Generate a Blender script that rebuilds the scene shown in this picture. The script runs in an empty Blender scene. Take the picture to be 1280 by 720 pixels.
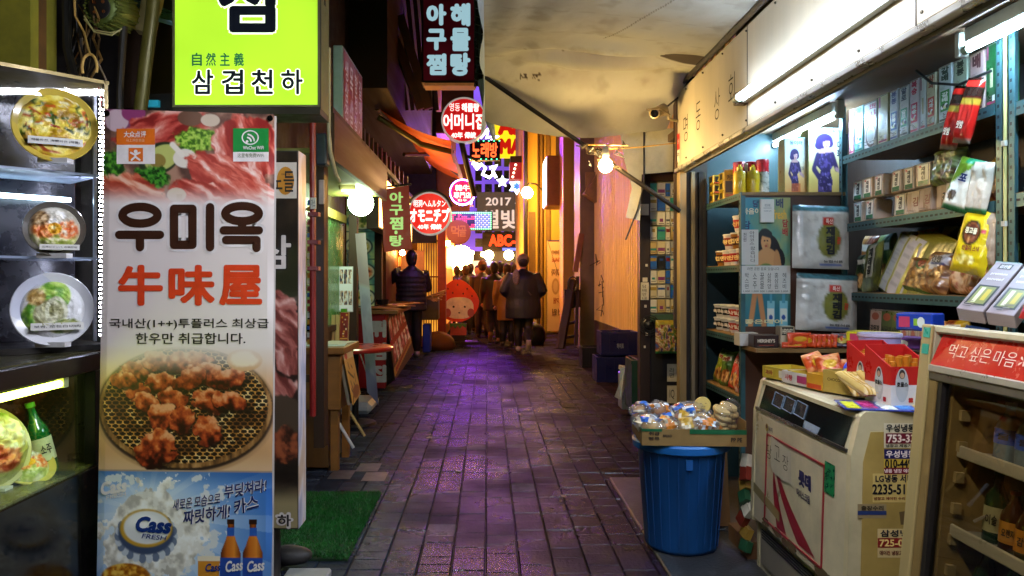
import bpy, bmesh, math, random
import numpy as np
from mathutils import Vector, Matrix, Euler
random.seed(7); RNG = np.random.default_rng(7)
SC = bpy.context.scene
COL = SC.collection
PI = math.pi
R = math.radians
# ------------------------------------------------------------------ camera
F = 960.0; VX, VY = 610.0, 350.0; CH = 1.3
cd = bpy.data.cameras.new('camera'); cam = bpy.data.objects.new('camera', cd); COL.objects.link(cam)
cam.location = (0, 0, CH); cam.rotation_euler = (PI/2, 0, 0)
cd.sensor_width = 36; cd.lens = 27.0
cd.shift_x = 30/1280; cd.shift_y = -10/1280
cd.clip_start = 0.05; cd.clip_end = 500
SC.camera = cam
# ------------------------------------------------------------------ world: night sky, moon-weak sun
wd = bpy.data.worlds.new('World'); SC.world = wd; wd.use_nodes = True
wn = wd.node_tree; bg = wn.nodes['Background']
sk = wn.nodes.new('ShaderNodeTexSky'); sk.sky_type = 'NISHITA'; sk.sun_disc = False
sk.sun_elevation = R(4); sk.sun_rotation = R(200)
wn.links.new(sk.outputs[0], bg.inputs[0]); bg.inputs[1].default_value = 0.0008
sl = bpy.data.lights.new('sun', 'SUN'); sl.energy = 0.01; sl.angle = R(0.5); sl.color = (1, .95, .88)
so = bpy.data.objects.new('sun', sl); COL.objects.link(so)
so.rotation_euler = (R(86), 0, R(-20))
SC.view_settings.view_transform = 'Standard'; SC.view_settings.look = 'None'
SC.view_settings.exposure = 0.35; SC.view_settings.gamma = 1.0; SC.view_settings.use_curve_mapping = False
SC.render.engine = 'CYCLES'
cy = SC.cycles
cy.use_denoising = True; cy.denoiser = 'OPENIMAGEDENOISE'
cy.max_bounces = 6; cy.diffuse_bounces = 2; cy.glossy_bounces = 3; cy.transmission_bounces = 4; cy.transparent_max_bounces = 12
cy.caustics_reflective = False; cy.caustics_refractive = False
cy.sample_clamp_indirect = 4.0
cy.use_light_tree = True

# ------------------------------------------------------------------ helpers
def W(px, py, Y):
    return Vector(((px-VX)/F*Y, Y, CH-(py-VY)/F*Y))
def YX(px, X):          # depth at which the plane X crosses column px
    return X*F/(px-VX)
def ZP(py, Y):
    return CH-(py-VY)/F*Y
def XP(px, Y):
    return (px-VX)/F*Y
def s2l(c):
    c = np.asarray(c, dtype=float)
    return np.where(c <= .04045, c/12.92, ((c+.055)/1.055)**2.4)
def hexl(h):
    h = h.lstrip('#')
    return tuple(float(x) for x in s2l([int(h[i:i+2], 16)/255 for i in (0, 2, 4)]))
MC = {}
def M(h, rough=.55, metal=0., vary=.25, scale=9., bump=0., coat=0., emit=0., ecol=None, streak=None, spec=.5, bscale=None):
    """principled material: base colour broken up by noise; optional bump, gloss coat, emission"""
    key = (h, rough, metal, vary, scale, bump, coat, emit, ecol, streak, spec, bscale)
    if key in MC: return MC[key]
    m = bpy.data.materials.new('mat_%d' % len(MC)); m.use_nodes = True
    n = m.node_tree; p = n.nodes['Principled BSDF']
    c = hexl(h)
    p.inputs['Roughness'].default_value = rough; p.inputs['Metallic'].default_value = metal
    p.inputs['Specular IOR Level'].default_value = spec
    if coat: p.inputs['Coat Weight'].default_value = coat; p.inputs['Coat Roughness'].default_value = .12
    if emit:
        p.inputs['Emission Color'].default_value = (*(hexl(ecol) if ecol else c), 1); p.inputs['Emission Strength'].default_value = emit
    p.inputs['Base Color'].default_value = (*c, 1)
    if vary or bump:
        tc = n.nodes.new('ShaderNodeTexCoord'); mp = n.nodes.new('ShaderNodeMapping')
        n.links.new(tc.outputs['Object'], mp.inputs[0])
        if streak == 'z': mp.inputs['Scale'].default_value = (1, 1, .08)
        if streak == 'y': mp.inputs['Scale'].default_value = (1, .06, 1)
        if streak == 'x': mp.inputs['Scale'].default_value = (.06, 1, 1)
        nz = n.nodes.new('ShaderNodeTexNoise'); nz.inputs['Scale'].default_value = scale
        nz.inputs['Detail'].default_value = 7; nz.inputs['Roughness'].default_value = .65
        n.links.new(mp.outputs[0], nz.inputs['Vector'])
        if vary:
            rp = n.nodes.new('ShaderNodeMapRange')
            rp.inputs[1].default_value = .3; rp.inputs[2].default_value = .7
            rp.inputs[3].default_value = 1-vary; rp.inputs[4].default_value = 1+vary*.35
            n.links.new(nz.outputs[0], rp.inputs[0])
            mx = n.nodes.new('ShaderNodeMix'); mx.data_type = 'RGBA'; mx.blend_type = 'MULTIPLY'
            mx.inputs[0].default_value = 1
            mx.inputs[6].default_value = (*c, 1)
            n.links.new(rp.outputs[0], mx.inputs[7]); n.links.new(mx.outputs[2], p.inputs['Base Color'])
            rr = n.nodes.new('ShaderNodeMapRange'); rr.inputs[1].default_value = .3; rr.inputs[2].default_value = .7
            rr.inputs[3].default_value = max(.04, rough-.12); rr.inputs[4].default_value = min(1, rough+.15)
            n.links.new(nz.outputs[0], rr.inputs[0]); n.links.new(rr.outputs[0], p.inputs['Roughness'])
        if bump:
            bp = n.nodes.new('ShaderNodeBump'); bp.inputs['Strength'].default_value = bump; bp.inputs['Distance'].default_value = .01
            src = nz
            if bscale:
                src = n.nodes.new('ShaderNodeTexNoise'); src.inputs['Scale'].default_value = bscale; src.inputs['Detail'].default_value = 4
                n.links.new(mp.outputs[0], src.inputs['Vector'])
            n.links.new(src.outputs[0], bp.inputs['Height']); n.links.new(bp.outputs[0], p.inputs['Normal'])
    MC[key] = m
    return m
def E(h, s, base='#111111'):
    """emitter: something that gives off light"""
    key = ('E', h, s, base)
    if key in MC: return MC[key]
    m = bpy.data.materials.new('glow_%d' % len(MC)); m.use_nodes = True
    p = m.node_tree.nodes['Principled BSDF']
    p.inputs['Base Color'].default_value = (*hexl(base), 1); p.inputs['Roughness'].default_value = .4
    p.inputs['Emission Color'].default_value = (*hexl(h), 1); p.inputs['Emission Strength'].default_value = s
    MC[key] = m; return m
def EV(h, s, scale=2.2, lo=.55):
    """uneven glow for lightbox faces, and for added glow panels and the far facade"""
    key = ('EV', h, s, scale, lo)
    if key in MC: return MC[key]
    m = bpy.data.materials.new('lightbox_%d' % len(MC)); m.use_nodes = True
    n = m.node_tree; p = n.nodes['Principled BSDF']
    p.inputs['Base Color'].default_value = (*hexl(h), 1); p.inputs['Roughness'].default_value = .35
    p.inputs['Emission Color'].default_value = (*hexl(h), 1)
    tc = n.nodes.new('ShaderNodeTexCoord'); nz = n.nodes.new('ShaderNodeTexNoise'); nz.inputs['Scale'].default_value = scale
    nz.inputs['Detail'].default_value = 1
    rp = n.nodes.new('ShaderNodeMapRange'); rp.inputs[1].default_value = .3; rp.inputs[2].default_value = .7
    rp.inputs[3].default_value = s*lo; rp.inputs[4].default_value = s
    n.links.new(tc.outputs['Object'], nz.inputs['Vector']); n.links.new(nz.outputs[0], rp.inputs[0]); n.links.new(rp.outputs[0], p.inputs['Emission Strength'])
    MC[key] = m; return m
def glass_mat(tint='#ffffff', gloss=.04, rough=.02, film=0.0):
    """thin clear pane or film: see-through with a Fresnel gloss; film adds milky diffuse"""
    key = ('G', tint, gloss, rough, film)
    if key in MC: return MC[key]
    m = bpy.data.materials.new('pane_%d' % len(MC)); m.use_nodes = True
    n = m.node_tree; n.nodes.clear()
    o = n.nodes.new('ShaderNodeOutputMaterial'); t = n.nodes.new('ShaderNodeBsdfTransparent'); t.inputs[0].default_value = (*hexl(tint), 1)
    g = n.nodes.new('ShaderNodeBsdfGlossy'); g.inputs['Roughness'].default_value = rough
    fr = n.nodes.new('ShaderNodeLayerWeight'); fr.inputs[0].default_value = .5
    pw = n.nodes.new('ShaderNodeMath'); pw.operation = 'POWER'; pw.inputs[1].default_value = 4.5; n.links.new(fr.outputs['Facing'], pw.inputs[0])
    ad = n.nodes.new('ShaderNodeMath'); ad.operation = 'MULTIPLY_ADD'; ad.use_clamp = True; ad.inputs[1].default_value = .85; ad.inputs[2].default_value = .035+gloss
    n.links.new(pw.outputs[0], ad.inputs[0])
    mx = n.nodes.new('ShaderNodeMixShader'); n.links.new(ad.outputs[0], mx.inputs[0])
    n.links.new(t.outputs[0], mx.inputs[1]); n.links.new(g.outputs[0], mx.inputs[2])
    last = mx
    if film:
        d = n.nodes.new('ShaderNodeBsdfDiffuse'); d.inputs[0].default_value = (.8, .8, .8, 1)
        m2 = n.nodes.new('ShaderNodeMixShader'); m2.inputs[0].default_value = film
        n.links.new(last.outputs[0], m2.inputs[1]); n.links.new(d.outputs[0], m2.inputs[2]); last = m2
        tc = n.nodes.new('ShaderNodeTexCoord'); nz = n.nodes.new('ShaderNodeTexNoise'); nz.inputs['Scale'].default_value = 30
        bp = n.nodes.new('ShaderNodeBump'); bp.inputs['Strength'].default_value = .9; bp.inputs['Distance'].default_value = .02
        n.links.new(tc.outputs['Object'], nz.inputs['Vector']); n.links.new(nz.outputs[0], bp.inputs['Height'])
        n.links.new(bp.outputs[0], g.inputs['Normal']); n.links.new(bp.outputs[0], fr.inputs['Normal'])
    n.links.new(last.outputs[0], o.inputs[0])
    MC[key] = m; return m
def paint_mat(rough=.4, bump=0., bscale=40., emit=0., trans=0., coat=0.):
    key = ('P', rough, bump, bscale, emit, trans, coat)
    if key in MC: return MC[key]
    m = bpy.data.materials.new('print_%d' % len(MC)); m.use_nodes = True
    n = m.node_tree; p = n.nodes['Principled BSDF']
    a = n.nodes.new('ShaderNodeAttribute'); a.attribute_name = 'paint'
    n.links.new(a.outputs[0], p.inputs['Base Color']); p.inputs['Roughness'].default_value = rough
    if coat: p.inputs['Coat Weight'].default_value = coat; p.inputs['Coat Roughness'].default_value = .08
    if emit:
        n.links.new(a.outputs[0], p.inputs['Emission Color']); p.inputs['Emission Strength'].default_value = emit
    if bump:
        tc = n.nodes.new('ShaderNodeTexCoord'); nz = n.nodes.new('ShaderNodeTexNoise'); nz.inputs['Scale'].default_value = bscale
        nz.inputs['Detail'].default_value = 3
        bp = n.nodes.new('ShaderNodeBump'); bp.inputs['Strength'].default_value = bump; bp.inputs['Distance'].default_value = .01
        n.links.new(tc.outputs['Object'], nz.inputs['Vector']); n.links.new(nz.outputs[0], bp.inputs['Height']); n.links.new(bp.outputs[0], p.inputs['Normal'])
    MC[key] = m; return m

WMX = {}
def wm(o):
    return WMX.get(o.name, Matrix.Identity(4)) if o else Matrix.Identity(4)
def tag(o, label=None, cat=None, group=None, kind=None):
    if label: o['label'] = label
    if cat: o['category'] = cat
    if group: o['group'] = group
    if kind: o['kind'] = kind
    return o
def T(name, label, cat, loc=(0, 0, 0), rot=(0, 0, 0), group=None):
    o = bpy.data.objects.new(name, None); COL.objects.link(o)
    o.empty_display_size = .1
    o.location = loc; o.rotation_euler = rot
    WMX[o.name] = Matrix.LocRotScale(Vector(loc), Euler(rot), None)
    return tag(o, label, cat, group)

TXC = {}
TS = bpy.data.scenes.new('workbench')      # scratch scene for converting text and fusing shapes, removed at the end
def bench():
    with bpy.context.temp_override(scene=TS, view_layer=TS.view_layers[0]):
        dg = bpy.context.evaluated_depsgraph_get(); dg.update(); return dg
def text_geo(body, bold, lh):
    k = (body, bold, lh)
    if k in TXC: return TXC[k]
    c = bpy.data.curves.new('tmp', 'FONT'); c.body = body; c.offset = min(bold, 0); c.resolution_u = 3
    c.align_x = 'CENTER'; c.space_line = lh
    o = bpy.data.objects.new('tmp', c); TS.collection.objects.link(o)
    dg = bench()
    me = bpy.data.meshes.new_from_object(o.evaluated_get(dg))
    v = np.empty(len(me.vertices)*3); me.vertices.foreach_get('co', v); v = v.reshape(-1, 3)[:, :2]
    f = [tuple(p.vertices) for p in me.polygons]
    bpy.data.objects.remove(o); bpy.data.curves.remove(c); bpy.data.meshes.remove(me)
    v = np.concatenate([v, np.zeros((len(v), 1))], 1)
    if bold > 0:        # heavier weight: the same outline laid over itself all round
        n = len(v); vs = [v]; fs = list(f)
        for i in range(8):
            vs.append(v+np.array((bold*math.cos(PI*i/4), bold*math.sin(PI*i/4), (i+1)*1.2e-5))); fs += [tuple(n*(i+1)+j for j in q) for q in f]
        v = np.concatenate(vs); f = fs
    mn, mx = v.min(0), v.max(0); mn[2] = 0; sz = (mx-mn)[:2]
    v = np.concatenate([(v[:, :2]-(mn+mx)[:2]/2)/np.maximum(sz, 1e-6), v[:, 2:]], 1)
    TXC[k] = (v, f, sz); return TXC[k]

SPLIT = {'wooden_post', 'end_frame', 'upright', 'lamp_holder', 'payment_sticker', 'paper_note', 'eyelet', 'folding_arm', 'downlight', 'jar', 'lit_window', 'small_sticker', 'shelf', 'downpipe', 'leg', 'screw', 'hanging_slat', 'rust_stain'}
class MB:
    """collects geometry with material slots and links it as one mesh object"""
    def __init__(s): s.v = []; s.f = []; s.m = []; s.mats = []
    def mi(s, m):
        if m not in s.mats: s.mats.append(m)
        return s.mats.index(m)
    def add(s, vs, fs, m):
        b = len(s.v); i = s.mi(m)
        s.v += [tuple(v) for v in vs]
        for f in fs: s.f.append(tuple(b+k for k in f)); s.m.append(i)
        return s
    def quad(s, a, b, c, d, m): return s.add([a, b, c, d], [(0, 1, 2, 3)], m)
    def box(s, x0, y0, z0, x1, y1, z1, m, bev=0.0):
        x0, x1 = min(x0, x1), max(x0, x1); y0, y1 = min(y0, y1), max(y0, y1); z0, z1 = min(z0, z1), max(z0, z1)
        b = min(bev, (x1-x0)*.45, (y1-y0)*.45, (z1-z0)*.45)
        if b <= 0:
            vs = [(x, y, z) for z in (z0, z1) for y in (y0, y1) for x in (x0, x1)]
            return s.add(vs, [(0, 2, 3, 1), (4, 5, 7, 6), (0, 1, 5, 4), (2, 6, 7, 3), (0, 4, 6, 2), (1, 3, 7, 5)], m)
        vs = []
        for sx in (0, 1):
            for sy in (0, 1):
                for sz in (0, 1):
                    X = (x0, x1)[sx]; Y = (y0, y1)[sy]; Z = (z0, z1)[sz]
                    ix = X+(b if sx == 0 else -b); iy = Y+(b if sy == 0 else -b); iz = Z+(b if sz == 0 else -b)
                    vs += [(X, iy, iz), (ix, Y, iz), (ix, iy, Z)]
        k = lambda sx, sy, sz, a: (sx*4+sy*2+sz)*3+a
        fs = [(k(0,0,0,0), k(0,0,1,0), k(0,1,1,0), k(0,1,0,0)), (k(1,0,0,0), k(1,1,0,0), k(1,1,1,0), k(1,0,1,0)),
              (k(0,0,0,1), k(1,0,0,1), k(1,0,1,1), k(0,0,1,1)), (k(0,1,0,1), k(0,1,1,1), k(1,1,1,1), k(1,1,0,1)),
              (k(0,0,0,2), k(0,1,0,2), k(1,1,0,2), k(1,0,0,2)), (k(0,0,1,2), k(1,0,1,2), k(1,1,1,2), k(0,1,1,2))]
        for a in (0, 1):
            for c in (0, 1):
                fs += [(k(0,a,c,1), k(1,a,c,1), k(1,a,c,2), k(0,a,c,2)), (k(a,0,c,0), k(a,1,c,0), k(a,1,c,2), k(a,0,c,2)),
                       (k(a,c,0,0), k(a,c,1,0), k(a,c,1,1), k(a,c,0,1))]
        for a in (0, 1):
            for c in (0, 1):
                for d in (0, 1): fs.append((k(a,c,d,0), k(a,c,d,1), k(a,c,d,2)))
        return s.add(vs, fs, m)
    def obox(s, c, size, rot, m, bev=0.0):
        t = MB(); t.box(-size[0]/2, -size[1]/2, -size[2]/2, size[0]/2, size[1]/2, size[2]/2, m, bev)
        q = Euler(rot).to_matrix(); c = Vector(c)
        return s.add([q @ Vector(v)+c for v in t.v], t.f, m)
    def merge(s, t, q=None, c=(0, 0, 0)):
        q = q or Matrix.Identity(3); c = Vector(c)
        b = len(s.v); s.v += [tuple(q @ Vector(v)+c) for v in t.v]
        for f, mi in zip(t.f, t.m): s.f.append(tuple(b+k for k in f)); s.m.append(s.mi(t.mats[mi]))
        return s
    def beam(s, p0, p1, w, h, m):
        p0 = Vector(p0); p1 = Vector(p1); d = (p1-p0); L = d.length; d.normalize()
        up = Vector((0, 0, 1)) if abs(d.z) < .95 else Vector((0, 1, 0))
        a = d.cross(up).normalized()*w/2; b = d.cross(a).normalized()*h/2
        vs = [p+sa*a+sb*b for p in (p0, p1) for sa, sb in ((-1, -1), (1, -1), (1, 1), (-1, 1))]
        return s.add(vs, [(3, 2, 1, 0), (4, 5, 6, 7), (0, 1, 5, 4), (1, 2, 6, 5), (2, 3, 7, 6), (3, 0, 4, 7)], m)
    def tube(s, pts, r, m, n=10, cap=True):
        pts = [Vector(p) for p in pts]; rs = r if isinstance(r, (list, tuple)) else [r]*len(pts)
        vs = []; prev = None
        for i, p in enumerate(pts):
            d = (pts[min(i+1, len(pts)-1)]-pts[max(i-1, 0)])
            d = d.normalized() if d.length > 1e-9 else Vector((0, 0, 1))
            if prev is None:
                up = Vector((0, 0, 1)) if abs(d.z) < .9 else Vector((1, 0, 0))
                a = d.cross(up).normalized()
            else: a = (prev-d*prev.dot(d)).normalized()
            prev = a; b = d.cross(a)
            vs += [p+(a*math.cos(2*PI*k/n)+b*math.sin(2*PI*k/n))*rs[i] for k in range(n)]
        fs = [(i*n+k, i*n+(k+1) % n, (i+1)*n+(k+1) % n, (i+1)*n+k) for i in range(len(pts)-1) for k in range(n)]
        if cap: fs += [tuple(range(n))[::-1], tuple((len(pts)-1)*n+k for k in range(n))]
        return s.add(vs, fs, m)
    def lathe(s, c, prof, m, n=24, axis=None, sx=1, sy=1, cap=True):
        c = Vector(c); q = Matrix.Identity(3)
        if axis is not None: q = Vector((0, 0, 1)).rotation_difference(Vector(axis).normalized()).to_matrix()
        vs = [q @ Vector((r*math.cos(2*PI*k/n)*sx, r*math.sin(2*PI*k/n)*sy, z))+c for r, z in prof for k in range(n)]
        fs = [(i*n+k, i*n+(k+1) % n, (i+1)*n+(k+1) % n, (i+1)*n+k) for i in range(len(prof)-1) for k in range(n)]
        if cap and prof[0][0] > 1e-6: fs.append(tuple(range(n))[::-1])
        if cap and prof[-1][0] > 1e-6: fs.append(tuple((len(prof)-1)*n+k for k in range(n)))
        return s.add(vs, fs, m)
    def ball(s, c, r, m, n=16, sz=(1, 1, 1)):
        k = n//2
        c = Vector(c); prof = [(math.sin(PI*i/k), -math.cos(PI*i/k)) for i in range(k+1)]
        vs = [c+Vector((a*math.cos(2*PI*j/n)*r*sz[0], a*math.sin(2*PI*j/n)*r*sz[1], z*r*sz[2])) for a, z in prof for j in range(n)]
        fs = [(i*n+j, i*n+(j+1) % n, (i+1)*n+(j+1) % n, (i+1)*n+j) for i in range(k) for j in range(n)]
        return s.add(vs, fs, m)
    def prism(s, poly, o, xd, yd, t, m):
        """2-d outline in the plane (o, xd, yd), extruded by t along xd x yd"""
        o = Vector(o); xd = Vector(xd); yd = Vector(yd); nn = xd.cross(yd).normalized()*t; k = len(poly)
        a = [o+xd*x+yd*y for x, y in poly]; b = [p+nn for p in a]
        return s.add(a+b, [tuple(range(k))[::-1], tuple(range(k, 2*k))]+[(i, (i+1) % k, k+(i+1) % k, k+i) for i in range(k)], m)
    def text(s, body, c, xd, yd, w, h, m, bold=0., off=.0015, lh=1.0, keep=False):
        v, f, sz = text_geo(body, bold, lh); c = Vector(c); xd = Vector(xd).normalized(); yd = Vector(yd).normalized()
        nn = xd.cross(yd)
        if keep:
            k = min(w/sz[0], h/sz[1]); w, h = sz[0]*k, sz[1]*k
        c = c+nn*off
        return s.add([c+xd*(a*w)+yd*(b*h)+nn*e for a, b, e in v], f, m)
    def ptext(s, body, x0, y0, x1, y1, Y, m, bold=0., off=.0015, lh=1.0, keep=False):
        """text on a plane facing the street, at depth Y, filling the given outline"""
        a = W(x0, y0, Y); b = W(x1, y1, Y)
        return s.text(body, (a+b)/2, (1, 0, 0), (0, 0, 1), b.x-a.x, a.z-b.z, m, bold, off, lh, keep)
    def rect(s, c, xd, yd, w, h, m, off=.001):
        c = Vector(c); xd = Vector(xd).normalized(); yd = Vector(yd).normalized(); c = c+xd.cross(yd)*off
        return s.quad(c-xd*w/2-yd*h/2, c+xd*w/2-yd*h/2, c+xd*w/2+yd*h/2, c-xd*w/2+yd*h/2, m)
    def clusters(s, gap=.012):
        n = len(s.v); par = list(range(n))
        def fd(i):
            while par[i] != i: par[i] = par[par[i]]; i = par[i]
            return i
        for f in s.f:
            for k in f[1:]: par[fd(k)] = fd(f[0])
        P = np.array([tuple(v) for v in s.v], dtype=float); ids = np.array([fd(i) for i in range(n)]); bb = {}
        for r in set(ids.tolist()): q = P[ids == r]; bb[r] = [q.min(0)-gap/2, q.max(0)+gap/2]
        ks = list(bb); lo = np.array([bb[k][0] for k in ks]); hi = np.array([bb[k][1] for k in ks]); lab = {}
        for i, k in enumerate(ks):
            if k in lab: continue
            lab[k] = k; todo = [i]
            while todo:
                q = todo.pop()
                for r in np.nonzero(np.all(lo <= hi[q], 1) & np.all(hi >= lo[q], 1))[0]:
                    if ks[r] not in lab: lab[ks[r]] = k; todo.append(int(r))
        fg = lambda r: lab[r]
        out = {}
        for f, m in zip(s.f, s.m): out.setdefault(fg(fd(f[0])), []).append((f, m))
        res = []
        for fl in out.values():
            t = MB(); t.mats = s.mats; mp = {}
            for f, m in fl:
                for k in f:
                    if k not in mp: mp[k] = len(t.v); t.v.append(s.v[k])
                t.f.append(tuple(mp[k] for k in f)); t.m.append(m)
            res.append(t)
        return res
    def build(s, name, parent=None, local=False, smooth=False, label=None, cat=None, group=None, kind=None, paint=None, split=False):
        if parent is not None and paint is None and (split or name in SPLIT or name == 'lettering'):
            o = None
            for t in s.clusters(split or (.05 if name == 'lettering' else .012)): o = t._build(name, parent, local, smooth, label)
            return o
        return s._build(name, parent, local, smooth, label, cat, group, kind, paint)
    def _build(s, name, parent=None, local=False, smooth=False, label=None, cat=None, group=None, kind=None, paint=None):
        vs = np.array(s.v, dtype=float).reshape(-1, 3); org = None
        if parent is not None:
            if not local:
                q = np.array(wm(parent).inverted()); vs = vs @ q[:3, :3].T+q[:3, 3]
        elif kind != 'structure' and len(vs):
            mn, mx = vs.min(0), vs.max(0); org = np.array([(mn[0]+mx[0])/2, (mn[1]+mx[1])/2, mn[2]]); vs = vs-org
        me = bpy.data.meshes.new(name); me.from_pydata(vs.tolist(), [], s.f)
        for m in s.mats: me.materials.append(m)
        if len(s.mats) > 1: me.polygons.foreach_set('material_index', s.m)
        if smooth: me.polygons.foreach_set('use_smooth', [True]*len(s.f)); 
        if smooth and smooth != 'all': me.set_sharp_from_angle(angle=R(38))
        if paint is not None:
            at = me.color_attributes.new('paint', 'FLOAT_COLOR', 'POINT')
            cc = np.ones((len(vs), 4)); cc[:, :3] = paint
            at.data.foreach_set('color', cc.ravel())
        me.validate(); me.update()
        o = bpy.data.objects.new(name, me); COL.objects.link(o)
        if parent is not None: o.parent = parent; WMX[o.name] = wm(parent)
        elif org is not None: o.location = org; WMX[o.name] = Matrix.Translation(org)
        return tag(o, label, cat, group, kind)

def thing(name, label, cat, mb, group=None, smooth=False, **k):
    return mb.build(name, None, label=label, cat=cat, group=group, smooth=smooth, **k)
def copy_tree(o, parent=None):
    c = o.copy(); COL.objects.link(c); c.parent = parent
    for ch in list(o.children): copy_tree(ch, c)
    return c
def place(src, loc, rz=None, label=None, rot=None):
    c = copy_tree(src); c.location = loc
    if rot is not None: c.rotation_euler = rot
    elif rz is not None: c.rotation_euler = (0, 0, rz)
    if label: c['label'] = label
    return c

# ------------------------------------------------------------------ numpy painting (printed pictures, food, wrappers)
_PERM = RNG.random((256, 256))
def vnoise(x, y, seed=0):
    x = x+seed*17.3; y = y+seed*9.1
    xi = np.floor(x).astype(int); yi = np.floor(y).astype(int); fx = x-xi; fy = y-yi
    fx = fx*fx*(3-2*fx); fy = fy*fy*(3-2*fy)
    g = lambda a, b: _PERM[a % 256, b % 256]
    return (g(xi, yi)*(1-fx)+g(xi+1, yi)*fx)*(1-fy)+(g(xi, yi+1)*(1-fx)+g(xi+1, yi+1)*fx)*fy
def fbm(x, y, seed=0, o=4):
    t = 0; a = .5
    for i in range(o): t = t+a*vnoise(x*2**i, y*2**i, seed+i*3); a *= .5
    return t/(1-.5**o)
def sm(a, b, x): 
    t = np.clip((x-a)/(b-a), 0, 1); return t*t*(3-2*t)
def rgb(h): h = h.lstrip('#'); return np.array([int(h[i:i+2], 16)/255 for i in (0, 2, 4)])
class Cv:
    def __init__(s, X, Y, base='#ffffff'):
        s.X, s.Y = X, Y; s.c = np.empty(X.shape+(3,)); s.c[:] = rgb(base)
    def put(s, mask, col, a=1.):
        c = rgb(col) if isinstance(col, str) else col
        k = (np.clip(mask, 0, 1)*a)[..., None]; s.c = s.c*(1-k)+c*k; return s
    def ramp(s, t, *cols):
        cs = np.array([rgb(c) for c in cols]); t = np.clip(t, 0, 1)*(len(cols)-1); i = np.minimum(t.astype(int), len(cols)-2); f = (t-i)[..., None]
        return cs[i]*(1-f)+cs[i+1]*f
    def ell(s, cx, cy, rx, ry, rot=0, soft=.06, wob=0., seed=0):
        c, n = math.cos(rot), math.sin(rot); x = (s.X-cx)*c+(s.Y-cy)*n; y = -(s.X-cx)*n+(s.Y-cy)*c
        d = np.sqrt((x/rx)**2+(y/ry)**2)
        if wob: d = d+wob*(fbm(s.X*.12+seed, s.Y*.12, seed)-.5)
        return 1-sm(1-soft, 1+soft, d)
    def rec(s, x0, y0, x1, y1): return ((s.X >= x0) & (s.X <= x1) & (s.Y >= y0) & (s.Y <= y1)).astype(float)
    def line(s, x0, y0, x1, y1, w):
        dx, dy = x1-x0, y1-y0; t = np.clip(((s.X-x0)*dx+(s.Y-y0)*dy)/(dx*dx+dy*dy+1e-9), 0, 1)
        d = np.hypot(s.X-x0-t*dx, s.Y-y0-t*dy); return 1-sm(w*.35, w*.65, d)
    def poly(s, pts):
        ins = np.zeros(s.X.shape, bool); k = len(pts)
        for i in range(k):
            x0, y0 = pts[i]; x1, y1 = pts[(i+1) % k]
            if y0 == y1: continue
            cr = ((s.Y < y0) != (s.Y < y1)) & (s.X < (x1-x0)*(s.Y-y0)/(y1-y0)+x0); ins ^= cr
        return ins.astype(float)
    def meat(s, mask, rot=0., sc=1., seed=0, cols=('#7e2f28', '#b8574a', '#cf8274', '#ecd0c2')):
        c, n = math.cos(rot), math.sin(rot); x = (s.X*c+s.Y*n)*sc; y = (-s.X*n+s.Y*c)*sc
        t = fbm(x*.03, y*.14+2*fbm(x*.05, y*.05, seed+5), seed, 5)
        s.put(mask, s.ramp(sm(.25, .8, t), *cols)); return s
    def clump(s, mask, cols, sc=.2, seed=0):
        t = fbm(s.X*sc, s.Y*sc, seed, 4); s.put(mask, s.ramp(sm(.25, .75, t), *cols)); return s
    def lin(s): return s2l(np.clip(s.c, 0, 1)).reshape(-1, 3)
def grid_faces(nx, ny):
    i = np.arange(nx-1); j = np.arange(ny-1); I, J = np.meshgrid(i, j); a = (J*nx+I).ravel()
    return np.stack([a, a+nx, a+nx+1, a+1], 1).tolist()
def picture(name, corner, nx, ny, paintfn, u, v, mat, parent=None, disp=None, **k):
    """printed sheet: corner(U,V) -> xyz for U,V in 0..1; paintfn(Cv) works in units u=(x0,x1), v=(y0,y1) (v down)"""
    U, V = np.meshgrid(np.linspace(0, 1, nx), np.linspace(0, 1, ny))
    cv = Cv(u[0]+U*(u[1]-u[0]), v[0]+V*(v[1]-v[0])); paintfn(cv)
    P = corner(U, V)
    mb = MB(); mb.v = np.stack([a.ravel() for a in P], 1).tolist(); mb.f = grid_faces(nx, ny); mb.m = [0]*len(mb.f); mb.mats = [mat]
    return mb.build(name, parent, paint=cv.lin(), smooth='all', **k)
def flat(p00, p10, p01, p11):
    p00, p10, p01, p11 = [np.array(p) for p in (p00, p10, p01, p11)]     # top-left, top-right, bottom-left, bottom-right
    def f(U, V):
        q = (p00*(1-U)[..., None]+p10*U[..., None])*(1-V)[..., None]+(p01*(1-U)[..., None]+p11*U[..., None])*V[..., None]
        return q[..., 0], q[..., 1], q[..., 2]
    return f
def pflat(x0, y0, x1, y1, Y): return flat(W(x0, y0, Y), W(x1, y0, Y), W(x0, y1, Y), W(x1, y1, Y))
XR, ZU = (1, 0, 0), (0, 0, 1)       # facing the street end
SR = (0, -1, 0)                     # reading direction on the right-hand shop (faces -X)
SL = (0, 1, 0)                      # reading direction on left-hand fronts (face +X)
# ================================================================== SETTING: ground
g = MB(); g.quad((-60, -20, -.03), (60, -20, -.03), (60, 120, -.03), (-60, 120, -.03), M('#1b1a1c', .7, vary=.4, scale=3))
g.build('ground', kind='structure')
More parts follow.
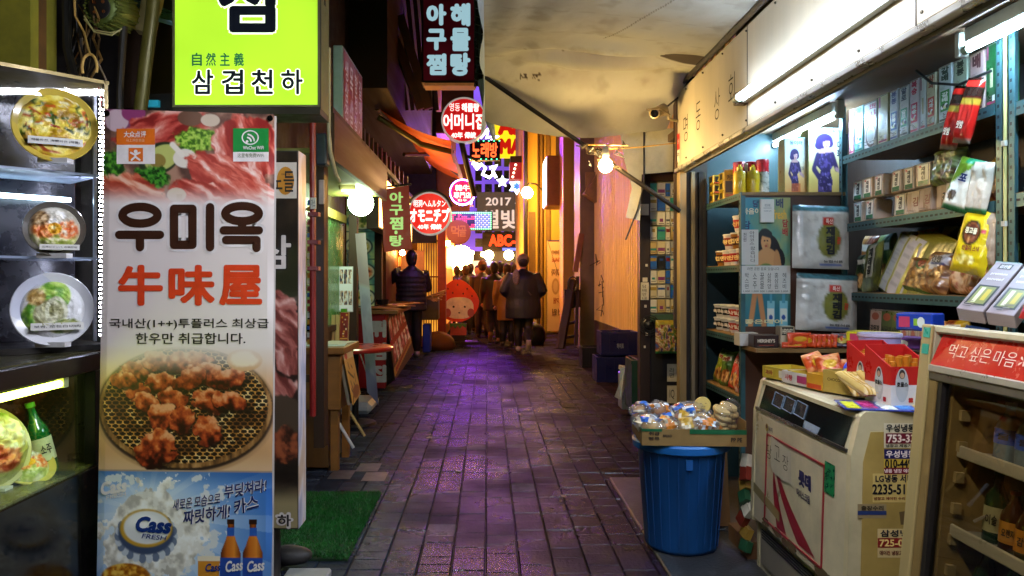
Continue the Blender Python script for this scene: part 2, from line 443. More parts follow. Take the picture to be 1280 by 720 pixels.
# wet setts: every stone a chamfered top of its own, slightly tilted and settled
def paving():
    vs, fs, cc = [], [], []
    rr = random.Random(3); w = .154; x = -1.86
    while x < 2.25:
        y = -1.0-rr.random()*.3
        while y < 27:
            L = rr.choice((.10, .125, .15, .15, .19)); jx = .0024; jy = .0012; ch = .0045
            tx, ty, dz = rr.gauss(0, .0045), rr.gauss(0, .0045), rr.gauss(0, .0014)
            x0, x1, y0, y1 = x+jx, x+w-jx, y+jy, y+L-jy; xm, ym = (x0+x1)/2, (y0+y1)/2
            b = len(vs)
            for (px, py, pz) in ((x0, y0, -.010), (x1, y0, -.010), (x1, y1, -.010), (x0, y1, -.010), (x0+ch, y0+ch, 0), (x1-ch, y0+ch, 0), (x1-ch, y1-ch, 0), (x0+ch, y1-ch, 0)):
                vs.append((px, py, pz+dz+(px-xm)*tx+(py-ym)*ty))
            for q in ((4, 5, 6, 7), (0, 1, 5, 4), (1, 2, 6, 5), (2, 3, 7, 6), (3, 0, 4, 7)): fs.append(tuple(b+k for k in q))
            t = rr.random(); left = max(0., min(1., (-.28-x)/.3)); base = np.array((.018, .010, .020))*(1-left)+np.array((.015, .022, .040))*left  # left stones bluer: cool light on that side put into their colour
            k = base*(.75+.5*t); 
            if rr.random() < .02: k = np.array((.05, .05, .058))
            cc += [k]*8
            y += L
        x += w
    mb = MB(); mb.v = vs; mb.f = fs; mb.m = [0]*len(fs)
    m = paint_mat(.4); m = m.copy(); m.name = 'wet_setts'; n = m.node_tree; p = n.nodes['Principled BSDF']
    tc = n.nodes.new('ShaderNodeTexCoord'); nz = n.nodes.new('ShaderNodeTexNoise'); nz.inputs['Scale'].default_value = 1.6; nz.inputs['Detail'].default_value = 6
    rp = n.nodes.new('ShaderNodeMapRange'); rp.inputs[1].default_value = .38; rp.inputs[2].default_value = .62; rp.inputs[3].default_value = .17; rp.inputs[4].default_value = .40; p.inputs['Specular IOR Level'].default_value = .085
    n.links.new(tc.outputs['Object'], nz.inputs[0]); n.links.new(nz.outputs[0], rp.inputs[0]); n.links.new(rp.outputs[0], p.inputs['Roughness'])
    n2 = n.nodes.new('ShaderNodeTexNoise'); n2.inputs['Scale'].default_value = 55; n2.inputs['Detail'].default_value = 5
    bp = n.nodes.new('ShaderNodeBump'); bp.inputs['Strength'].default_value = .85; bp.inputs['Distance'].default_value = .008
    n.links.new(tc.outputs['Object'], n2.inputs[0]); n.links.new(n2.outputs[0], bp.inputs['Height']); n.links.new(bp.outputs[0], p.inputs['Normal'])
    a = [q for q in n.nodes if q.type == 'ATTRIBUTE'][0]
    n3 = n.nodes.new('ShaderNodeTexNoise'); n3.inputs['Scale'].default_value = 9; n3.inputs['Detail'].default_value = 8; n3.inputs['Roughness'].default_value = .7
    r3 = n.nodes.new('ShaderNodeMapRange'); r3.inputs[1].default_value = .35; r3.inputs[2].default_value = .7; r3.inputs[3].default_value = .6; r3.inputs[4].default_value = 1.5
    mx = n.nodes.new('ShaderNodeMix'); mx.data_type = 'RGBA'; mx.blend_type = 'MULTIPLY'; mx.inputs[0].default_value = 1
    n.links.new(tc.outputs['Object'], n3.inputs[0]); n.links.new(n3.outputs[0], r3.inputs[0]); n.links.new(a.outputs[0], mx.inputs[6]); n.links.new(r3.outputs[0], mx.inputs[7]); n.links.new(mx.outputs[2], p.inputs['Base Color'])
    # worn stone: rough diffuse body under a thin broken water film (patchy gloss)
    df = n.nodes.new('ShaderNodeBsdfDiffuse'); gs = n.nodes.new('ShaderNodeBsdfGlossy'); mm = n.nodes.new('ShaderNodeMixShader'); out = [q for q in n.nodes if q.type == 'OUTPUT_MATERIAL'][0]
    wf = n.nodes.new('ShaderNodeMapRange'); wf.inputs[1].default_value = .35; wf.inputs[2].default_value = .68; wf.inputs[3].default_value = .11; wf.inputs[4].default_value = .03
    n.links.new(nz.outputs[0], wf.inputs[0]); n.links.new(wf.outputs[0], mm.inputs[0])
    n.links.new(mx.outputs[2], df.inputs[0]); n.links.new(bp.outputs[0], df.inputs['Normal']); n.links.new(bp.outputs[0], gs.inputs['Normal']); n.links.new(rp.outputs[0], gs.inputs['Roughness'])
    n.links.new(df.outputs[0], mm.inputs[1]); n.links.new(gs.outputs[0], mm.inputs[2]); n.links.new(mm.outputs[0], out.inputs[0])
    mb.mats = [m]
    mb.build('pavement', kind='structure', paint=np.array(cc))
paving()
mb = MB()     # grout bed between the setts
mb.quad((-1.9, -1.2, -.012), (2.3, -1.2, -.012), (2.3, 27.2, -.012), (-1.9, 27.2, -.012), M('#140c09', .6, vary=.5, scale=20, spec=.15))
mb.build('pavement_bed', kind='structure')
mb = MB(); m = M('#3a3a3c', .42, vary=.5, scale=5, bump=.35, bscale=60)
yy = -1.0
for L in (1.0, .95, 1.1, 1.0, .9, 1.05): mb.box(.79, yy+.004, -.02, 1.5, yy+L-.004, .018, m, .006); yy += L
mb.build('kerb_strip', kind='structure')

# ================================================================== RIGHT: the corner grocery
shop = T('corner_shop', 'small grocery with a long pale fascia board and bright tubes, right of the alley', 'shop', (1.2, 2.4, 0))
FX = 1.2
m_fas = M('#b9ae95', .5, vary=.28, scale=3, streak='z', bump=.1)
mb = MB(); mb.box(FX, -.6, 2.012, FX+.035, 4.9, 2.48, m_fas, .003)
for yy in (.7, 2.15, 3.55): mb.box(FX-.002, yy, 2.012, FX, yy+.004, 2.48, M('#2e2a22', .8))
for yy in np.arange(-.4, 4.9, .36):
    for z in (2.04, 2.455): mb.ball((FX-.003, yy, z), .006, M('#4a4438', .4, .8), 6)
fas = mb.build('fascia', shop)
mb = MB(); mm = M('#2d2a20', .9, vary=.5, scale=60)
for i, (ch, y) in enumerate((('명', 4.66), ('동', 4.38), ('상', 4.02), ('회', 3.78))):
    mb.text(ch, (FX, y, 2.22+.015*(i % 2)), SR, ZU, .10, .16, mm, -.012, .0015)
mb.build('handwritten_lettering', fas)
mb = MB(); mb.rect((FX, 4.84, 2.17), SR, ZU, .075, .1, M('#c3231c', .4), .002); mb.rect((FX, 4.84, 2.08), SR, ZU, .075, .075, M('#d9d4c8', .4), .002)
mb.text('SECOM', (FX, 4.84, 2.09), SR, ZU, .055, .018, M('#222222'), .02, .0035); mb.text('119', (FX, 4.84, 2.17), SR, ZU, .05, .03, M('#e8e0d8'), .02, .0035)
mb.build('small_sticker', fas)
mb = MB(); al = M('#b7b4a8', .3, .7, vary=.2)
mb.box(FX-.012, -.6, 1.985, FX+.03, 4.9, 2.006, al, .003); mb.box(FX+.032, -.6, 1.975, FX+.05, 4.9, 2.006, M('#4a463c', .5))
mb.build('edge_trim', shop)
mb = MB(); wd_d = M('#3a2214', .55, vary=.45, scale=6, streak='y')
mb.box(FX+.04, -.6, 2.25, 2.7, 5.3, 2.30, M('#6b5136', .6, vary=.35, scale=3)); mb.box(FX+.037, -.6, 2.30, FX+.06, 4.9, 2.49, M('#3a2c20'))
mb.box(1.62, 2.2, 2.246, 1.66, 4.0, 2.2495, M('#2c2118'))
mb.build('ceiling', shop)
mb = MB(); mb.box(2.34, -.6, 0, 2.42, 5.3, 2.25, M('#2a190e', .5, vary=.4, scale=5, streak='z'), 0)
mb.build('back_wall', shop)
mb = MB(); mb.box(1.40, 5.0, 0, 2.34, 5.06, 2.25, M('#123234', .55, vary=.4, scale=4)); mb.build('end_wall', shop)
mb = MB(); mb.box(1.22, -.6, -.01, 2.34, 5.3, .02, M('#4b4038', .6, vary=.4)); mb.build('floor', shop)
# corner post and the tracks of the sliding front
mb = MB(); pm = M('#4b4232', .45, .3, vary=.4, scale=12, streak='z'); pl = M('#8c8269', .4, .4, vary=.3, streak='z', scale=14); dk = M('#17120e', .6)
mb.box(1.205, 4.82, 0, 1.245, 4.9, 1.98, M('#a38b5e', .45, .2, vary=.4, scale=14, streak='z')); mb.box(1.25, 4.84, 0, 1.275, 4.9, 1.98, dk)
mb.box(1.278, 4.82, 0, 1.30, 4.9, 1.98, pl); mb.box(1.303, 4.85, 0, 1.325, 4.9, 1.98, pm); mb.box(1.328, 4.83, 0, 1.352, 4.9, 1.98, dk); mb.box(1.355, 4.84, 0, 1.375, 4.9, 1.98, pm)
mb.build('corner_post', shop)
mb = MB(); mb.box(FX-.01, 4.905, 1.0, FX+.2, 4.93, 2.6, M('#3a2c20', .7)); mb.box(1.19, 4.86, 1.98, 1.24, 4.93, 2.62, M('#4b3526', .6)); mb.build('door_head', shop)

# fluorescent battens
def tube_lamp(name, label, x, y0, y1, z, strength, r=.013, tint='#cfe2ff', fix=True, side='x', group=None):
    t = T(name, label, 'light', (x, (y0+y1)/2, z), group=group)
    mb = MB(); mb.tube([(x, y0, z), (x, y1, z)], r, E(tint, strength, '#ffffff'), 12); mb.build('glass_tube', t, smooth=True)
    mb = MB()
    for y in (y0, y1):
        s = 1 if y == y0 else -1
        mb.tube([(x, y-s*.03, z), (x, y+s*.025, z)], r*1.25, M('#7c8a7a', .4), 12)
        if side == 'x': mb.box(x-.012, y-s*.035, z-.028, FX-.001, y-s*.005, z+.03, M('#6d5234', .5), .004)
        elif side == 'h': mb.tube([(x, y, z), (x, y, 2.6)], .008, M('#c9c9c2', .5), 6)
        else: mb.box(x-.02, y-s*.035, z-.02, x+.02, y-s*.005, 2.249, M('#c9c9c2', .5), .003)
    mb.build('lamp_holder', t)
    mb = MB()
    if side == 'x': mb.box(x+.014, y0, z-.022, FX-.001, y1, z+.022, M('#c8c4b4', .35, .2), .003)
    elif side == 'h': mb.box(x-.022, y0+.03, z+.02, x+.022, y1-.03, z+.05, M('#c9c9c2', .5), .003)
    else: mb.box(x-.022, y0+.03, z+.02, x+.022, y1-.03, 2.249, M('#c9c9c2', .5), .003)
    mb.build('batten', t); return t
tube_lamp('fluorescent_lamp', 'longest blazing white tube fixed along the pale fascia board', 1.155, 2.16, 3.55, 2.14, 60, .016)
tube_lamp('fluorescent_lamp', 'white tube under the shop ceiling above the bottles and long hair posters', 1.86, 4.08, 5.0, 2.175, 270, .012, side='c', tint='#b4dcff')
tube_lamp('fluorescent_lamp', 'white tube under the shop ceiling above the tall drink cartons at right', 1.82, 1.9, 2.93, 2.175, 270, .012, side='c', tint='#b4dcff')
tube_lamp('fluorescent_lamp', 'second white tube hung under the awning, nearer the street than the first', .30, .6, 2.2, 2.36, 280, .016, side='h', tint='#f0f2ff')  # tube added out of view to light the banner and shop goods

# ---------------- awning of coated sheet over the shop front
def awning():
    t = T('awning', 'big translucent white sheet awning stretched out from the shop fascia', 'awning', (.6, 3.5, 2.5))
    nx, ny = 60, 150
    def corner(U, V):
        Y = 1.2+V*(5.2-1.2); X = -.02+U*1.23
        # taut roof, folded down over the last half metre, sagging in the middle
        d = np.clip((Y-4.58)/.62, 0, 1)
        sag = .10*np.sin(PI*np.clip(U*.92+.06, 0, 1))
        Z = 2.60-.07*U-(d**1.15)*(.20+1.0*sag)+.02*np.sin(PI*U)*(1-d)
        wr = np.exp(-((Y-4.42)/.22)**2)
        Z += wr*.07*np.sin((X*3.1+Y*9.5)*2.2+2*np.sin(X*5))*np.exp(-((X-.62)/.33)**2)
        Z += .03*(fbm(X*2.2, Y*1.6, 3)-.5)+.012*(fbm(X*5+Y*2, Y*3, 13)-.5)+.006*np.sin(X*26+Y*3)*np.exp(-((X-.1)/.2)**2)*np.sin(Y*1.3)
        Z += .004*(fbm(X*9, Y*14, 8)-.5)
        return X, Y, Z
    def pf(c):
        c.c[:] = rgb('#b3b2a2')
        n = fbm(c.X*5, c.Y*5, 4, 5); c.put(sm(.45, .75, n), '#a29a88', .5)
        c.put(sm(.55, .8, fbm(c.X*9, c.Y*9, 9, 5)), '#8a8372', .45)
        for k in np.arange(1.4, 4.6, .32): c.put(c.line(-.1, k, 1.4, k+.16, .008), '#7e7a70', .22)
        c.put(c.line(.62, 4.1, .9, 3.3, .006), '#5c5140', .7); c.put(c.line(.2, 4.3, .45, 4.42, .006), '#5c5140', .6)
        c.put(c.rec(.98, 4.25, 1.2, 4.38), '#3c3226', .85)
        r = random.Random(4)
        for x0 in (.19, .27):
            for i in range(10): c.put(c.line(x0+r.random()*.055, 4.69+r.random()*.06, x0+r.random()*.055, 4.69+r.random()*.06, .006), '#3b2f22', .9)
    m = paint_mat(.75, .12, 60); m = m.copy(); n = m.node_tree; p = n.nodes['Principled BSDF']; p.inputs['Specular IOR Level'].default_value = .2
    out = [q for q in n.nodes if q.type == 'OUTPUT_MATERIAL'][0]; tr = n.nodes.new('ShaderNodeBsdfTranslucent'); a = [q for q in n.nodes if q.type == 'ATTRIBUTE'][0]
    n.links.new(a.outputs[0], tr.inputs[0]); mx = n.nodes.new('ShaderNodeMixShader'); mx.inputs[0].default_value = .35
    n.links.new(p.outputs[0], mx.inputs[1]); n.links.new(tr.outputs[0], mx.inputs[2]); n.links.new(mx.outputs[0], out.inputs[0])
    picture('sheet', corner, nx*3, ny*2, pf, (-.02, 1.21), (1.2, 5.2), m, t)
    mb = MB()       # hanging side hem
    ed = M('#8fa3b4', .4, vary=.3, scale=14); k = 40
    pr = []
    for i in range(k+1):
        y = 1.2+i/k*4.0; d = max(0, min(1, (y-4.58)/.62)); z = 2.60-(d**1.15)*.25
        w = .075+.012*math.sin(y*9); pr.append(((-.02, y, z), (-.035+.012*math.sin(y*7), y, z-w)))
    for i in range(k): mb.quad(pr[i][0], pr[i+1][0], pr[i+1][1], pr[i][1], ed)
    mb.build('side_hem', t)
    mb = MB(); mb.tube([W(606, 96, 4.75), W(850, 264, 4.75)], .014, M('#1f1a16', .4, .5), 10); mb.build('support_arm', t, smooth=True)
    mb = MB(); mb.tube([(1.2, 4.7, 2.515), (1.2, 1.0, 2.515)], .016, M('#241d18', .5), 8); mb.build('wall_batten', t)
    return t
awning()
# tied-up cable bundle and fittings where the arm passes the bulb
rr = random.Random(5)
mb = MB()
for i in range(16):
    c = W(726+rr.random()*50, 176+rr.random()*34, 4.72); p = [c+Vector((rr.gauss(0, .016), rr.gauss(0, .012), rr.gauss(0, .018))) for _ in range(5)]
    mb.tube(p, .0035, rr.choice((M('#1a140c', .6), M('#33260f', .5), M('#0e0b09', .6))), 5)
thing('cable_bundle', 'messy knot of cables tied around the awning arm beside the bulb', 'cables', mb)
blb = T('hanging_bulb', 'bare glowing bulb hanging under the awning arm', 'lamp', W(757, 207, 4.62))
c = W(757, 207, 4.62)
mb = MB(); mb.ball(c, .042, E('#ffd68c', 520, '#ffffff'), 18); mb.build('glass_globe', blb, smooth=True)
mb = MB(); mb.lathe(c+Vector((0, 0, .04)), [(.02, 0), (.022, .05), (.012, .075)], M('#c9c4b8', .4), 14); mb.build('socket', blb, smooth=True)
mb = MB(); mb.tube([c+Vector((0, 0, .11)), W(752, 188, 4.74), W(720, 182, 4.74)], .005, M('#14110e'), 6); mb.build('flex', blb)
mb = MB(); mb.tube([W(745, 187, 4.75), W(800, 184, 4.8), W(851, 178, 4.88)], .004, M('#b08a3a', .4), 6); mb.tube([W(735, 181, 4.75), W(785, 182, 4.7)], .003, M('#b08a3a', .4), 6)
thing('wire', 'thin yellow wire strung from the bulb to the shop corner', 'wire', mb)
# security camera
cc = T('security_camera', 'grey bullet security camera on a bracket at the shop corner', 'camera', W(822, 140, 4.7))
mb = MB(); a = W(818, 142, 4.62); b = W(833, 134, 4.82); d = (b-a).normalized()
mb.lathe(a, [(.026, 0), (.033, .004), (.033, .18), (.025, .2)], M('#8b7a56', .4, vary=.3), 18, d); mb.build('housing', cc, smooth=True)
mb = MB(); mb.lathe(a-d*.003, [(.0, 0), (.024, .001), (.024, .004)], M('#0b0b0c', .1), 16, d); mb.build('lens', cc, smooth=True)
mb = MB(); mb.prism([(-.042, 0), (.042, 0), (.042, .008), (-.042, .008)], a-d*.035+Vector((0, 0, .032)), d.cross(Vector((0, 0, 1))), (0, 0, 1), -.22, M('#6a5c40', .5)); mb.build('sun_shield', cc)
mb = MB(); mb.tube([b, b+Vector((.02, .02, -.07)), W(850, 152, 4.85)], .01, M('#6f603f', .5), 8); mb.tube([b, W(850, 120, 4.85)], .006, M('#1e1a15'), 6); mb.build('bracket', cc)

# side flap of milky sheet beyond the shop, and panel
mb = MB(); vs = []
prof = [(775, 165, 5.3), (848, 160, 5.25), (848, 214, 5.25), (802, 218, 5.25), (800, 276, 5.3), (782, 272, 5.35), (790, 235, 5.35), (780, 200, 5.35)]
mb.prism([(W(x, y, 5.3).x, W(x, y, 5.3).z) for x, y, _ in prof], (0, 5.3, 0), XR, ZU, .004, M('#b9b39c', .35, vary=.3, scale=5, bump=.5, bscale=9))
thing('plastic_sheet', 'torn milky plastic sheet hanging behind the bulb at the shop corner', 'sheet', mb)
mb = MB(); mb.tube([W(805, 160, 5.28), W(805, 230, 5.28), W(797, 262, 5.28), W(782, 300, 5.28)], .006, M('#1d1a18'), 6)
thing('wire', 'dark wire hanging down over the torn plastic sheet', 'wire', mb)

# cigarette window beyond the shop corner
cw = T('cigarette_kiosk', 'dark wooden kiosk front with a glazed cigarette display, beyond the shop corner', 'kiosk', W(828, 572, 5.6))
Yk = 5.6
mb = MB(); km = M('#2b1a0f', .5, vary=.4, scale=9, streak='z')
def pbox(mb, x0, y0, x1, y1, Y, t, m, bev=0): 
    a = W(x0, y0, Y); b = W(x1, y1, Y); return mb.box(a.x, Y, b.z, b.x, Y+t, a.z, m, bev)
pbox(mb, 800, 205, 813, 560, Yk, .1, km, .004); pbox(mb, 813, 205, 862, 226, Yk, .1, M('#4c2f17', .5, vary=.4)); pbox(mb, 813, 393, 862, 402, Yk-.01, .1, M('#3f5a44', .5))
pbox(mb, 813, 402, 862, 575, Yk+.03, .06, M('#15100c', .5)); mb.build('frame', cw)
mb = MB(); pbox(mb, 813, 226, 862, 393, Yk+.05, .02, M('#c7bd9a', .6)); mb.build('back_panel', cw)
mb = MB()
for px, py, ph in ((803, 364, 22), (803, 262, 14)): pbox(mb, px-2, py-ph/2, px+8, py+ph/2, Yk-.006, .004, M('#cfc6b0', .7))
for i, ch in enumerate('담배안내'): mb.ptext(ch, 803, 356+i*5, 808, 360+i*5, Yk-.006, M('#222'+'222'))
for x0, y0, x1, y1, tx in ((834, 455, 846, 477, '라\n면'), (834, 482, 846, 504, 'IQ')):
    pbox(mb, x0, y0, x1, y1, Yk+.02, .004, M('#c9bd9c', .7)); mb.ptext(tx, x0+3, y0+5, x1-3, y1-5, Yk+.02, M('#1d1814'))
rr = random.Random(2)
for i in range(7): pbox(mb, 803+rr.random()*4, 330+i*17, 806+rr.random()*4, 333+i*17+rr.random()*3, Yk-.003, .002, M('#cfc6b0'))
mb.build('paper_note', cw, split=.004)
packs = [['white', '#d9d4c4'], ['cream', '#cfc29a'], ['pale gold', '#bda46a'], ['blue', '#2a62b8'], ['teal', '#3f9a8a'], ['black', '#20201e'], ['grey', '#9a9a94'], ['red and white', '#d4cfc2']]
colx = [(812.5, 821), (822, 831.5), (832.5, 837.5), (838.5, 847)]
pat = ['4037', '0304', '6000', '0402', '2106', '3537', '0131', '1063', '0211']
ordn = ['top', 'second', 'third', 'fourth', 'fifth', 'sixth', 'seventh', 'eighth', 'bottom']; cn = ['leftmost', 'second', 'third', 'rightmost']
for r_ in range(9):
    for c_ in range(4):
        nm, hx = packs[int(pat[r_][c_])]; y0 = 228+r_*18.2; a = W(colx[c_][0], y0+1, Yk+.02); b = W(colx[c_][1], y0+17, Yk+.02)
        p = MB(); p.box(a.x, Yk+.02, b.z, b.x, Yk+.042, a.z, M(hx, .35, vary=.1), .001)
        acc = ['#2f8f86', '#7d1f1c', '#274f9a', '#a58a3c', '#5a5a58', '#8a3a78'][(r_*3+c_*5) % 6]
        zt = a.z-(a.z-b.z)*(.28 if r_ % 2 else .62)
        p.rect(((a.x+b.x)/2, Yk+.02, zt), XR, ZU, (b.x-a.x)*(.9 if (r_+c_) % 3 else .45), (a.z-b.z)*(.16+.1*((r_+c_) % 2)), M(acc, .35), .0012)
        p.rect(((a.x+b.x)/2, Yk+.02, b.z+(a.z-b.z)*.13), XR, ZU, (b.x-a.x)*.7, (a.z-b.z)*.05, M('#55524a'), .0012)
        thing('cigarette_pack', '%s cigarette pack, %s row and %s column of the kiosk window' % (nm, ordn[r_], cn[c_]), 'cigarettes', p, 'cigarette packs in the kiosk window')
# round fan + snack net bag hanging on kiosk
mb = MB(); c = W(812, 403, 5.55)
for r in (.04, .055, .07): mb.tube([c+Vector((r*math.cos(a), 0, r*math.sin(a)-.02)) for a in np.linspace(0, 2*PI, 25)], .004, M('#171512', .4), 5)
mb.lathe(c+Vector((0, .0, -.02)), [(.0, 0), (.025, .01), (.025, .04)], M('#171512', .4), 14, (0, 1, 0))
thing('wall_fan', 'small dark round fan fixed below the cigarette window', 'fan', mb)

# ---------------- the long pale hoarding and the lit walls farther along
hb = T('corrugated_wall', 'pale ribbed metal wall lit orange, right of the alley beyond the kiosk', 'wall', (2.0, 10, 0))
mb = MB(); mc = M('#ecce88', .5, vary=.22, scale=2.2, streak='z', bump=.05)
y = 6.2; vs = []
while y < 14.2:
    vs += [(2.0, y), (2.0, y+.13), (1.985, y+.14), (1.985, y+.16)]; y += .17
for i in range(len(vs)-1):
    (x0, y0), (x1, y1) = vs[i], vs[i+1]; mb.quad((x0, y0, .55), (x1, y1, .55), (x1, y1, 4.6), (x0, y0, 4.6), mc)
mb.box(2.01, 6.2, 0, 2.3, 14.2, 4.6, M('#6b5a40')); mb.build('ribbed_panel', hb)
mb = MB(); mb.box(1.97, 6.2, 0, 2.3, 14.2, .56, M('#4d3a2a', .6, vary=.4, scale=4)); mb.build('plinth', hb)
mb = MB()
for k in range(5):
    p = W(750+rr.random()*8, 330+k*14, 13.2); mb.tube([p+Vector((rr.gauss(0, .05), 0, rr.gauss(0, .12))) for _ in range(6)], .008, M('#3a2a1a'), 4)
mb.build('scribbled_mark', hb)
bt = T('side_building', 'tall plastered building with pale yellow pillars, right of the alley at its far end', 'building', (1.9, 18, 0))
yw = M('#dcae48', .6, vary=.22, scale=2.5, streak='z', bump=.06); gw = M('#7f7159', .65, vary=.3, scale=3)
mb = MB(); mb.box(XP(725, 14.4), 14.4, 0, 2.6, 15.4, 9, gw); mb.build('grey_pillar', bt)
mb = MB(); pbox(mb, 704, 60, 726, 440, 15.8, .8, yw); mb.build('yellow_pillar', bt)
mb = MB(); mb.box(XP(659, 19), 19, 0, 2.6, 27, 12, yw); pbox(mb, 682, 0, 688, 430, 18.95, .05, M('#8d6a30')); mb.build('wall', bt)
mb = MB(); pbox(mb, 695, 150, 706, 200, 18.9, .06, M('#5a3f1e')); pbox(mb, 661, 265, 669, 350, 18.93, .05, M('#7a5a2a')); mb.build('shutter_box', bt)
mb = MB(); pbox(mb, 732, 215, 752, 245, 14.3, .09, M('#9b8258', .6)); mb.obox(W(757, 225, 14.2), (.4, .3, .9), (0, .6, 0), M('#8b744d', .6)); mb.build('air_duct', bt)
mb = MB(); mb.tube([W(677, 140, 18.9), W(677, 430, 18.9)], .04, M('#8e6e38', .5), 8); mb.tube([W(673, 140, 18.9), W(673, 430, 18.9)], .025, M('#5b4520', .5), 8); mb.build('downpipe', bt)
mb = MB()
for i in range(24):
    x = rr.uniform(661, 674); y_ = rr.uniform(345, 415); s = rr.uniform(1, 5); pbox(mb, x, y_, x+s, y_+s*1.6, 18.97-.001*i, .002, M(rr.choice(('#2f5fae', '#2c4f92', '#cfc7b4', '#6b5436', '#3b2c1a')), .6))
mb.build('torn_poster', bt)
mb = MB(); a = W(682, 198, 17); b = W(707, 259, 17); mb.box(a.x, 16.6, b.z, b.x, 17.6, a.z, M('#a07a45', .5, vary=.25), .01)
mb.box(a.x+.3, 16.597, b.z+.1, a.x+.4, 16.6, b.z+.13, M('#2a2018')); 
sg = thing('sign_box', 'plain back of a boxy projecting sign on the yellow wall', 'sign', mb)
mb = MB(); mb.box(a.x-.02, 16.62, b.z+.03, a.x-.004, 17.58, a.z-.03, EV('#e9f2ff', 3.2, 6, .1)); mb.build('lit_face', sg)
lp = T('wall_lamp', 'white globe lamp on a curved arm fixed to the yellow wall', 'lamp', W(659, 241, 17.5))
mb = MB(); mb.ball(W(659, 241, 17.5), .13, E('#ffc460', 420, '#ffffff'), 16); mb.build('globe', lp, smooth=True)
mb = MB(); mb.tube([W(659, 233, 17.5), W(661, 229, 17.5), W(670, 230, 17.8), W(680, 240, 18.9)], .02, M('#2a2018', .4, .5), 8); mb.build('arm', lp, smooth=True)
mb = MB(); mb.tube([W(657, 60, 18.2), W(657, 345, 18.2)], .05, M('#1b1614', .5), 8); thing('pole', 'thin dark pole along the edge of the yellow building', 'pole', mb)
# ================================================================== LEFT: banners, display case
def grill(c, cx, cy, rx, ry, seed=0):
    body = c.ell(cx, cy, rx, ry, 0, .015)
    c.put(c.ell(cx, cy+4, rx*1.06, ry*1.06, 0, .02), '#b58d63'); c.put(c.ell(cx, cy+2, rx*1.02, ry*1.03, 0, .02), '#33241c')
    c.put(body, c.ramp(fbm(c.X*.03, c.Y*.05, 2), '#080504', '#160d08', '#2a1a10'))
    # hexagonal wire mesh, foreshortened
    s = 9.0; x = (c.X-cx)/s; y = (c.Y-cy)/(s*.62)
    x = x*(1+.0*y); q = [np.array((1., 0.)), np.array((.5, .8660254))]
    best = np.full(x.shape, 9.); second = np.full(x.shape, 9.)
    j0 = np.round(y/.8660254)
    for dj in (-1, 0, 1):
        j = j0+dj; off = np.where(j.astype(int) % 2 == 0, 0., .5); i0 = np.round(x-off)
        for di in (-1, 0, 1):
            d = np.hypot(x-(i0+di+off), y-j*.8660254)
            second = np.where(d < best, best, np.minimum(second, d)); best = np.minimum(best, d)
    e = second-best; wire = 1-sm(.10, .22, e)
    hi = sm(.35, .75, fbm(c.X*.09, c.Y*.09, 6))
    c.put(wire*body, c.ramp(hi, '#7a4c20', '#dc9a44', '#ffdf9a'))
    rim = np.clip(c.ell(cx, cy, rx, ry, 0, .012)-c.ell(cx, cy-2, rx*.955, ry*.945, 0, .012), 0, 1)
    c.put(rim, c.ramp(fbm(c.X*.2, c.Y*.05, 8), '#1d130d', '#8d6234', '#d9b074'))
def chunk(c, x, y, rx, ry, rot, seed):
    m = c.ell(x, y, rx, ry, rot, .05, .9, seed)
    c.put(c.ell(x+1.5, y+2.5, rx*1.06, ry*1.1, rot, .1, .9, seed), '#140b07', .75)
    t = fbm(c.X*.14+seed, c.Y*.14, seed, 5)+.25*((y-c.Y)/ry)
    c.put(m, c.ramp(sm(.1, .95, t), '#240a05', '#6a220e', '#a23e1a', '#c4632c', '#e0a070'))
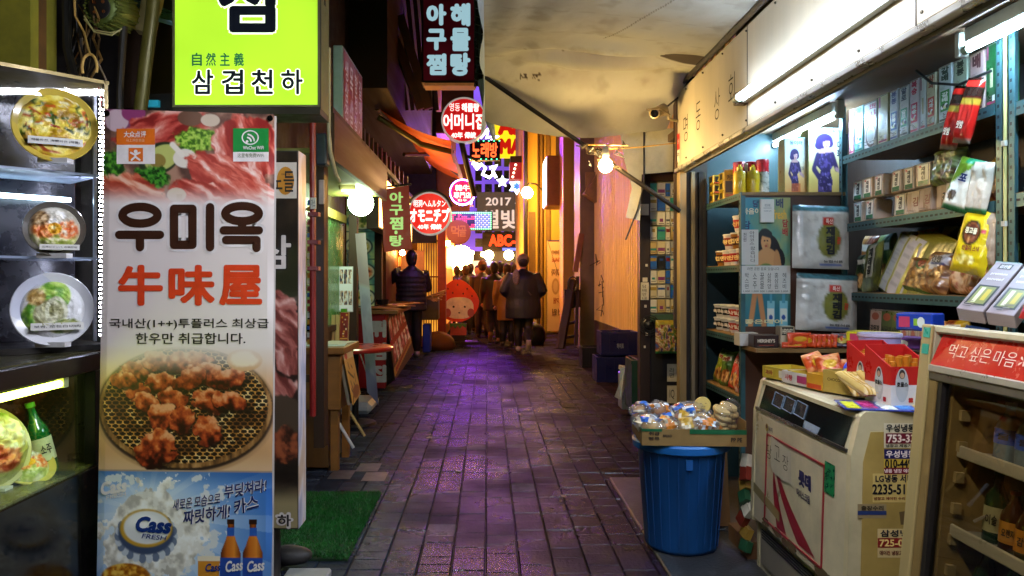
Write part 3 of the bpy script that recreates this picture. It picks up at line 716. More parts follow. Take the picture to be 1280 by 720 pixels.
def banner_paint(c):
    X, Y = c.X, c.Y
    c.c[:] = rgb('#e8ded9')
    # --- top photo: raw beef, greens, garlic, avocado
    top = sm(256, 226, Y)
    b = Cv(X, Y, '#8d6a56'); b.clump(b.rec(0, 0, 999, 999), ('#4c342c', '#7b5647', '#a9826b'), .06, 3)
    b.put(b.ell(150, 146, 22, 18), '#7d3f62'); b.put(b.ell(146, 150, 15, 14), '#c9b0b8'); b.put(b.ell(167, 140, 15, 11), '#8a3a6a')
    b.meat(b.ell(205, 160, 62, 24, -.25, .06, .5, 1), -.35, 1., 1, ('#7e1f1c', '#b8443a', '#cc6a5c', '#e8b8a8'))
    b.put(b.ell(238, 144, 16, 10), '#6a4b3a'); b.put(b.ell(263, 146, 12, 8), '#cfc0a8')
    b.clump(b.ell(247, 172, 26, 17, 0, .15, .9, 4), ('#2c5a10', '#6fa82a', '#b0d458'), .3, 4)
    b.clump(b.ell(143, 205, 17, 22, 0, .12, .9, 5), ('#0f330c', '#2f701c', '#62a830'), .25, 5)
    b.meat(b.ell(310, 178, 44, 38, .3, .05, .4, 7), 1.2, 1., 7, ('#8a2420', '#c04a3c', '#d87a6a', '#f8dccf'))
    b.put(b.ell(200, 196, 27, 19, -.5), '#22301a'); b.put(b.ell(203, 195, 23, 15, -.5), '#b9c06a'); b.put(b.ell(198, 199, 10, 9), '#8d7a3a')
    b.clump(b.ell(190, 222, 20, 17, 0, .15, .8, 8), ('#0c2c08', '#22661a', '#4f9a2c'), .35, 8)
    b.put(b.ell(232, 195, 15, 12), '#e3dccd'); b.put(b.line(216, 178, 228, 190, 7), '#e8e2d4')
    b.meat(b.ell(290, 222, 62, 26, .45, .05, .4, 9), .55, 1., 9, ('#a02e26', '#d05a48', '#e48a78', '#fbe6da'))
    b.meat(b.ell(262, 246, 48, 20, .35, .06, .4, 10), .45, 1., 10, ('#95281f', '#c85040', '#e08472', '#f6d8c8'))
    b.meat(b.ell(160, 246, 50, 30, .2, .06, .5, 11), .5, .8, 11, ('#8d2a1c', '#c05038', '#d8805f', '#efbfa4'))
    b.put(b.ell(222, 241, 12, 9), '#d7c8ac'); b.put(b.rec(222, 240, 229, 248), '#cbb793')
    c.put(top*(Y < 262), b.c)
    # --- grill photo
    g_ = Cv(X, Y, '#d9b590'); g_.put(sm(440, 520, Y), '#c79a6c'); g_.put(sm(560, 590, Y), '#d4b08a'); grill(g_, 236, 508, 106, 76)
    r = random.Random(11)
    for i, (x, y, a, bb, ro) in enumerate([(178, 462, 22, 12, -.4), (205, 452, 20, 10, .2), (238, 450, 24, 11, -.1), (262, 466, 22, 12, .3), (292, 470, 18, 11, -.2), (210, 478, 20, 10, .1), (240, 472, 18, 11, -.5),
            (178, 490, 17, 9, .2), (188, 503, 14, 9, .5), (220, 498, 16, 11, -.2), (206, 520, 15, 14, .7), (233, 524, 13, 14, .2), (266, 500, 18, 12, .3), (290, 500, 20, 9, .2), (264, 536, 15, 15, -.6), (200, 562, 22, 19, -.5), (160, 475, 14, 9, 0)]):
        chunk(g_, x, y, a*1.18, bb*1.22, ro, i+1)
    g_.put(g_.ell(308, 447, 22, 14), '#c98f4c'); g_.put(g_.ell(307, 446, 17, 10, 0, .2, .5, 2), '#f0d9a4')
    g_.put(sm(478, 436, Y), '#e8ded9', .8)
    c.put((Y >= 428)*(Y < 588).astype(float)*sm(428, 440, Y), g_.c)
    # --- beer advert
    a = Cv(X, Y, '#1f5cb4'); t = np.hypot(X-196, Y-668)
    a.put(sm(200, 40, t), '#9cc0ea'); a.put(sm(95, 20, t), '#e8eef4')
    ang = np.arctan2(Y-640, X-190); a.put((np.sin(ang*17) > .35)*sm(260, 60, t)*.35, '#dfeaf6')
    a.put(sm(590, 604, Y)*0+sm(612, 586, Y), '#1c4a8c', .5)
    n = fbm(X*.06+3, Y*.06, 21, 5)
    a.put(((t+60*(n-.5)) < 62).astype(float), a.ramp(sm(.25, .8, fbm(X*.11, Y*.09, 5, 5)), '#b9b4ac', '#ece8df', '#ffffff'))
    a.put(((fbm(X*.1, Y*.1, 33, 4) > .63)*(t < 110)).astype(float), '#e9e7e2', .8)
    a.clump(a.ell(166, 722, 30, 18), ('#8d4a10', '#c98422', '#f0c455'), .2, 9)
    r = random.Random(4)
    for k in range(26):      # crimped edge of the crown cap
        an = 2*PI*k/26; a.put(a.ell(190+34*math.cos(an), 664+28*math.sin(an)+6, 4.5, 6), '#6d7a94' if k % 2 else '#c9d0dc')
    a.put(a.ell(190, 666, 34, 27), '#3c4a6a'); a.put(a.ell(190, 660, 32, 24), '#c89a30'); a.put(a.ell(191, 659, 28.5, 21), '#e5e6ea'); a.put(a.ell(186, 652, 18, 10, 0, .5), '#ffffff')
    for bx in (293, 320):    # bottles
        a.put(a.rec(bx-4.2, 648, bx+4.2, 676), a.ramp((X-bx+5)/10, '#3a1606', '#a35412', '#5e2a0a')); a.put(a.rec(bx-4.6, 648, bx+4.6, 654), '#30180c')
        a.put(a.poly([(bx-4.2, 668), (bx+4.2, 668), (bx+12, 690), (bx+12.5, 790), (bx-12.5, 790), (bx-12, 690)]), a.ramp((X-bx+13)/26, '#42190a', '#c0661c', '#e08a30', '#6d300c'))
        a.put(a.rec(bx-12.4, 697, bx+12.4, 750), '#2448a0'); a.put(a.rec(bx-4.4, 658, bx+4.4, 669), '#2a58b0')
    a.put(a.poly([(253, 696), (280, 696), (278, 790), (256, 790)]), '#d08a2a'); a.put(a.rec(253, 694, 280, 701), '#f0e2c8')
    c.put((Y >= 588).astype(float), a.c); c.put(c.rec(0, 586.5, 999, 589), '#a58f7e')
    c.put(sm(.55, .8, fbm(X*.01, Y*.004, 44, 3)), '#d9c6ba', .12)
BY = 2.6
bn = T('standing_banner', 'tall beef restaurant banner with grill photo and beer advert, in front of the alley', 'banner', (-1.02, BY, 0))
_bf = flat(W(130, 136, BY), W(343, 143, BY), W(119, 790, BY), W(339, 790, BY))
def _rip(U, V):
    x, y, z = _bf(U, V); e = .5+.5*np.sin(V*9+U*3.)*np.cos(U*5.2+V*2); return x, y+.004*np.clip((.04-U)/.04, 0, 1)+.006*np.clip((U-.965)/.035, 0, 1)*np.sin(V*14)**2, z
picture('printed_sheet', _rip, 264, 620, banner_paint, (130, 343), (136, 790), paint_mat(.36), bn)
mb = MB(); q = [W(130, 136, BY), W(343, 143, BY), W(339, 790, BY), W(119, 790, BY)]
k = Vector((0, .026, 0)); mb.quad(*[p+k for p in q], M('#cfc9c2', .6)); mb.build('backing', bn)
def bpt(mb, body, x0, y0, x1, y1, m, bold=0., off=.002, **k): mb.ptext(body, x0, y0, x1, y1, BY, m, bold, off, **k)
brn = M('#3a1c0c', .4); wht = M('#efe9e6', .4); org = M('#e2441a', .4); blk = M('#221a18', .4)
def round_strokes(mb, strokes, w, m, off, Y):
    """thick rounded lettering drawn as strokes: list of polylines (closed when the first point repeats) in picture coordinates"""
    for i, st in enumerate(strokes):
        pts = [W(x, y, Y) for x, y in st]; r = w/F*Y/2; o = Vector((0, -off-.00005*i, 0))
        for a, b in zip(pts, pts[1:]):
            d = (b-a); d = d.normalized() if d.length > 0 else Vector((1, 0, 0)); nn = Vector((-d.z, 0, d.x))*r
            mb.quad(a+nn+o, a-nn+o, b-nn+o, b+nn+o, m)
        for j, p in enumerate(pts):
            k = 14; o2 = o-Vector((0, .00002*(j+1), 0)); mb.add([p+o2+Vector((r*math.cos(2*PI*t/k), 0, r*math.sin(2*PI*t/k))) for t in range(k)], [tuple(range(k))], m)
def oval(cx, cy, rx, ry, k=24): return [(cx+rx*math.cos(2*PI*i/k), cy+ry*math.sin(2*PI*i/k)) for i in range(k+1)]
U_ = [oval(175.5, 269, 22, 10.5), [(149.5, 293.5), (200.5, 293.5)], [(175.5, 294), (175.5, 309)],
      [(218, 261), (241, 261), (241, 306), (218, 306), (218, 261)], [(263, 259), (263, 309)],
      oval(303, 267, 21, 9.5), [(303, 278), (303, 288)], [(280, 288), (324, 288)], [(283, 300), (321, 300), (321, 310)]]
mb = MB(); round_strokes(mb, U_, 17.5, wht, .0012, BY); round_strokes(mb, U_, 10.5, brn, .0026, BY); mb.build('shop_name_lettering', bn)
mb = MB()
for ch, x0, x1 in (('牛', 148, 204), ('味', 211, 269), ('屋', 274, 328)): bpt(mb, ch, x0, 331, x1, 382, org, .035, .002)
mb.build('orange_lettering', bn)
mb = MB()
bpt(mb, '국내산(1++)투플러스 최상급', 137, 398, 336, 412, blk, .012); bpt(mb, '한우만 취급합니다.', 170, 416, 307, 430, blk, .012)
mb.build('small_lettering', bn)
mb = MB()
def brect(x0, y0, x1, y1, m, off): a = W(x0, y0, BY); b = W(x1, y1, BY); mb.rect((a+b)/2, XR, ZU, b.x-a.x, a.z-b.z, m, off)
o_ = M('#e8731a', .4); gr = M('#1c8a3a', .4)
brect(146, 161, 194, 205, wht, .001); brect(146, 161, 194, 181, o_, .0016); bpt(mb, '大众点评', 155, 164, 183, 172, wht, .02, .0025); bpt(mb, '马上评价本店', 158, 173.5, 181, 177.5, M('#f6c9a0', .4), 0, .0025)
brect(161, 185, 179, 202, o_, .0016)
mb2 = []
round_strokes(mb, [oval(170, 189.5, 1.2, 1.2, 8)], 2.4, wht, .0024, BY); round_strokes(mb, [[(164, 191), (169, 193.5), (175, 191)], [(169.5, 193.5), (169.5, 196), (165, 200)], [(169.5, 196), (175, 200)]], 2.4, wht, .0024, BY)
brect(291.5, 160.5, 336, 190, gr, .001); brect(291.5, 190, 336, 202, wht, .001)
round_strokes(mb, [oval(313, 172, 10, 8.5)], 1.5, wht, .002, BY); round_strokes(mb, [oval(309, 177, .8, .8, 8), [(309+5*math.cos(a), 177+5*math.sin(a)) for a in np.linspace(-1.4, -.1, 7)], [(309+9*math.cos(a), 177+9*math.sin(a)) for a in np.linspace(-1.4, -.1, 7)]], 2, wht, .002, BY)
bpt(mb, 'WeChat WiFi', 304, 182.5, 330, 187, wht, .02, .002); bpt(mb, '这里有免费WiFi', 297, 191.5, 330, 197, M('#6a7a50'), 0, .002)
mb.build('payment_sticker', bn)
mb = MB(); bl = M('#17357f', .35); nv = M('#1b2a66', .35)
def slant(mb, body, x0, y0, x1, y1, rise, m, bold, off=.002, lh=1):
    a = W(x0, y0, BY); b = W(x1, y1, BY); c = (a+b)/2; w = b.x-a.x; h = a.z-b.z; xd = Vector((w, 0, rise/F*BY)).normalized(); yd = Vector((-xd.z, 0, xd.x))
    v, f, s = text_geo(body, bold, lh); mb.add([c+Vector((0, -off-e, 0))+xd*(p*w+q_*h*.22)+yd*(q_*h) for p, q_, e in v], f, m)
slant(mb, 'Cass', 126, 600, 159, 617, 5, wht, .05); slant(mb, 'FRESH', 133, 617, 158, 622, 5, wht, .01)
slant(mb, 'Cass', 170, 646, 215, 666, -3, bl, .05); slant(mb, 'FRESH', 178, 668, 208, 674, -3, bl, .01)
pur = M('#3b2d6e', .35)
for bold, m, off in ((.06, wht, .0012), (.012, nv, .002)):
    slant(mb, '새로운 모습으로', 216, 620, 276, 634, 9, m, bold, off); slant(mb, '부딪쳐라!', 280, 602, 334, 619, 9, m, bold+.01, off)
    slant(mb, '짜릿하게!', 229, 634, 288, 652, 9, m, bold+.01, off); slant(mb, '카스', 292, 621, 324, 640, 9, m, bold+.01, off)
for bx in (293, 320): slant(mb, 'Cass', bx-11, 700, bx+11, 714, 3, wht, .03)
slant(mb, 'Cass', 257, 704, 276, 714, 1, bl, .03)
mb.build('advert_lettering', bn)
mb = MB(); 
for x, y in ((134, 142), (338, 148)):
    c = W(x, y, BY); mb.lathe(c+Vector((0, -.002, 0)), [(.010, 0), (.010, .003), (.005, .003)], M('#1d1a18', .3, .8), 14, (0, -1, 0)); mb.tube([c, c+Vector((0, .05, .005))], .004, M('#1d1a18'), 6)
mb.build('eyelet', bn)
mb = MB(); mb.tube([W(231, 150, BY+.09), (-1.02, BY+.06, .02)], .011, M('#2b2b2d', .4, .6), 8)
for dx in (-.28, .28): mb.tube([(-1.02, BY+.07, .9), (-1.02+dx, BY+.01, .0)], .008, M('#2b2b2d', .4, .6), 6)
for x, y in ((134, 142), (338, 148)): mb.tube([W(231, 330, BY+.08), W(x, y, BY+.05)], .006, M('#2b2b2d', .4, .6), 6)
mb.build('stand', bn)

# second board behind it, a boxy standing sign with a pale side
def b2_paint(c):
    X, Y = c.X, c.Y; c.c[:] = rgb('#17120f'); c.clump(c.rec(0, 0, 999, 999), ('#0a0807', '#1a1411', '#2b2019'), .05, 2)
    c.put(c.ell(365, 372, 26, 8), '#4a4038'); c.put(c.ell(362, 338, 24, 34), '#1a2410', .8)
    for i, (x, y, a, b, r) in enumerate([(346, 385, 28, 20, .4), (360, 415, 34, 26, -.3), (345, 470, 32, 34, .3), (366, 452, 22, 18, .2)]):
        c.put(c.ell(x, y+4, a*1.05, b*1.08, r, .08, .4, i), '#1c0d0a'); c.meat(c.ell(x, y, a, b, r, .06, .5, i+3), .3+i*.4, 1., 20+i, ('#5a2420', '#8d4a42', '#a86a60', '#d6b0a2'))
    c.put(c.ell(352, 525, 30, 32, .3, .05, .4, 7), '#3d3226'); c.clump(c.ell(354, 556, 22, 22, 0, .1, .7, 8), ('#1a0d08', '#5e2a18', '#8d4a2a'), .15, 6)
    c.put(sm(600, 632, Y), '#a09468', .85)
sb = T('standing_sign', 'dark standing sign board with raw meat picture and pale side, behind the beef banner', 'sign', (W(343, 0, 3.0).x, 3.1, 0))
BQ = 3.0
picture('poster', pflat(250, 190, 372, 660, BQ), 90, 250, b2_paint, (250, 372), (190, 660), paint_mat(.3, coat=.5), sb)
mb = MB(); a = W(250, 188, BQ); b = W(372.5, 662, BQ); mb.box(a.x, BQ+.002, b.z, b.x, BQ+.13, a.z, M('#2a2622', .4), .002); mb.box(a.x, BQ+.02, 0, b.x-.1, BQ+.12, b.z, M('#151312', .5)); mb.build('body', sb)
def side_paint(c):
    n = fbm(c.X*3, c.Y*1.4+.6*c.X, 3, 5); c.c[:] = c.ramp(sm(.2, .8, n+.12*np.sin(c.Y*2.2)), '#8d8da0', '#b2aebd', '#cfc6c6', '#b59a80')
picture('side_panel', flat((b.x+.001, BQ+.004, a.z), (b.x+.001, BQ+.126, a.z), (b.x+.001, BQ+.004, b.z), (b.x+.001, BQ+.126, b.z)), 30, 160, side_paint, (0, 1), (0, 8), paint_mat(.3), sb)
mb = MB(); wq = M('#c9c2b4', .4)
a1 = W(325, 203, BQ); b1 = W(371, 248, BQ); mb.rect((a1+b1)/2, XR, ZU, b1.x-a1.x, a1.z-b1.z, wq, .0012)
c1 = W(357, 226, BQ); mb.add([c1+Vector((.034*math.cos(t), -.002, .055*math.sin(t))) for t in np.linspace(0, 2*PI, 24, endpoint=False)], [tuple(range(24))], M('#b07a22', .4))
mb.ptext('노들', 340, 214, 368, 240, BQ, M('#14100e'), .01, .003); mb.ptext('KOREAN PORK', 352, 217, 363, 219, BQ, M('#14100e'), .01, .003)
mb.ptext('삼', 320, 292, 366, 338, BQ, M('#1a1512'), .085, .0014); mb.ptext('삼', 322, 294, 364, 336, BQ, M('#c8c2bc', .4), .02, .0024)
mb.ptext('하', 344, 640, 367, 661, BQ, M('#c8c2bc'), .08, .0014); mb.ptext('하', 347, 643, 364, 658, BQ, M('#1a1512'), .03, .0024)
mb.build('lettering', sb, split=.02)

# ---------------- lit food display: case of plates on top, glazed counter below
dk = M('#171310', .35, .3, vary=.3); dk2 = M('#0c0a09', .16, .1, vary=.2)
CXp = -1.36
ct = T('display_counter', 'dark glazed food counter with a bright tube inside, at the left edge', 'counter', (-1.65, 2.0, 0))
mb = MB(); mb.box(-1.95, 1.0, .985, CXp, 2.74, 1.047, dk, .004); mb.box(-1.95, 1.0, 1.0475, CXp-.02, 2.74, 1.052, M('#3d3a20', .15)); mb.build('top_frame', ct)
mb = MB(); mb.box(-1.95, 1.0, 0, CXp+.002, 2.72, .655, dk2, .003); mb.box(CXp-.04, 2.66, .655, CXp, 2.72, .985, dk, .002); mb.box(-1.95, 2.70, .655, CXp-.04, 2.72, .985, M('#232018', .3)); mb.build('cabinet', ct)
mb = MB(); mb.box(-1.95, 1.0, .655, -1.93, 2.70, .985, M('#9d9a46', .4, vary=.3, scale=5)); mb.box(-1.93, 1.0, .6552, CXp-.01, 2.69, .662, M('#5d5a30', .2)); mb.build('lining', ct)
mb = MB(); mb.quad((CXp, 1.0, .658), (CXp, 2.66, .658), (CXp, 2.66, .983), (CXp, 1.0, .983), glass_mat('#f4fff0', .05)); mb.build('glass_pane', ct)
tl = T('tube_lamp', 'white tube lamp inside the food counter, glowing yellow-green around it', 'light', (CXp-.03, 2, .965))
mb = MB(); mb.tube([(CXp-.035, 1.2, .962), (CXp-.035, 2.50, .962)], .012, E('#e8ff60', 12, '#ffffff'), 10); mb.build('glass_tube', tl, smooth=True)
mb = MB()
for y in (1.19, 2.515): mb.box(CXp-.05, y-.015, .948, CXp-.02, y+.015, .984, M('#b9b48a', .4), .002)
mb.build('lamp_holder', tl)
DH = (-math.sin(R(43)), -math.cos(R(43)))       # from the right-hand front edge towards the viewer's left
P0 = np.array((-1.365, 2.735)); dvec = np.array(DH); bvec = np.array((-math.cos(R(43)), math.sin(R(43))))
def dcase(t, d, z): p = P0+dvec*t+bvec*d; return Vector((p[0], p[1], z))
dc = T('display_case', 'tall glass showcase of sample dishes standing on the food counter', 'showcase', dcase(.3, .15, 1.052))
xd = Vector((-dvec[0], -dvec[1], 0)); nd = Vector((-bvec[0], -bvec[1], 0))
def slab(mb, t0, t1, d0, d1, z0, z1, m):
    vs = [dcase(t, d, z) for z in (z0, z1) for d in (d0, d1) for t in (t0, t1)]
    mb.add(vs, [(0, 2, 3, 1), (4, 5, 7, 6), (0, 1, 5, 4), (2, 6, 7, 3), (0, 4, 6, 2), (1, 3, 7, 5)], m)
ZB, ZT = 1.053, 2.01
mb = MB(); slab(mb, -.015, .7, 0, .34, ZT-.012, ZT, M('#6a5a2a', .35, .4)); slab(mb, -.012, 0.002, 0, .016, ZB, ZT, M('#5c4f2a', .3, .5)); slab(mb, -.012, .7, -.004, .34, ZB, ZB+.02, dk); mb.build('frame', dc)
mb = MB(); slab(mb, -.01, .7, .32, .335, ZB+.02, ZT-.012, M('#101018', .25, vary=.2)); slab(mb, .66, .68, 0, .32, ZB+.02, ZT-.012, M('#181614', .3)); mb.build('back_panel', dc)
for z in (1.675, 1.38):
    mb = MB(); slab(mb, .01, .66, .015, .31, z-.008, z, M('#a9b6c6', .15, vary=.1)); mb.build('shelf', dc)
mb = MB()
for i in range(52):
    z = ZB+.05+i*.0165; mb.box(*(list(dcase(.006, .022, z)-Vector((.003, .003, .003)))+list(dcase(.006, .022, z)+Vector((.003, .003, .003)))), E('#dfe4ff', 260, '#ffffff'))
for i in range(30):
    z = ZB+.05+i*.0285; mb.box(*(list(dcase(.40, .022, z)-Vector((.002, .002, .003)))+list(dcase(.40, .022, z)+Vector((.002, .002, .003)))), E('#ffe2a0', 20, '#ffffff'))
mb.build('led_strip', dc)
mb = MB(); slab(mb, .02, .03, .017, .028, ZB+.03, ZT-.03, M('#cfd2e0', .3)); mb.build('led_channel', dc)
mb = MB(); mb.tube([dcase(.03, .25, 1.60), dcase(.6, .25, 1.60)], .009, E('#cfefff', 12, '#ffffff'), 8); mb.build('tube_light', dc)
mb = MB(); mb.quad(dcase(.66, 0, ZB+.02), dcase(0.003, 0, ZB+.02), dcase(0.003, 0, ZT-.013), dcase(.66, 0, ZT-.013), glass_mat('#f6f8ff', .03)); mb.build('glass_pane', dc)
mb = MB(); mb.tube([dcase(.01, .03, ZT-.02), dcase(.004, .02, ZT-.06), dcase(.006, .02, ZT-.1)], .003, M('#a03a2a'), 5); mb.build('red_wire', dc)

def dish(name, label, c, nrm, rad, rim, foodfn, card=None, food_r=.82, hgt=.012, glow=0, ell=1.):
    """tilted plate with a heap of food; foodfn(Cv) paints it in plate units -1..1"""
    t = T(name, label, 'dish', c); nrm = Vector(nrm).normalized(); xx = Vector((0, 0, 1)).cross(nrm).normalized(); yy = nrm.cross(xx)
    mb = MB(); q = Matrix((xx, yy, nrm)).transposed()
    pr = [(.0, -.012), (rad*.55, -.012), (rad*.8, -.002), (rad, .012), (rad*1.01, .014), (rad*.99, .017), (rad*.8, .006), (rad*.6, -.002), (0, -.003)]
    tm = MB(); tm.lathe((0, 0, 0), pr, M(rim, .2, vary=.08, coat=.3), 40); mb.merge(tm, q, c); mb.build('plate', t, smooth=True)
    n, k = 30, 56; A, Rr = np.meshgrid(np.linspace(0, 2*PI, k), np.linspace(0, 1, n)); X = Rr*np.cos(A); Y = Rr*np.sin(A)
    cv = Cv(X, -Y); foodfn(cv); H = hgt*(1-Rr**4)*(.6+1.3*fbm(X*5, Y*5, 9, 4))+hgt*.7*fbm(X*16, Y*16, 5, 3)*(1-Rr**6)
    pts = np.stack([X.ravel()*rad*food_r, Y.ravel()*rad*food_r, H.ravel()+.0], 1); qm = np.array(q); pts = pts @ qm.T+np.array(c)
    f = MB(); f.v = pts.tolist(); f.f = grid_faces(k, n); f.m = [0]*len(f.f); f.mats = [paint_mat(.35, .4, 90)]; f.build('food', t, paint=cv.lin(), smooth='all')
    if card:
        mb = MB(); cc_ = Vector(c)+nrm*(.034)-yy*rad*card[2]+xx*rad*card[1]
        mb.rect(cc_, xx, yy, rad*1.25, rad*.2, M('#dcdcd6', .5), 0); mb.text(card[0], cc_, xx, yy, rad*1.1, rad*.075, M('#3a3a3a'), .01, .001); mb.build('name_card', t)
    mb = MB(); b = Vector(c)-yy*rad*.92; mb.box(b.x-.05, b.y-.02, b.z-.012, b.x+.05, b.y+.02, b.z+.004, M('#cfcfcf', .2)); mb.build('stand', t)
    return t
nv_ = Vector((-.15, -1, .12)); nv_ = Vector((.52, -.85, .18))
def f1(c):
    c.c[:] = rgb('#c9a020'); c.clump(c.rec(-2, -2, 2, 2), ('#8d6a10', '#c9a020', '#e8d24a', '#f4e88a'), 4, 3)
    r = random.Random(1)
    for i in range(70):
        x, y, a = r.uniform(-.9, .9), r.uniform(-.9, .9), r.gauss(.4, .5); L = r.uniform(.1, .3); c.put(c.line(x, y, x+L*math.cos(a), y+L*math.sin(a), r.uniform(.03, .08)), r.choice(('#3f5a12', '#5f7a18', '#2c4010', '#c0561c', '#e2dcae', '#a03c12')))
def f2(c):
    c.c[:] = rgb('#b5b0a0'); r = random.Random(2)
    c.clump(c.ell(0, .45, .9, .5, 0, .2), ('#8fa03a', '#c9cf7a', '#e6e2c0'), 7, 4); c.clump(c.ell(-.35, .05, .5, .4, 0, .2), ('#c85a1c', '#e8843a', '#f2b070'), 8, 5); c.clump(c.ell(.45, .05, .45, .4, 0, .2), ('#c8481c', '#f09050', '#e6d8c0'), 8, 6)
    c.clump(c.ell(-.05, -.5, .45, .4, 0, .2), ('#c9c4b4', '#efece2', '#ffffff'), 6, 7); c.clump(c.ell(-.55, -.4, .35, .35, 0, .2), ('#6a4a2a', '#b08a5a', '#d8c09a'), 8, 8); c.put(c.ell(.0, .05, .25, .24, 0, .08), '#f0b428'); c.put(c.ell(-.05, 0, .1, .08, 0, .3), '#fff0b0')
def f3(c):
    c.c[:] = rgb('#e6e8ea'); c.clump(c.ell(.05, -.45, .5, .55, 0, .05, .4, 3), ('#4f8a1c', '#86b93a', '#c4dd78'), 6, 3); c.clump(c.ell(-.55, .25, .4, .55, .4, .05, .4, 5), ('#3f7a18', '#7fb03a', '#b4d468'), 6, 5)
    c.clump(c.ell(-.1, .2, .5, .5, .3, .08, .3, 5), ('#8a8a5a', '#b4b48a', '#d8d8b8'), 4, 9); c.clump(c.ell(-.5, -.4, .28, .3, 0, .1), ('#8d6a2a', '#c0a060', '#ddc890'), 7, 2)
    c.put(np.clip(c.ell(.1, .1, .34, .5, 0, .05)-c.ell(.1, .12, .22, .38, 0, .05), 0, 1), '#d0d2b6'); c.clump(c.ell(.35, .6, .5, .22, -.2, .08, .4, 2), ('#4f6a2a', '#86904a', '#b4b47a'), 8, 7)
dish('sample_dish', 'yellow seafood pancake with green onion, on the top shelf of the showcase', W(69, 158, 2.60), nv_, .128, '#c9b04a', f1, ('해물파전, 海鮮파전 (해물)', .0, .5), .96)
dish('sample_dish', 'dark stone bowl of mixed rice topped with egg yolk, on the middle shelf', W(68, 287, 2.60), nv_, .094, '#5c5852', f2, ('石焼ビビンバ, 石鍋拌飯', .15, .72), .86, .022)
dish('sample_dish', 'white plate of steamed pork with lettuce, on the bottom shelf of the showcase', W(66, 387, 2.60), nv_, .124, '#e4e6ec', f3, ('보쌈, 菜包白切肉', .1, .5), .8, .02)

# food inside the counter
def f4(c):
    c.c[:] = rgb('#b9b45a'); c.clump(c.ell(-.2, -.4, .9, .6, 0, .1, .4, 2), ('#6a8a1c', '#a9c03a', '#e2e288'), 5, 2); c.clump(c.ell(.1, .4, .5, .35, 0, .1, .5, 3), ('#8d2a12', '#c85a30', '#e8a070'), 7, 4); c.clump(c.ell(.4, -.2, .5, .4, 0, .1, .5, 6), ('#c9b878', '#efe6b8', '#fffbe0'), 6, 8)
dish('sample_dish', 'round plate of leafy salad with red meat inside the lit counter', (-1.55, 2.36, .78), (.8, -.45, .4), .135, '#cdc48a', f4, None, .95, .05)
dish('sample_dish', 'pale oval bowl at the very left edge inside the lit counter', (-1.46, 2.13, .715), (.75, -.4, .5), .09, '#e4dcae', f4, None, .8, .02)
dish('sample_dish', 'low yellow saucer with red garnish beside the green bottle in the counter', (-1.48, 2.46, .70), (.55, -.35, .8), .085, '#c9b860', f2, None, .8, .02)
def bottle(name, label, cat, c, h, r, glassm, capc, labelc, txt=None, labelm=None, lab=(.18, .5), face=(0, -1, 0), group=None, tilt=None, capm=None):
    t = T(name, label, cat, c, group=group); c = Vector(c)
    q = tilt.to_matrix() if tilt else Matrix.Identity(3)
    def L(pr, m, n=20): a = MB(); a.lathe((0, 0, 0), pr, m, n); b = MB(); b.merge(a, q, c); return b
    L([(0, 0), (r*.95, 0), (r, h*.03), (r, h*.56), (r*.9, h*.63), (r*.5, h*.76), (r*.38, h*.84), (r*.36, h*.95), (0, h*.95)], glassm).build('body', t, smooth=True)
    L([(r*.44, h*.935), (r*.44, h), (0, h)], capm or M(capc, .3), 14).build('cap', t, smooth=True)
    if labelc:
        b = L([(r*1.015, h*lab[0]), (r*1.015, h*lab[1])], labelm or M(labelc, .5), 24); b.f = b.f[:-2]; b.m = b.m[:-2]
        if txt:
            f = Vector(face).normalized(); xx = Vector((0, 0, 1)).cross(f).normalized()
            tb = MB(); tb.text(txt, Vector((0, 0, h*(lab[0]+lab[1])/2))+f*(r*1.03), xx, ZU, r*1.0, h*(lab[1]-lab[0])*.4, M('#1d1d1b'), .02, .001); b.merge(tb, q, c)
        b.build('paper_label', t, smooth=True)
    return t
gg = M('#0f5a26', .06, vary=0, coat=.6); ggd = M('#0b2f16', .07, vary=.1, coat=.6); amb = M('#3a1a08', .07, vary=.1, coat=.6)
bottle('liquor_bottle', 'green bottle with white label leaning in the lit food counter', 'bottle', (-1.455, 2.545, .664), .24, .034, gg, '#5ab43a', '#cfd0a8', '소주', face=(.75, -.66, 0), tilt=Euler((R(6), R(-12), 0)))

# ---------------- yellow-green lightbox sign overhead
ls = T('lightbox_sign', 'large glowing yellow-green sign above the beef banner', 'sign', W(308, 100, 3.5))
GY = 3.4; a = W(216, -190, GY); b = W(400, 134, GY)
mb = MB(); mb.quad((a.x+.01, GY, b.z+.01), (b.x-.01, GY, b.z+.01), (b.x-.01, GY, a.z), (a.x+.01, GY, a.z), EV('#a8dc2c', .8, 3.5, .7)); mb.build('lit_face', ls)
mb = MB(); fr = M('#6d6f4a', .4, .3, vary=.3); 
mb.box(a.x, GY-.004, b.z, a.x+.01, GY+.19, a.z, fr); mb.box(b.x-.01, GY-.004, b.z, b.x, GY+.19, a.z, fr); mb.box(a.x+.01, GY-.004, b.z, b.x-.01, GY+.19, b.z+.01, fr)
mb.box(b.x, GY+.0, b.z-.01, b.x+.003, GY+.012, a.z, M('#2a2820')); mb.box(b.x, GY+.09, 2.55, b.x+.003, GY+.11, 2.68, M('#2a2820')); mb.box(a.x, GY+.0, b.z-.03, b.x, GY+.19, b.z-.002, M('#2e2c1c', .4))
mb.build('cabinet', ls)
mb = MB(); Gw = E('#e8ffd0', 1.0, '#ffffff'); Gk = M('#0c1420', .4); Gg = M('#0d7a4a', .4, emit=.12)
for b_, m, off in ((.05, Gw, .0015), (.0, Gk, .003)): mb.ptext('점', 273-(b_*40), -42-b_*40, 345+b_*40, 41+b_*40, GY, m, .035+b_*.6, off)
for i, ch in enumerate('自然主義'): mb.ptext(ch, 240+i*17.5, 66, 240+i*17.5+12.5, 82.5, GY, Gg, .02)
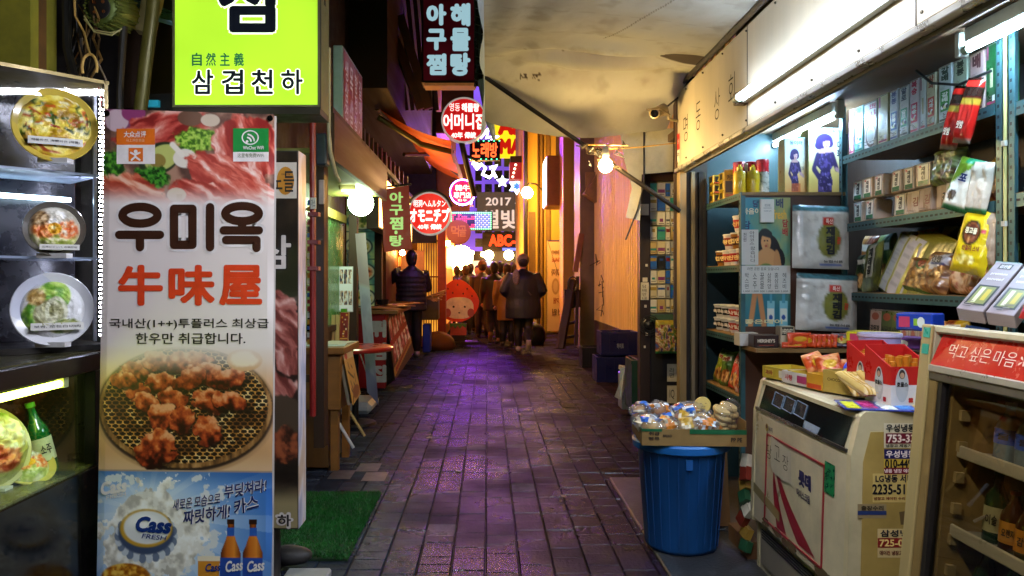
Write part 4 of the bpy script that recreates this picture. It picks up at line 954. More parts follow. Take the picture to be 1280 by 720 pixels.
for i, ch in enumerate('삼겹천하'):
    x = 240+i*37.2
    for b_, m, off in ((.05, Gw, .0015), (.0, Gk, .003)): mb.ptext(ch, x-b_*26, 87-b_*26, x+27+b_*26, 118+b_*26, GY, m, .02+b_, off)
mb.build('lettering', ls)

# ---------------- dark service wall above the showcase: motor, pipes, cables
ow = T('restaurant_building', 'restaurant front on the left with wood trim and yellow-lit soffit', 'building', (-1.6, 7, 0))
mb = MB(); wl = M('#1d1712', .7, vary=.5, scale=3); mb.box(-4, 4.0, 0, -1.36, 4.12, 6, wl); mb.build('side_wall', ow)
mb = MB(); mb.box(-3.2, 3.3, 0, XP(38, 3.3), 3.5, 5, M('#8a8420', .75, vary=.45, scale=4, bump=.3)); thing('plaster_wall', 'stained yellow-green plaster wall at the upper left corner', 'wall', mb)
mb = MB(); a = W(42, 0, 3.4); b = W(55, 300, 3.4); mb.box(a.x, 3.36, 0, b.x, 3.42, 5, M('#6d4a1c', .7, vary=.55, scale=7)); thing('wooden_post', 'rust-brown post beside the yellow plaster wall, upper left', 'post', mb)
mt = T('vent_motor', 'round ribbed motor housing hanging over the showcase among cables', 'motor', W(132, 12, 3.5))
mb = MB(); c = W(134, 12, 3.5); ax = Vector((-.1, -1, -.15)).normalized(); xx = Vector((0, 0, 1)).cross(ax).normalized(); yy = ax.cross(xx)
for k in range(40):
    an = 2*PI*k/40; rd = .098 if k % 2 else .090; d = xx*math.cos(an)*rd+yy*math.sin(an)*rd
    mb.beam(c+d-ax*.1, c+d*.82+ax*.05, .008, .008, M('#6d7a34', .4, .4, vary=.3))
mb.lathe(c-ax*.12, [(.03, 0), (.088, .01), (.088, .11), (.07, .16), (.05, .175)], M('#5b6a2a', .4, .4, vary=.3), 30, ax); mb.build('ribbed_housing', mt, smooth=True)
mb = MB(); mb.lathe(c+ax*.055, [(.0, 0), (.05, .0), (.052, .006), (.045, .010), (0, .008)], M('#120f0c', .4), 24, ax); mb.build('cover_plate', mt, smooth=True)
mb = MB()
for k in range(4):
    an = PI/4+k*PI/2; mb.lathe(c+ax*.064+(xx*math.cos(an)+yy*math.sin(an))*.03, [(.0075, 0), (.0075, .003), (0, .005)], M('#c07a4a', .25, .9), 10, ax)
mb.build('screw', mt)
mb = MB(); mb.tube([W(197, -60, 3.45), W(190, 20, 3.45), W(182, 80, 3.45), W(170, 190, 3.5)], .03, M('#5a5520', .4, .3, vary=.4), 14); thing('duct_pipe', 'fat olive pipe running down beside the green sign', 'pipe', mb, smooth=True)
mb = MB(); mb.tube([W(162, -60, 3.55), W(150, 110, 3.55), W(150, 300, 3.55)], .016, M('#26231a', .4), 8); thing('duct_pipe', 'thin dark pipe between the motor and the fat olive pipe', 'pipe', mb, smooth=True)
mb = MB(); mb.tube([W(82, -60, 3.45), W(84, 60, 3.45), W(92, 95, 3.4)], .02, M('#1b1a14', .4), 8); thing('duct_pipe', 'dark vertical pipe between the rusty post and the cables', 'pipe', mb, smooth=True)
mb = MB(); c = W(112, 84, 3.3)
mb.tube([c+Vector((.032*math.cos(t), 0, .056*math.sin(t))) for t in np.linspace(-.4, PI+.5, 18)], .006, M('#b9924a', .4), 8); mb.tube([W(112, 67, 3.3), W(105, 40, 3.4), W(94, 20, 3.4), W(92, -30, 3.4)], .005, M('#b9924a', .4), 6)
thing('hose_loop', 'tan hose loop hanging just above the showcase', 'hose', mb, smooth=True)
mb = MB(); rr = random.Random(9)
for i in range(12):
    x = rr.uniform(86, 128); p = [W(x+rr.uniform(-12, 12), -30+j*26, 3.5+rr.uniform(-.06, .08)) for j in range(6)]; mb.tube(p, rr.uniform(.003, .007), M(rr.choice(('#1b1812', '#2b2418', '#5a4420', '#0f0d0b', '#7a5c28')), .5), 5)
mb.tube([W(105, 20, 3.42), W(118, 40, 3.4), W(140, 44, 3.4), W(152, 36, 3.42)], .004, M('#a9a060'), 5); mb.tube([W(105, 24, 3.42), W(116, 37, 3.4), W(138, 41, 3.4), W(150, 38, 3.42)], .003, M('#a9a060'), 5)
thing('cable_bundle', 'tangle of loose brown and black cables hanging around the ribbed motor', 'cables', mb)
mb = MB(); mb.obox(W(200, 18, 3.9), (.3, .25, .02), (.5, .2, .3), M('#7aa0b0', .3, .4, vary=.4)); mb.obox(W(187, 18, 3.8), (.08, .08, .2), (0, .2, .2), M('#a08e5a', .5)); 
thing('roof_sheet', 'bit of pale metal roof sheet beside the green sign', 'roof sheet', mb)
mb = MB(); mb.box(W(150, 0, 3.95).x, 3.93, ZP(136, 3.95), W(216, 0, 3.95).x, 3.97, ZP(24, 3.95), M('#3a2316', .6, vary=.4)); mb.build('upper_board', ow)
mb = MB(); mb.box(W(176, 0, 3.6).x, 3.6, ZP(140, 3.6), W(216, 0, 3.6).x, 3.7, ZP(117, 3.6), M('#2b2a22', .5, .3)); mb.box(W(180, 0, 3.58).x, 3.58, ZP(133, 3.58), W(198, 0, 3.58).x, 3.6, ZP(125, 3.58), M('#2aa0b8', .4, emit=.3)); mb.build('junction_box', ow)

# green doormat
mat_t = T('artificial_grass_mat', 'bright green artificial grass mat on the paving below the meat sign', 'mat', (-1.0, 4.1, 0))
mb = MB(); mb.box(-1.34, 3.55, .0, -.65, 4.66, .012, M('#0a2a0c', .8)); mb.build('backing', mat_t)
n = 26000; rg = np.random.default_rng(4); x = rg.uniform(-1.34, -.645, n); y = rg.uniform(3.54, 4.665, n); an = rg.uniform(0, PI, n); hh = rg.uniform(.010, .022, n)*(.45+.9*fbm(x*5+3, y*5, 5, 4)); y = np.where(y < 3.58, y+.02*vnoise(x*14, x*3, 2), y); lx = rg.normal(0, .006, n); ly = rg.normal(0, .006, n); w = .0022
v = np.stack([np.stack([x-w*np.cos(an), y-w*np.sin(an), np.full(n, .011)], 1), np.stack([x+w*np.cos(an), y+w*np.sin(an), np.full(n, .011)], 1), np.stack([x+lx, y+ly, .011+hh], 1)], 1).reshape(-1, 3)
mb = MB(); mb.v = v.tolist(); mb.f = np.arange(3*n).reshape(-1, 3).tolist(); mb.m = [0]*n; mb.mats = [M('#14641a', .5, vary=.65, scale=7)]; mb.build('pile', mat_t)
mb = MB(); vs = MB(); vs.ball((0, 0, 0), .075, M('#242120', .6, vary=.4, bump=.5), 14, (1.3, .8, .5)); 
vs.v = [(a*(1+.3*fbm(np.array(a*9+3), np.array(b*9+c*7), 3)), b, c*(1+.5*fbm(np.array(a*7), np.array(b*9), 5))) for a, b, c in vs.v]; vs.v = [tuple(float(q) for q in p) for p in vs.v]
mb.merge(vs, None, W(360, 694, 3.45)); thing('rock_weight', 'rough dark stone lying beside the banner foot at the mat', 'stone', mb, smooth='all')
mb = MB(); c = W(372, 716, 3.3); mb.box(c.x-.06, c.y-.06, -.004, c.x+.13, c.y+.08, .035, M('#8f9292', .5, vary=.3), .008); thing('white_block', 'white block weight on the ground below the beef banner', 'block', mb)
mb = MB()
for (y, x) in ((5.0, -1.05), (4.95, -.82), (5.2, -.9)): mb.box(x, y, .003, x+.15, y+.23, .0045, M('#45464c', .4, vary=.4))
mb.build('pale_setts', kind='structure')

# ---------------- restaurant front along the alley
fw = M('#3a2412', .5, vary=.45, scale=7, streak='z'); yl = M('#8d8a4a', .55, vary=.3, scale=4)
mb = MB(); mb.box(-3.5, 4.12, 0, -1.42, 7.62, 6, M('#3b2c1a', .6, vary=.4)); mb.build('front_wall', ow)
mb = MB(); mb.box(-1.5, 4.6, 2.06, -.955, 7.0, 2.09, yl); mb.build('soffit', ow)
mb = MB(); mb.box(-.955, 4.6, 2.02, -.92, 7.0, 2.3, M('#4a2a14', .5, vary=.4, scale=5, streak='y')); mb.box(-.96, 4.6, 2.3, -.93, 12, 2.34, fw); mb.build('fascia_board', ow)
mb = MB(); pbox(mb, 392, 205, 405, 560, 4.75, .12, fw); pbox(mb, 436, 268, 446, 520, 7.5, .1, fw); pbox(mb, 468, 222, 477, 440, 10.7, .15, fw); mb.build('wooden_post', ow)
mb = MB(); mb.box(-1.42, 4.9, .1, -1.40, 7.5, .85, fw); mb.box(-1.42, 4.9, .85, -1.36, 7.5, .9, fw); mb.box(-1.42, 4.9, 1.85, -1.38, 7.5, 1.93, M('#8d7a3a', .5)); mb.build('window_frame', ow)
mb = MB(); mb.quad((-1.415, 4.9, .9), (-1.415, 7.5, .9), (-1.415, 7.5, 1.85), (-1.415, 4.9, 1.85), M('#2f5a30', .25, vary=.6, scale=3, emit=.12, ecol='#6aa04a')); mb.build('window_pane', ow)
mb = MB(); rr = random.Random(8)
for i in range(16): mb.box(-1.412, 6.4+.07*(i % 5)+rr.uniform(-.02, .02), 1.50+.055*(i//5)+.012*(i % 5), -1.408, 6.44+.07*(i % 5), 1.535+.055*(i//5)+.012*(i % 5), M('#1d3f7a', .4))
for i in range(5): mb.box(-1.413, 6.42+.07*i, 1.46, -1.411, 6.425+.07*i, 1.7, M('#cfe0d0', .4))
mb.build('window_sticker', ow)
def menu_paint(c):
    c.c[:] = rgb('#8fae7a'); c.clump(c.rec(0, 0, 999, 999), ('#2f6a6a', '#5a9a80', '#a9c878', '#d8dc9a'), .06, 4)
    for i, (x, y) in enumerate(((452, 250), (452, 276), (448, 308), (452, 340), (452, 372), (450, 400))):
        c.put(c.ell(x, y, 18, 12), '#1d3a3a'); c.put(c.ell(x, y, 16, 10.5), '#c4cfa4'); c.clump(c.ell(x, y, 13, 8.5, 0, .1, .4, i), (('#3a5a2a', '#8fa03a', '#e2d88a'), ('#5a2a14', '#b0562a', '#e0a060'))[i in (3,)], .3, i)
    for y in (263, 290, 324, 356, 386): c.put(c.rec(433, y-1, 471, y+.6), '#2c5a4a', .8)
picture('menu_poster', pflat(433, 236, 469, 412, 10.73), 50, 200, menu_paint, (433, 469), (236, 412), paint_mat(.4, emit=.12), ow)
mb = MB(); pbox(mb, 433, 236, 469, 420, 10.75, .05, M('#2a3a2a')); mb.build('end_panel', ow)
gl = T('globe_lamp', 'big white globe lamp hanging under the green-lit soffit', 'lamp', W(451, 254, 6.8))
mb = MB(); mb.ball(W(451, 254, 6.8), .113, E('#e0ffcc', 46, '#ffffff'), 24); mb.build('globe', gl, smooth=True)
mb = MB(); mb.tube([W(451, 236, 6.8), (W(451, 0, 6.8).x, 6.8, 2.06)], .012, M('#3a3a30', .4), 8); mb.lathe((W(451, 0, 6.8).x, 6.8, 2.035), [(.03, 0), (.06, .025)], M('#3a3a30'), 16); mb.build('stem', gl)
fl = T('floodlight', 'small cream floodlight fixed to the soffit left of the globe lamp', 'lamp', W(434, 225, 6.2))
mb = MB(); mb.obox(W(434, 232, 6.2), (.13, .11, .07), (.2, 0, .2), M('#b5b07a', .4), .01); mb.build('head', fl)
mb = MB(); mb.tube([W(434, 228, 6.2), (W(434, 0, 6.2).x, 6.2, 2.06)], .012, M('#b5b07a'), 8); mb.build('arm', fl)
mb = MB(); mb.obox(W(436, 238.5, 6.17), (.11, .07, .006), (.2, 0, .2), E('#f0ffd0', 15)); mb.build('lens', fl)
mb = MB(); mb.tube([W(391, 120, 4.4), W(391, 330, 4.4), W(391, 520, 4.4)], .018, M('#8a1f1a', .4, vary=.3), 10)
for y in (265, 300, 333): pbox(mb, 384, y, 398, y+5, 4.37, .06, M('#7a1c18', .4))
thing('drainpipe', 'red painted drainpipe with brackets beside the meat sign', 'pipe', mb)
mb = MB(); pbox(mb, 388, 247, 395, 261, 4.36, .01, M('#e0ded0', .5)); mb.ptext('가스', 389, 249, 394, 259, 4.36, M('#222222'), 0, .001); pb = thing('pipe_label', 'white label wrapped on the red drainpipe', 'label', mb)
mb = MB(); pbox(mb, 394, 166, 408, 206, 4.5, .1, M('#3a4650', .4, vary=.3), .01); thing('meter_box', 'dark grey meter box beside the white conduit', 'box', mb)
mb = MB(); mb.tube([W(411, 60, 4.5), W(411, 165, 4.5), W(413, 190, 4.5), W(420, 218, 4.6), W(424, 226, 4.9)], .012, M('#b5ac8a', .4, vary=.3), 8); thing('conduit', 'pale bent conduit coming down beside the red wall sign', 'conduit', mb, smooth=True)
mb = MB(); mb.obox(W(402, 240, 4.72), (.035, .01, .15), (0, 0, 0), M('#c9b8b4', .4), .01); thing('door_plate', 'small pale rounded plate on the wooden post', 'plate', mb)
mb = MB(); rr = random.Random(6)
for i in range(22): 
    y0 = 250+i*8.3; pbox(mb, 384, y0, 390, y0+rr.uniform(4, 7), 4.5, .01, M(rr.choice(('#2a5aa0', '#c9c4b4', '#c08a1c', '#8a1f1a', '#d8d2c0', '#3a3a3a')), .5))
thing('sticker_column', 'narrow column of coloured stickers behind the red drainpipe', 'stickers', mb)
# red wall sign, edge on
rs = T('wall_sign', 'dim dark red lightbox along the wall above the green-lit soffit', 'sign', (-.97, 5.3, 2.5))
mb = MB(); mb.box(XP(416, 5), 5.0, 2.24, -.945, 5.78, 2.83, M('#8fa4ac', .35, .3, vary=.2), .006); mb.build('cabinet', rs)
mb = MB(); mb.rect((-.945, 5.39, 2.535), SL, ZU, .74, .55, M('#6a1420', .35, emit=.25, vary=.3), .002)
for i, tx in enumerate(('생삼겹', '목살', '항정살', '갈매기')): mb.text('\n'.join(tx), (-.945, 5.12+i*.18, 2.55), SL, ZU, .12, .42, M('#a89aa4', .4, emit=.3), .01, .004)
mb.build('lit_face', rs)
mb = MB(); mb.rect((-.98, 5.39, 2.24), (0, 1, 0), (1, 0, 0), .7, .05, E('#d8f0a0', 3), .002); mb.build('under_light', rs)
# ================================================================== LEFT: things standing in the alley
wm1 = M('#8a5a20', .5, vary=.45, scale=7, streak='x', bump=.1); wm2 = M('#6a4416', .5, vary=.45, scale=8, streak='z')
pd = T('wooden_stand', 'brown wooden counter stand by the meat sign, menu sheets on top', 'counter', (-1.1, 5.4, 0))
mb = MB(); mb.box(-1.42, 5.15, .80, -.965, 5.75, .845, wm1, .004); mb.build('top', pd)
mb = MB(); mb.box(-1.40, 5.2, .42, -1.00, 5.7, .80, wm1, .003); mb.box(-1.38, 5.185, .61, -1.11, 5.2, .66, M('#4f3818', .5)); mb.build('drawer_box', pd)
mb = MB(); mb.box(-1.38, 5.24, .02, -1.09, 5.68, .42, wm2, .003); mb.box(-1.07, 5.22, 0, -1.02, 5.28, .42, wm1); mb.box(-1.07, 5.62, 0, -1.02, 5.68, .42, wm1); mb.build('leg_frame', pd)
mb = MB(); mb.obox((-1.18, 5.4, .848), (.36, .3, .003), (0, 0, .1), M('#b9cfd0', .4, vary=.4, scale=20)); mb.obox((-1.1, 5.52, .851), (.2, .28, .003), (0, 0, -.3), M('#d6d8c8', .4, vary=.3, scale=20))
thing('menu_sheet', 'pale blue-green menu sheets lying on the wooden stand', 'menu', mb)
def leaning(name, label, cat, px0, py0, px1, py1, Y, lean, fn, u, v, t=.02, edge='#b59a6a', group=None, nx=40, ny=60):
    """board leaning back by lean metres at its top"""
    a = W(px0, py0, Y); b = W(px1, py1, Y); r = T(name, label, cat, (a.x, Y, b.z), group=group)
    tl_, tr_, bl_, br_ = (a.x, Y+lean, a.z), (b.x, Y+lean, a.z), (a.x, Y, b.z), (b.x, Y, b.z)
    picture('printed_face', flat(tl_, tr_, bl_, br_), nx, ny, fn, u, v, paint_mat(.4), r)
    mb = MB(); k = Vector((0, t, 0)); q = [Vector(p)+Vector((0, .001, 0)) for p in (tl_, tr_, br_, bl_)]; w = [p+k for p in q]
    mb.add(q+w, [(0, 1, 2, 3), (7, 6, 5, 4), (0, 4, 5, 1), (1, 5, 6, 2), (2, 6, 7, 3), (3, 7, 4, 0)], M(edge, .5)); mb.build('board', r); return r
def sign1(c):
    c.c[:] = rgb('#b58d4a'); c.put(c.rec(0, 0, 1, .16), '#c9b58a'); c.put(c.ell(.25, .1, .13, .07), '#b0221c')
    r = random.Random(3); 
    for i in range(9):
        x, y = r.uniform(.15, .85), .25+i*.07; c.put(c.line(x, y, x+r.uniform(-.3, .3), y+r.uniform(.04, .2), .05), '#1c120a')
    c.put(c.ell(.6, .85, .35, .12), '#6a3a1a')
r_ = T('menu_board', 'tilted menu board with black brush writing hanging at the stand corner', 'board', W(438, 500, 5.2))
q = [W(428, 440, 5.3), W(440, 436, 5.6), W(451, 492, 5.5), W(441, 507, 5.15)]
picture('printed_face', flat(q[0], q[1], q[3], q[2]), 40, 70, sign1, (0, 1), (0, 1), paint_mat(.4), r_)
mb = MB(); k = Vector((-.02, .012, 0)); p2 = [p+k*2 for p in q]; mb.add([p+k for p in q]+p2, [(0, 1, 2, 3), (7, 6, 5, 4), (0, 4, 5, 1), (1, 5, 6, 2), (2, 6, 7, 3), (3, 7, 4, 0)], M('#b0a58a', .5)); mb.build('board', r_)
mb = MB(); mb.tube([W(420, 488, 5.7), W(456, 545, 5.7)], .011, M('#b59a5a', .5), 8); thing('easel_leg', 'pale wooden easel leg slanting out behind the wooden stand', 'leg', mb)
mb = MB(); mb.tube([W(423, 528, 5.5), W(442, 560, 5.5)], .012, M('#c5c8cc', .4), 8); thing('easel_leg', 'white metal easel leg near the foot of the wooden stand', 'leg', mb)
# round red table, menu books on it
tb = T('round_table', 'round red table beside the wooden stand', 'table', (-1.1, 7.0, 0))
c = Vector((-1.20, 6.95, .66)); mb = MB(); mb.lathe(c, [(0, 0), (.33, 0), (.345, .012), (.345, .03), (.33, .042), (0, .042)], M('#b02318', .3, vary=.15, coat=.3), 36); mb.build('table_top', tb, smooth=True)
mb = MB(); mb.lathe((c.x, c.y, 0), [(.19, 0), (.18, .02), (.03, .04), (.03, .66)], M('#2c2a28', .4, .6), 20); mb.build('pedestal', tb, smooth=True)
def book(c):
    c.c[:] = rgb('#7a1c14'); r = random.Random(2)
    for i in range(14): x = r.uniform(.1, .7); c.put(c.rec(x, .05+i*.065, x+r.uniform(.1, .25), .09+i*.065), r.choice(('#d8a03a', '#e8d8b0', '#1c1210')))
    c.put(c.rec(0, .7, 1, .74), '#c9a050')
leaning('menu_book', 'standing menu book with dark red cover on the red table', 'menu book', 424, 391, 434, 436, 6.9, .06, book, (0, 1), (0, 1), .06, '#c9b07a')
leaning('menu_book', 'standing cream menu book left of the dark red one', 'menu book', 413, 394, 423, 436, 6.86, .05, lambda c: (c.__setattr__('c', c.c*0+rgb('#c5ad72')), c.put(c.rec(.45, 0, .55, 1), '#7a6238')), (0, 1), (0, 1), .05, '#b59a5a')
mb = MB(); mb.obox(W(392, 412, 6.0), (.11, .03, .34), (.25, .2, 0), M('#15171c', .25), .004); mb.obox(W(388, 425, 5.9), (.09, .04, .06), (.25, .2, 0), M('#b0562a', .4, vary=.5, scale=30)); thing('tablet_stand', 'black tilted screen board at the edge of the meat sign', 'screen', mb)
# pole base
ub = T('weighted_pole', 'thin metal pole in a white plastic weighted base', 'pole', W(443, 512, 7.6))
mb = MB(); a = W(420, 500, 7.5); b = W(466, 514, 7.5); mb.box(a.x, 7.4, .0, b.x, 7.95, .115, M('#a9b4bc', .4, vary=.15), .04); mb.build('base', ub)
mb = MB(); mb.tube([W(433, 500, 7.6), W(435, 312, 7.6)], .013, M('#9aa0a2', .3, .8), 8); mb.tube([W(434, 420, 7.6), W(434, 440, 7.6)], .03, M('#8a9092', .4, .5), 8); mb.build('pole', ub)
# wilted see-through x-banner
def roll_paint(c):
    c.c[:] = rgb('#c4cad6'); c.put(sm(.32, .34, c.Y), '#c0c4e0'); c.put(1-sm(.30, .33, c.Y), '#b49cae', .8)
    c.put(sm(.45, .7, fbm(c.X*3, c.Y*14, 4, 4))*(c.Y > .33), '#9a9cc0', .5); c.put(sm(.84, .86, c.Y), '#9aa0d0', .7)
xb = T('faded_banner', 'narrow faded white banner standing turned away beside the red counter', 'banner', W(460, 505, 7.5))
picture('printed_sheet', flat(W(444, 292, 7.5), W(457, 291, 7.4), W(459, 490, 7.5), W(473, 506, 7.4)), 24, 90, roll_paint, (0, 1), (0, 1), paint_mat(.4, .2, 8), xb)
mb = MB(); mb.tube([W(457, 291, 7.45), W(446, 350, 7.6), W(441, 440, 7.8)], .006, M('#3a3a40', .4), 6); mb.tube([W(441, 292, 7.7), W(437, 405, 7.7), W(472, 505, 7.7)], .007, M('#b8bcc0', .3, .7), 6); mb.build('support_rod', xb)
# magazine rack / photo menu cabinet
rk = T('photo_menu_rack', 'white rack of small photo menus beside a beige board at the window', 'rack', W(424, 392, 7.3))
mb = MB(); pbox(mb, 407, 330, 423, 398, 7.3, .3, M('#8f8648', .5, vary=.2)); mb.build('side_board', rk)
mb = MB(); pbox(mb, 423, 333, 441, 390, 7.31, .02, M('#cdd4dc', .4)); mb.build('frame', rk)
def rack_p(c):
    c.c[:] = rgb('#cfd6dc')
    for i in range(3):
        for j in range(2): c.clump(c.rec(.06+i*.32, .05+j*.48, .32+i*.32, .38+j*.48), ('#1c2a4a', '#5a4a4a', '#b08a6a', '#c9d2d8'), 14, i+j*3)
picture('photo_grid', pflat(423.5, 334, 440.5, 389, 7.308), 40, 90, rack_p, (0, 1), (0, 1), paint_mat(.35, emit=.15), rk)
mb = MB(); pbox(mb, 426, 386, 433, 397, 7.2, .05, M('#4f9a1c', .5)); thing('green_box', 'small lime green box under the photo menu rack', 'box', mb)
mb = MB(); pbox(mb, 408, 408, 420, 420, 7.1, .2, M('#b59a3a', .5)); pbox(mb, 407, 420, 421, 432, 7.08, .2, M('#1c2440', .5)); thing('stacked_boxes', 'small yellow box on a dark blue one behind the red table', 'box', mb)
# red counter of the next shop
rc = T('street_counter', 'bright red street counter with white lettering and flat trays on top', 'counter', W(460, 485, 9.2))
red = M('#a3121a', .4, vary=.15)
mb = MB(); a = W(439, 392, 9.2); b = W(482, 484, 9.2); mb.box(a.x, 9.2, 0, b.x, 10.6, a.z, red, .01); mb.build('body', rc)
mb = MB(); 
for i, (ch, y) in enumerate((('튀', 400), ('김', 428), ('집', 456))): mb.ptext(ch, 462, y, 483, y+22, 9.2, M('#cfd4da', .4), .06, .003)
mb.build('lettering', rc)
mb = MB(); mb.box(a.x-.05, 9.1, a.z, W(498, 0, 9.2).x, 10.7, a.z+.04, M('#8d5f2a', .5, vary=.3)); 
for i in range(5): mb.obox((-1.3+.05*i, 9.5+.25*i, a.z+.055+.01*i), (.42, .3, .012), (0, .05*(-1)**i, .3*i), M('#b07a3a', .5, vary=.3))
mb.build('tray_top', rc)
mb = MB(); mb.lathe(W(478, 382, 9.3), [(.04, 0), (.07, .02), (.085, .075), (.078, .075), (.06, .03), (0, .02)], M('#161416', .3), 20); thing('black_bowl', 'black bowl on the red street counter', 'bowl', mb, smooth=True)
def aboard(c):
    c.c[:] = rgb('#2a1420'); 
    for i in range(6):
        x = .06+i*.16; c.clump(c.poly([(x, .12), (x+.13, .06), (x+.15, .72), (x+.02, .8)]), ('#a03a4a', '#d88a9a', '#f0e4ec', '#ffffff'), 11, i)
    c.put(c.poly([(0, .42), (1, .3), (1, .4), (0, .52)]), '#a01420'); c.put(c.poly([(0, .84), (1, .66), (1, .78), (0, .96)]), '#b08a4a'); c.put(c.poly([(.1, .86), (.9, .7), (.9, .74), (.1, .92)]), '#8d1c20')
ab = T('photo_menu_board', 'slanting food photo board leaning against the red counter', 'board', W(498, 474, 9.4))
q = [W(483, 394, 9.4), W(503, 384, 10.2), W(518, 440, 10.0), W(494, 475, 9.1)]
picture('printed_face', flat(q[0], q[1], q[3], q[2]), 60, 80, aboard, (0, 1), (0, 1), paint_mat(.35), ab)
mb = MB(); k = Vector((-.05, .03, -.015)); p2 = [p+k*2 for p in q]; mb.add([p+k for p in q]+p2, [(0, 1, 2, 3), (7, 6, 5, 4), (0, 4, 5, 1), (1, 5, 6, 2), (2, 6, 7, 3), (3, 7, 4, 0)], M('#2a2420', .5))
mb.add([q[0], q[3], W(483, 484, 9.3), W(482, 480, 9.6)], [(0, 1, 2), (0, 2, 3)], M('#3a2a28', .5)); mb.build('board', ab)
# orange-lit stall interior behind the man
st = T('food_stall', 'orange-lit snack stall with blue crates and bottles, left of the alley', 'stall', (-1.5, 12, 0))
mb = MB(); mb.box(-3.2, 12.2, 0, -1.62, 16, 5, M('#7a4a1c', .6, vary=.35)); mb.build('wall', st)
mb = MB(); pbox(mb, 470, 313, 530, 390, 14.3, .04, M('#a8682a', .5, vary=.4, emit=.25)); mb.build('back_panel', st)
mb = MB(); pbox(mb, 478, 388, 505, 394, 13.4, .5, M('#8d5a24', .5)); pbox(mb, 478, 372, 500, 375, 13.6, .3, M('#6a3c18', .5)); mb.build('shelf', st)
mb = MB(); rr = random.Random(3)
for i in range(9): mb.lathe(W(479+i*2.6, 333, 13.9), [(.03, 0), (.03, .14), (.012, .18), (.012, .24)], M(rr.choice(('#e0b060', '#c8803a', '#efe0b0', '#3a5aa0')), .3), 10)
mb.build('jar', st)
for i, y in enumerate((356, 376)):
    mb = MB(); pbox(mb, 478, y-9, 497, y, 13.5, .3, M('#1c3aa0', .4), .01); thing('blue_crate', ('upper', 'lower')[i]+' bright blue crate inside the orange stall beside the man', 'crate', mb)
mb = MB(); pbox(mb, 528, 405, 538, 441, 13.3, .3, M('#1a3a9a', .4), .02); thing('blue_bin', 'tall blue bin standing right of the man in the puffer jacket', 'bin', mb)
mb = MB(); pbox(mb, 524, 372, 548, 400, 13.3, .35, M('#6a5a34', .5, vary=.4), .02); pbox(mb, 520, 368, 530, 374, 13.25, .2, M('#2c9a5a', .4)); 
for i in range(14): mb.tube([W(530+rr.random()*6, 372, 13.2), W(540+rr.random()*18, 362+rr.random()*16, 13.0)], .012, M('#c9994a', .5), 5)
thing('skewer_tray', 'tray of tan sticks on a glass cart at the orange stall', 'food tray', mb)
sl_ = T('stall_bulb', 'warm bare bulbs over the jars of the orange stall', 'lamp', W(492, 318, 13.6))
mb = MB(); mb.ball(W(490, 317, 13.6), .05, E('#ffb060', 200, '#ffffff'), 12); mb.build('bulb', sl_, smooth=True)
mb = MB(); mb.ball(W(503, 316, 13.6), .05, E('#ffb060', 200, '#ffffff'), 12); mb.build('bulb', sl_, smooth=True)
mb = MB(); mb.tube([W(490, 312, 13.6), W(490, 296, 13.6)], .01, M('#2a1a10'), 5); mb.tube([W(503, 312, 13.6), W(503, 296, 13.6)], .01, M('#2a1a10'), 5); mb.tube([W(480, 296, 13.6), W(512, 296, 13.6)], .012, M('#2a1a10'), 5); mb.build('wire', sl_)
lb_ = T('added_stall_glow', 'orange lightbox along the stall front, mostly hidden behind the red cloth sign', 'sign', (-1.26, 10.4, 1.9))  # glow box added to light the ribbed wall opposite
mb = MB(); mb.box(-1.36, 8.6, 1.88, -1.225, 12.3, 2.52, M('#4a2a14', .5)); mb.build('cabinet', lb_); mb = MB(); mb.quad((-1.22, 12.28, 1.9), (-1.22, 8.62, 1.9), (-1.22, 8.62, 2.5), (-1.22, 12.28, 2.5), EV('#ffb458', 15, 1.5, .6)); mb.build('lit_face', lb_)
# lattice doors and posts, glowing from inside
lt = T('lattice_shopfront', 'glowing yellow lattice shopfront between orange posts', 'shop front', W(540, 420, 14.6))
mb = MB(); pbox(mb, 522, 285, 548, 420, 14.8, .05, EV('#ffb03a', 1.0, 3, .2)); mb.build('lit_panel', lt)
mb = MB()
for i in range(8): pbox(mb, 523+i*3.1, 285, 524.1+i*3.1, 420, 14.7, .06, M('#a8641c', .5))
for y in (300, 345, 392): pbox(mb, 522, y, 548, y+2, 14.68, .06, M('#a8641c', .5))
mb.build('lattice', lt)
mb = MB(); mb.quad((-.94, 21, .3), (-.94, 16, .3), (-.94, 16, 2.6), (-.94, 21, 2.6), EV('#ff9c38', .9, 2, .4)); mb.build('added_side_glow', lt)  # glow panel added here to light the walls across the alley
mb = MB(); pbox(mb, 547, 250, 557, 432, 14.4, .3, M('#a03a14', .5, vary=.25)); mb.build('post', lt)
mb = MB(); mb.box(-3.2, 15, 0, -1.0, 24, 6, M('#8d5a24', .6, vary=.3, scale=2)); pbox(mb, 545, 205, 587, 270, 15.0, .2, M('#a8682c', .6, vary=.3)); thing('orange_building', 'orange-lit plastered building behind the round signs, left side', 'building', mb)
mb = MB(); pbox(mb, 558, 300, 566, 420, 21.5, .2, E('#ff8a1a', 1.1)); pbox(mb, 566, 315, 573, 410, 22.5, .2, E('#ffb04a', 1.1)); thing('lit_shopfront', 'bright orange glowing shopfront strips behind the strawberry board', 'shop front', mb)
gl2 = T('lantern', 'brightest warm lantern over the crowd at the far end', 'lamp', W(576, 322, 22))
mb = MB(); mb.ball(W(576, 322, 22), .35, E('#ffa848', 170, '#ffffff'), 18); mb.build('globe', gl2, smooth=True)
mb = MB(); mb.tube([W(576, 306, 22), W(576, 296, 22)], .02, M('#3a2410'), 6); mb.build('stem', gl2)
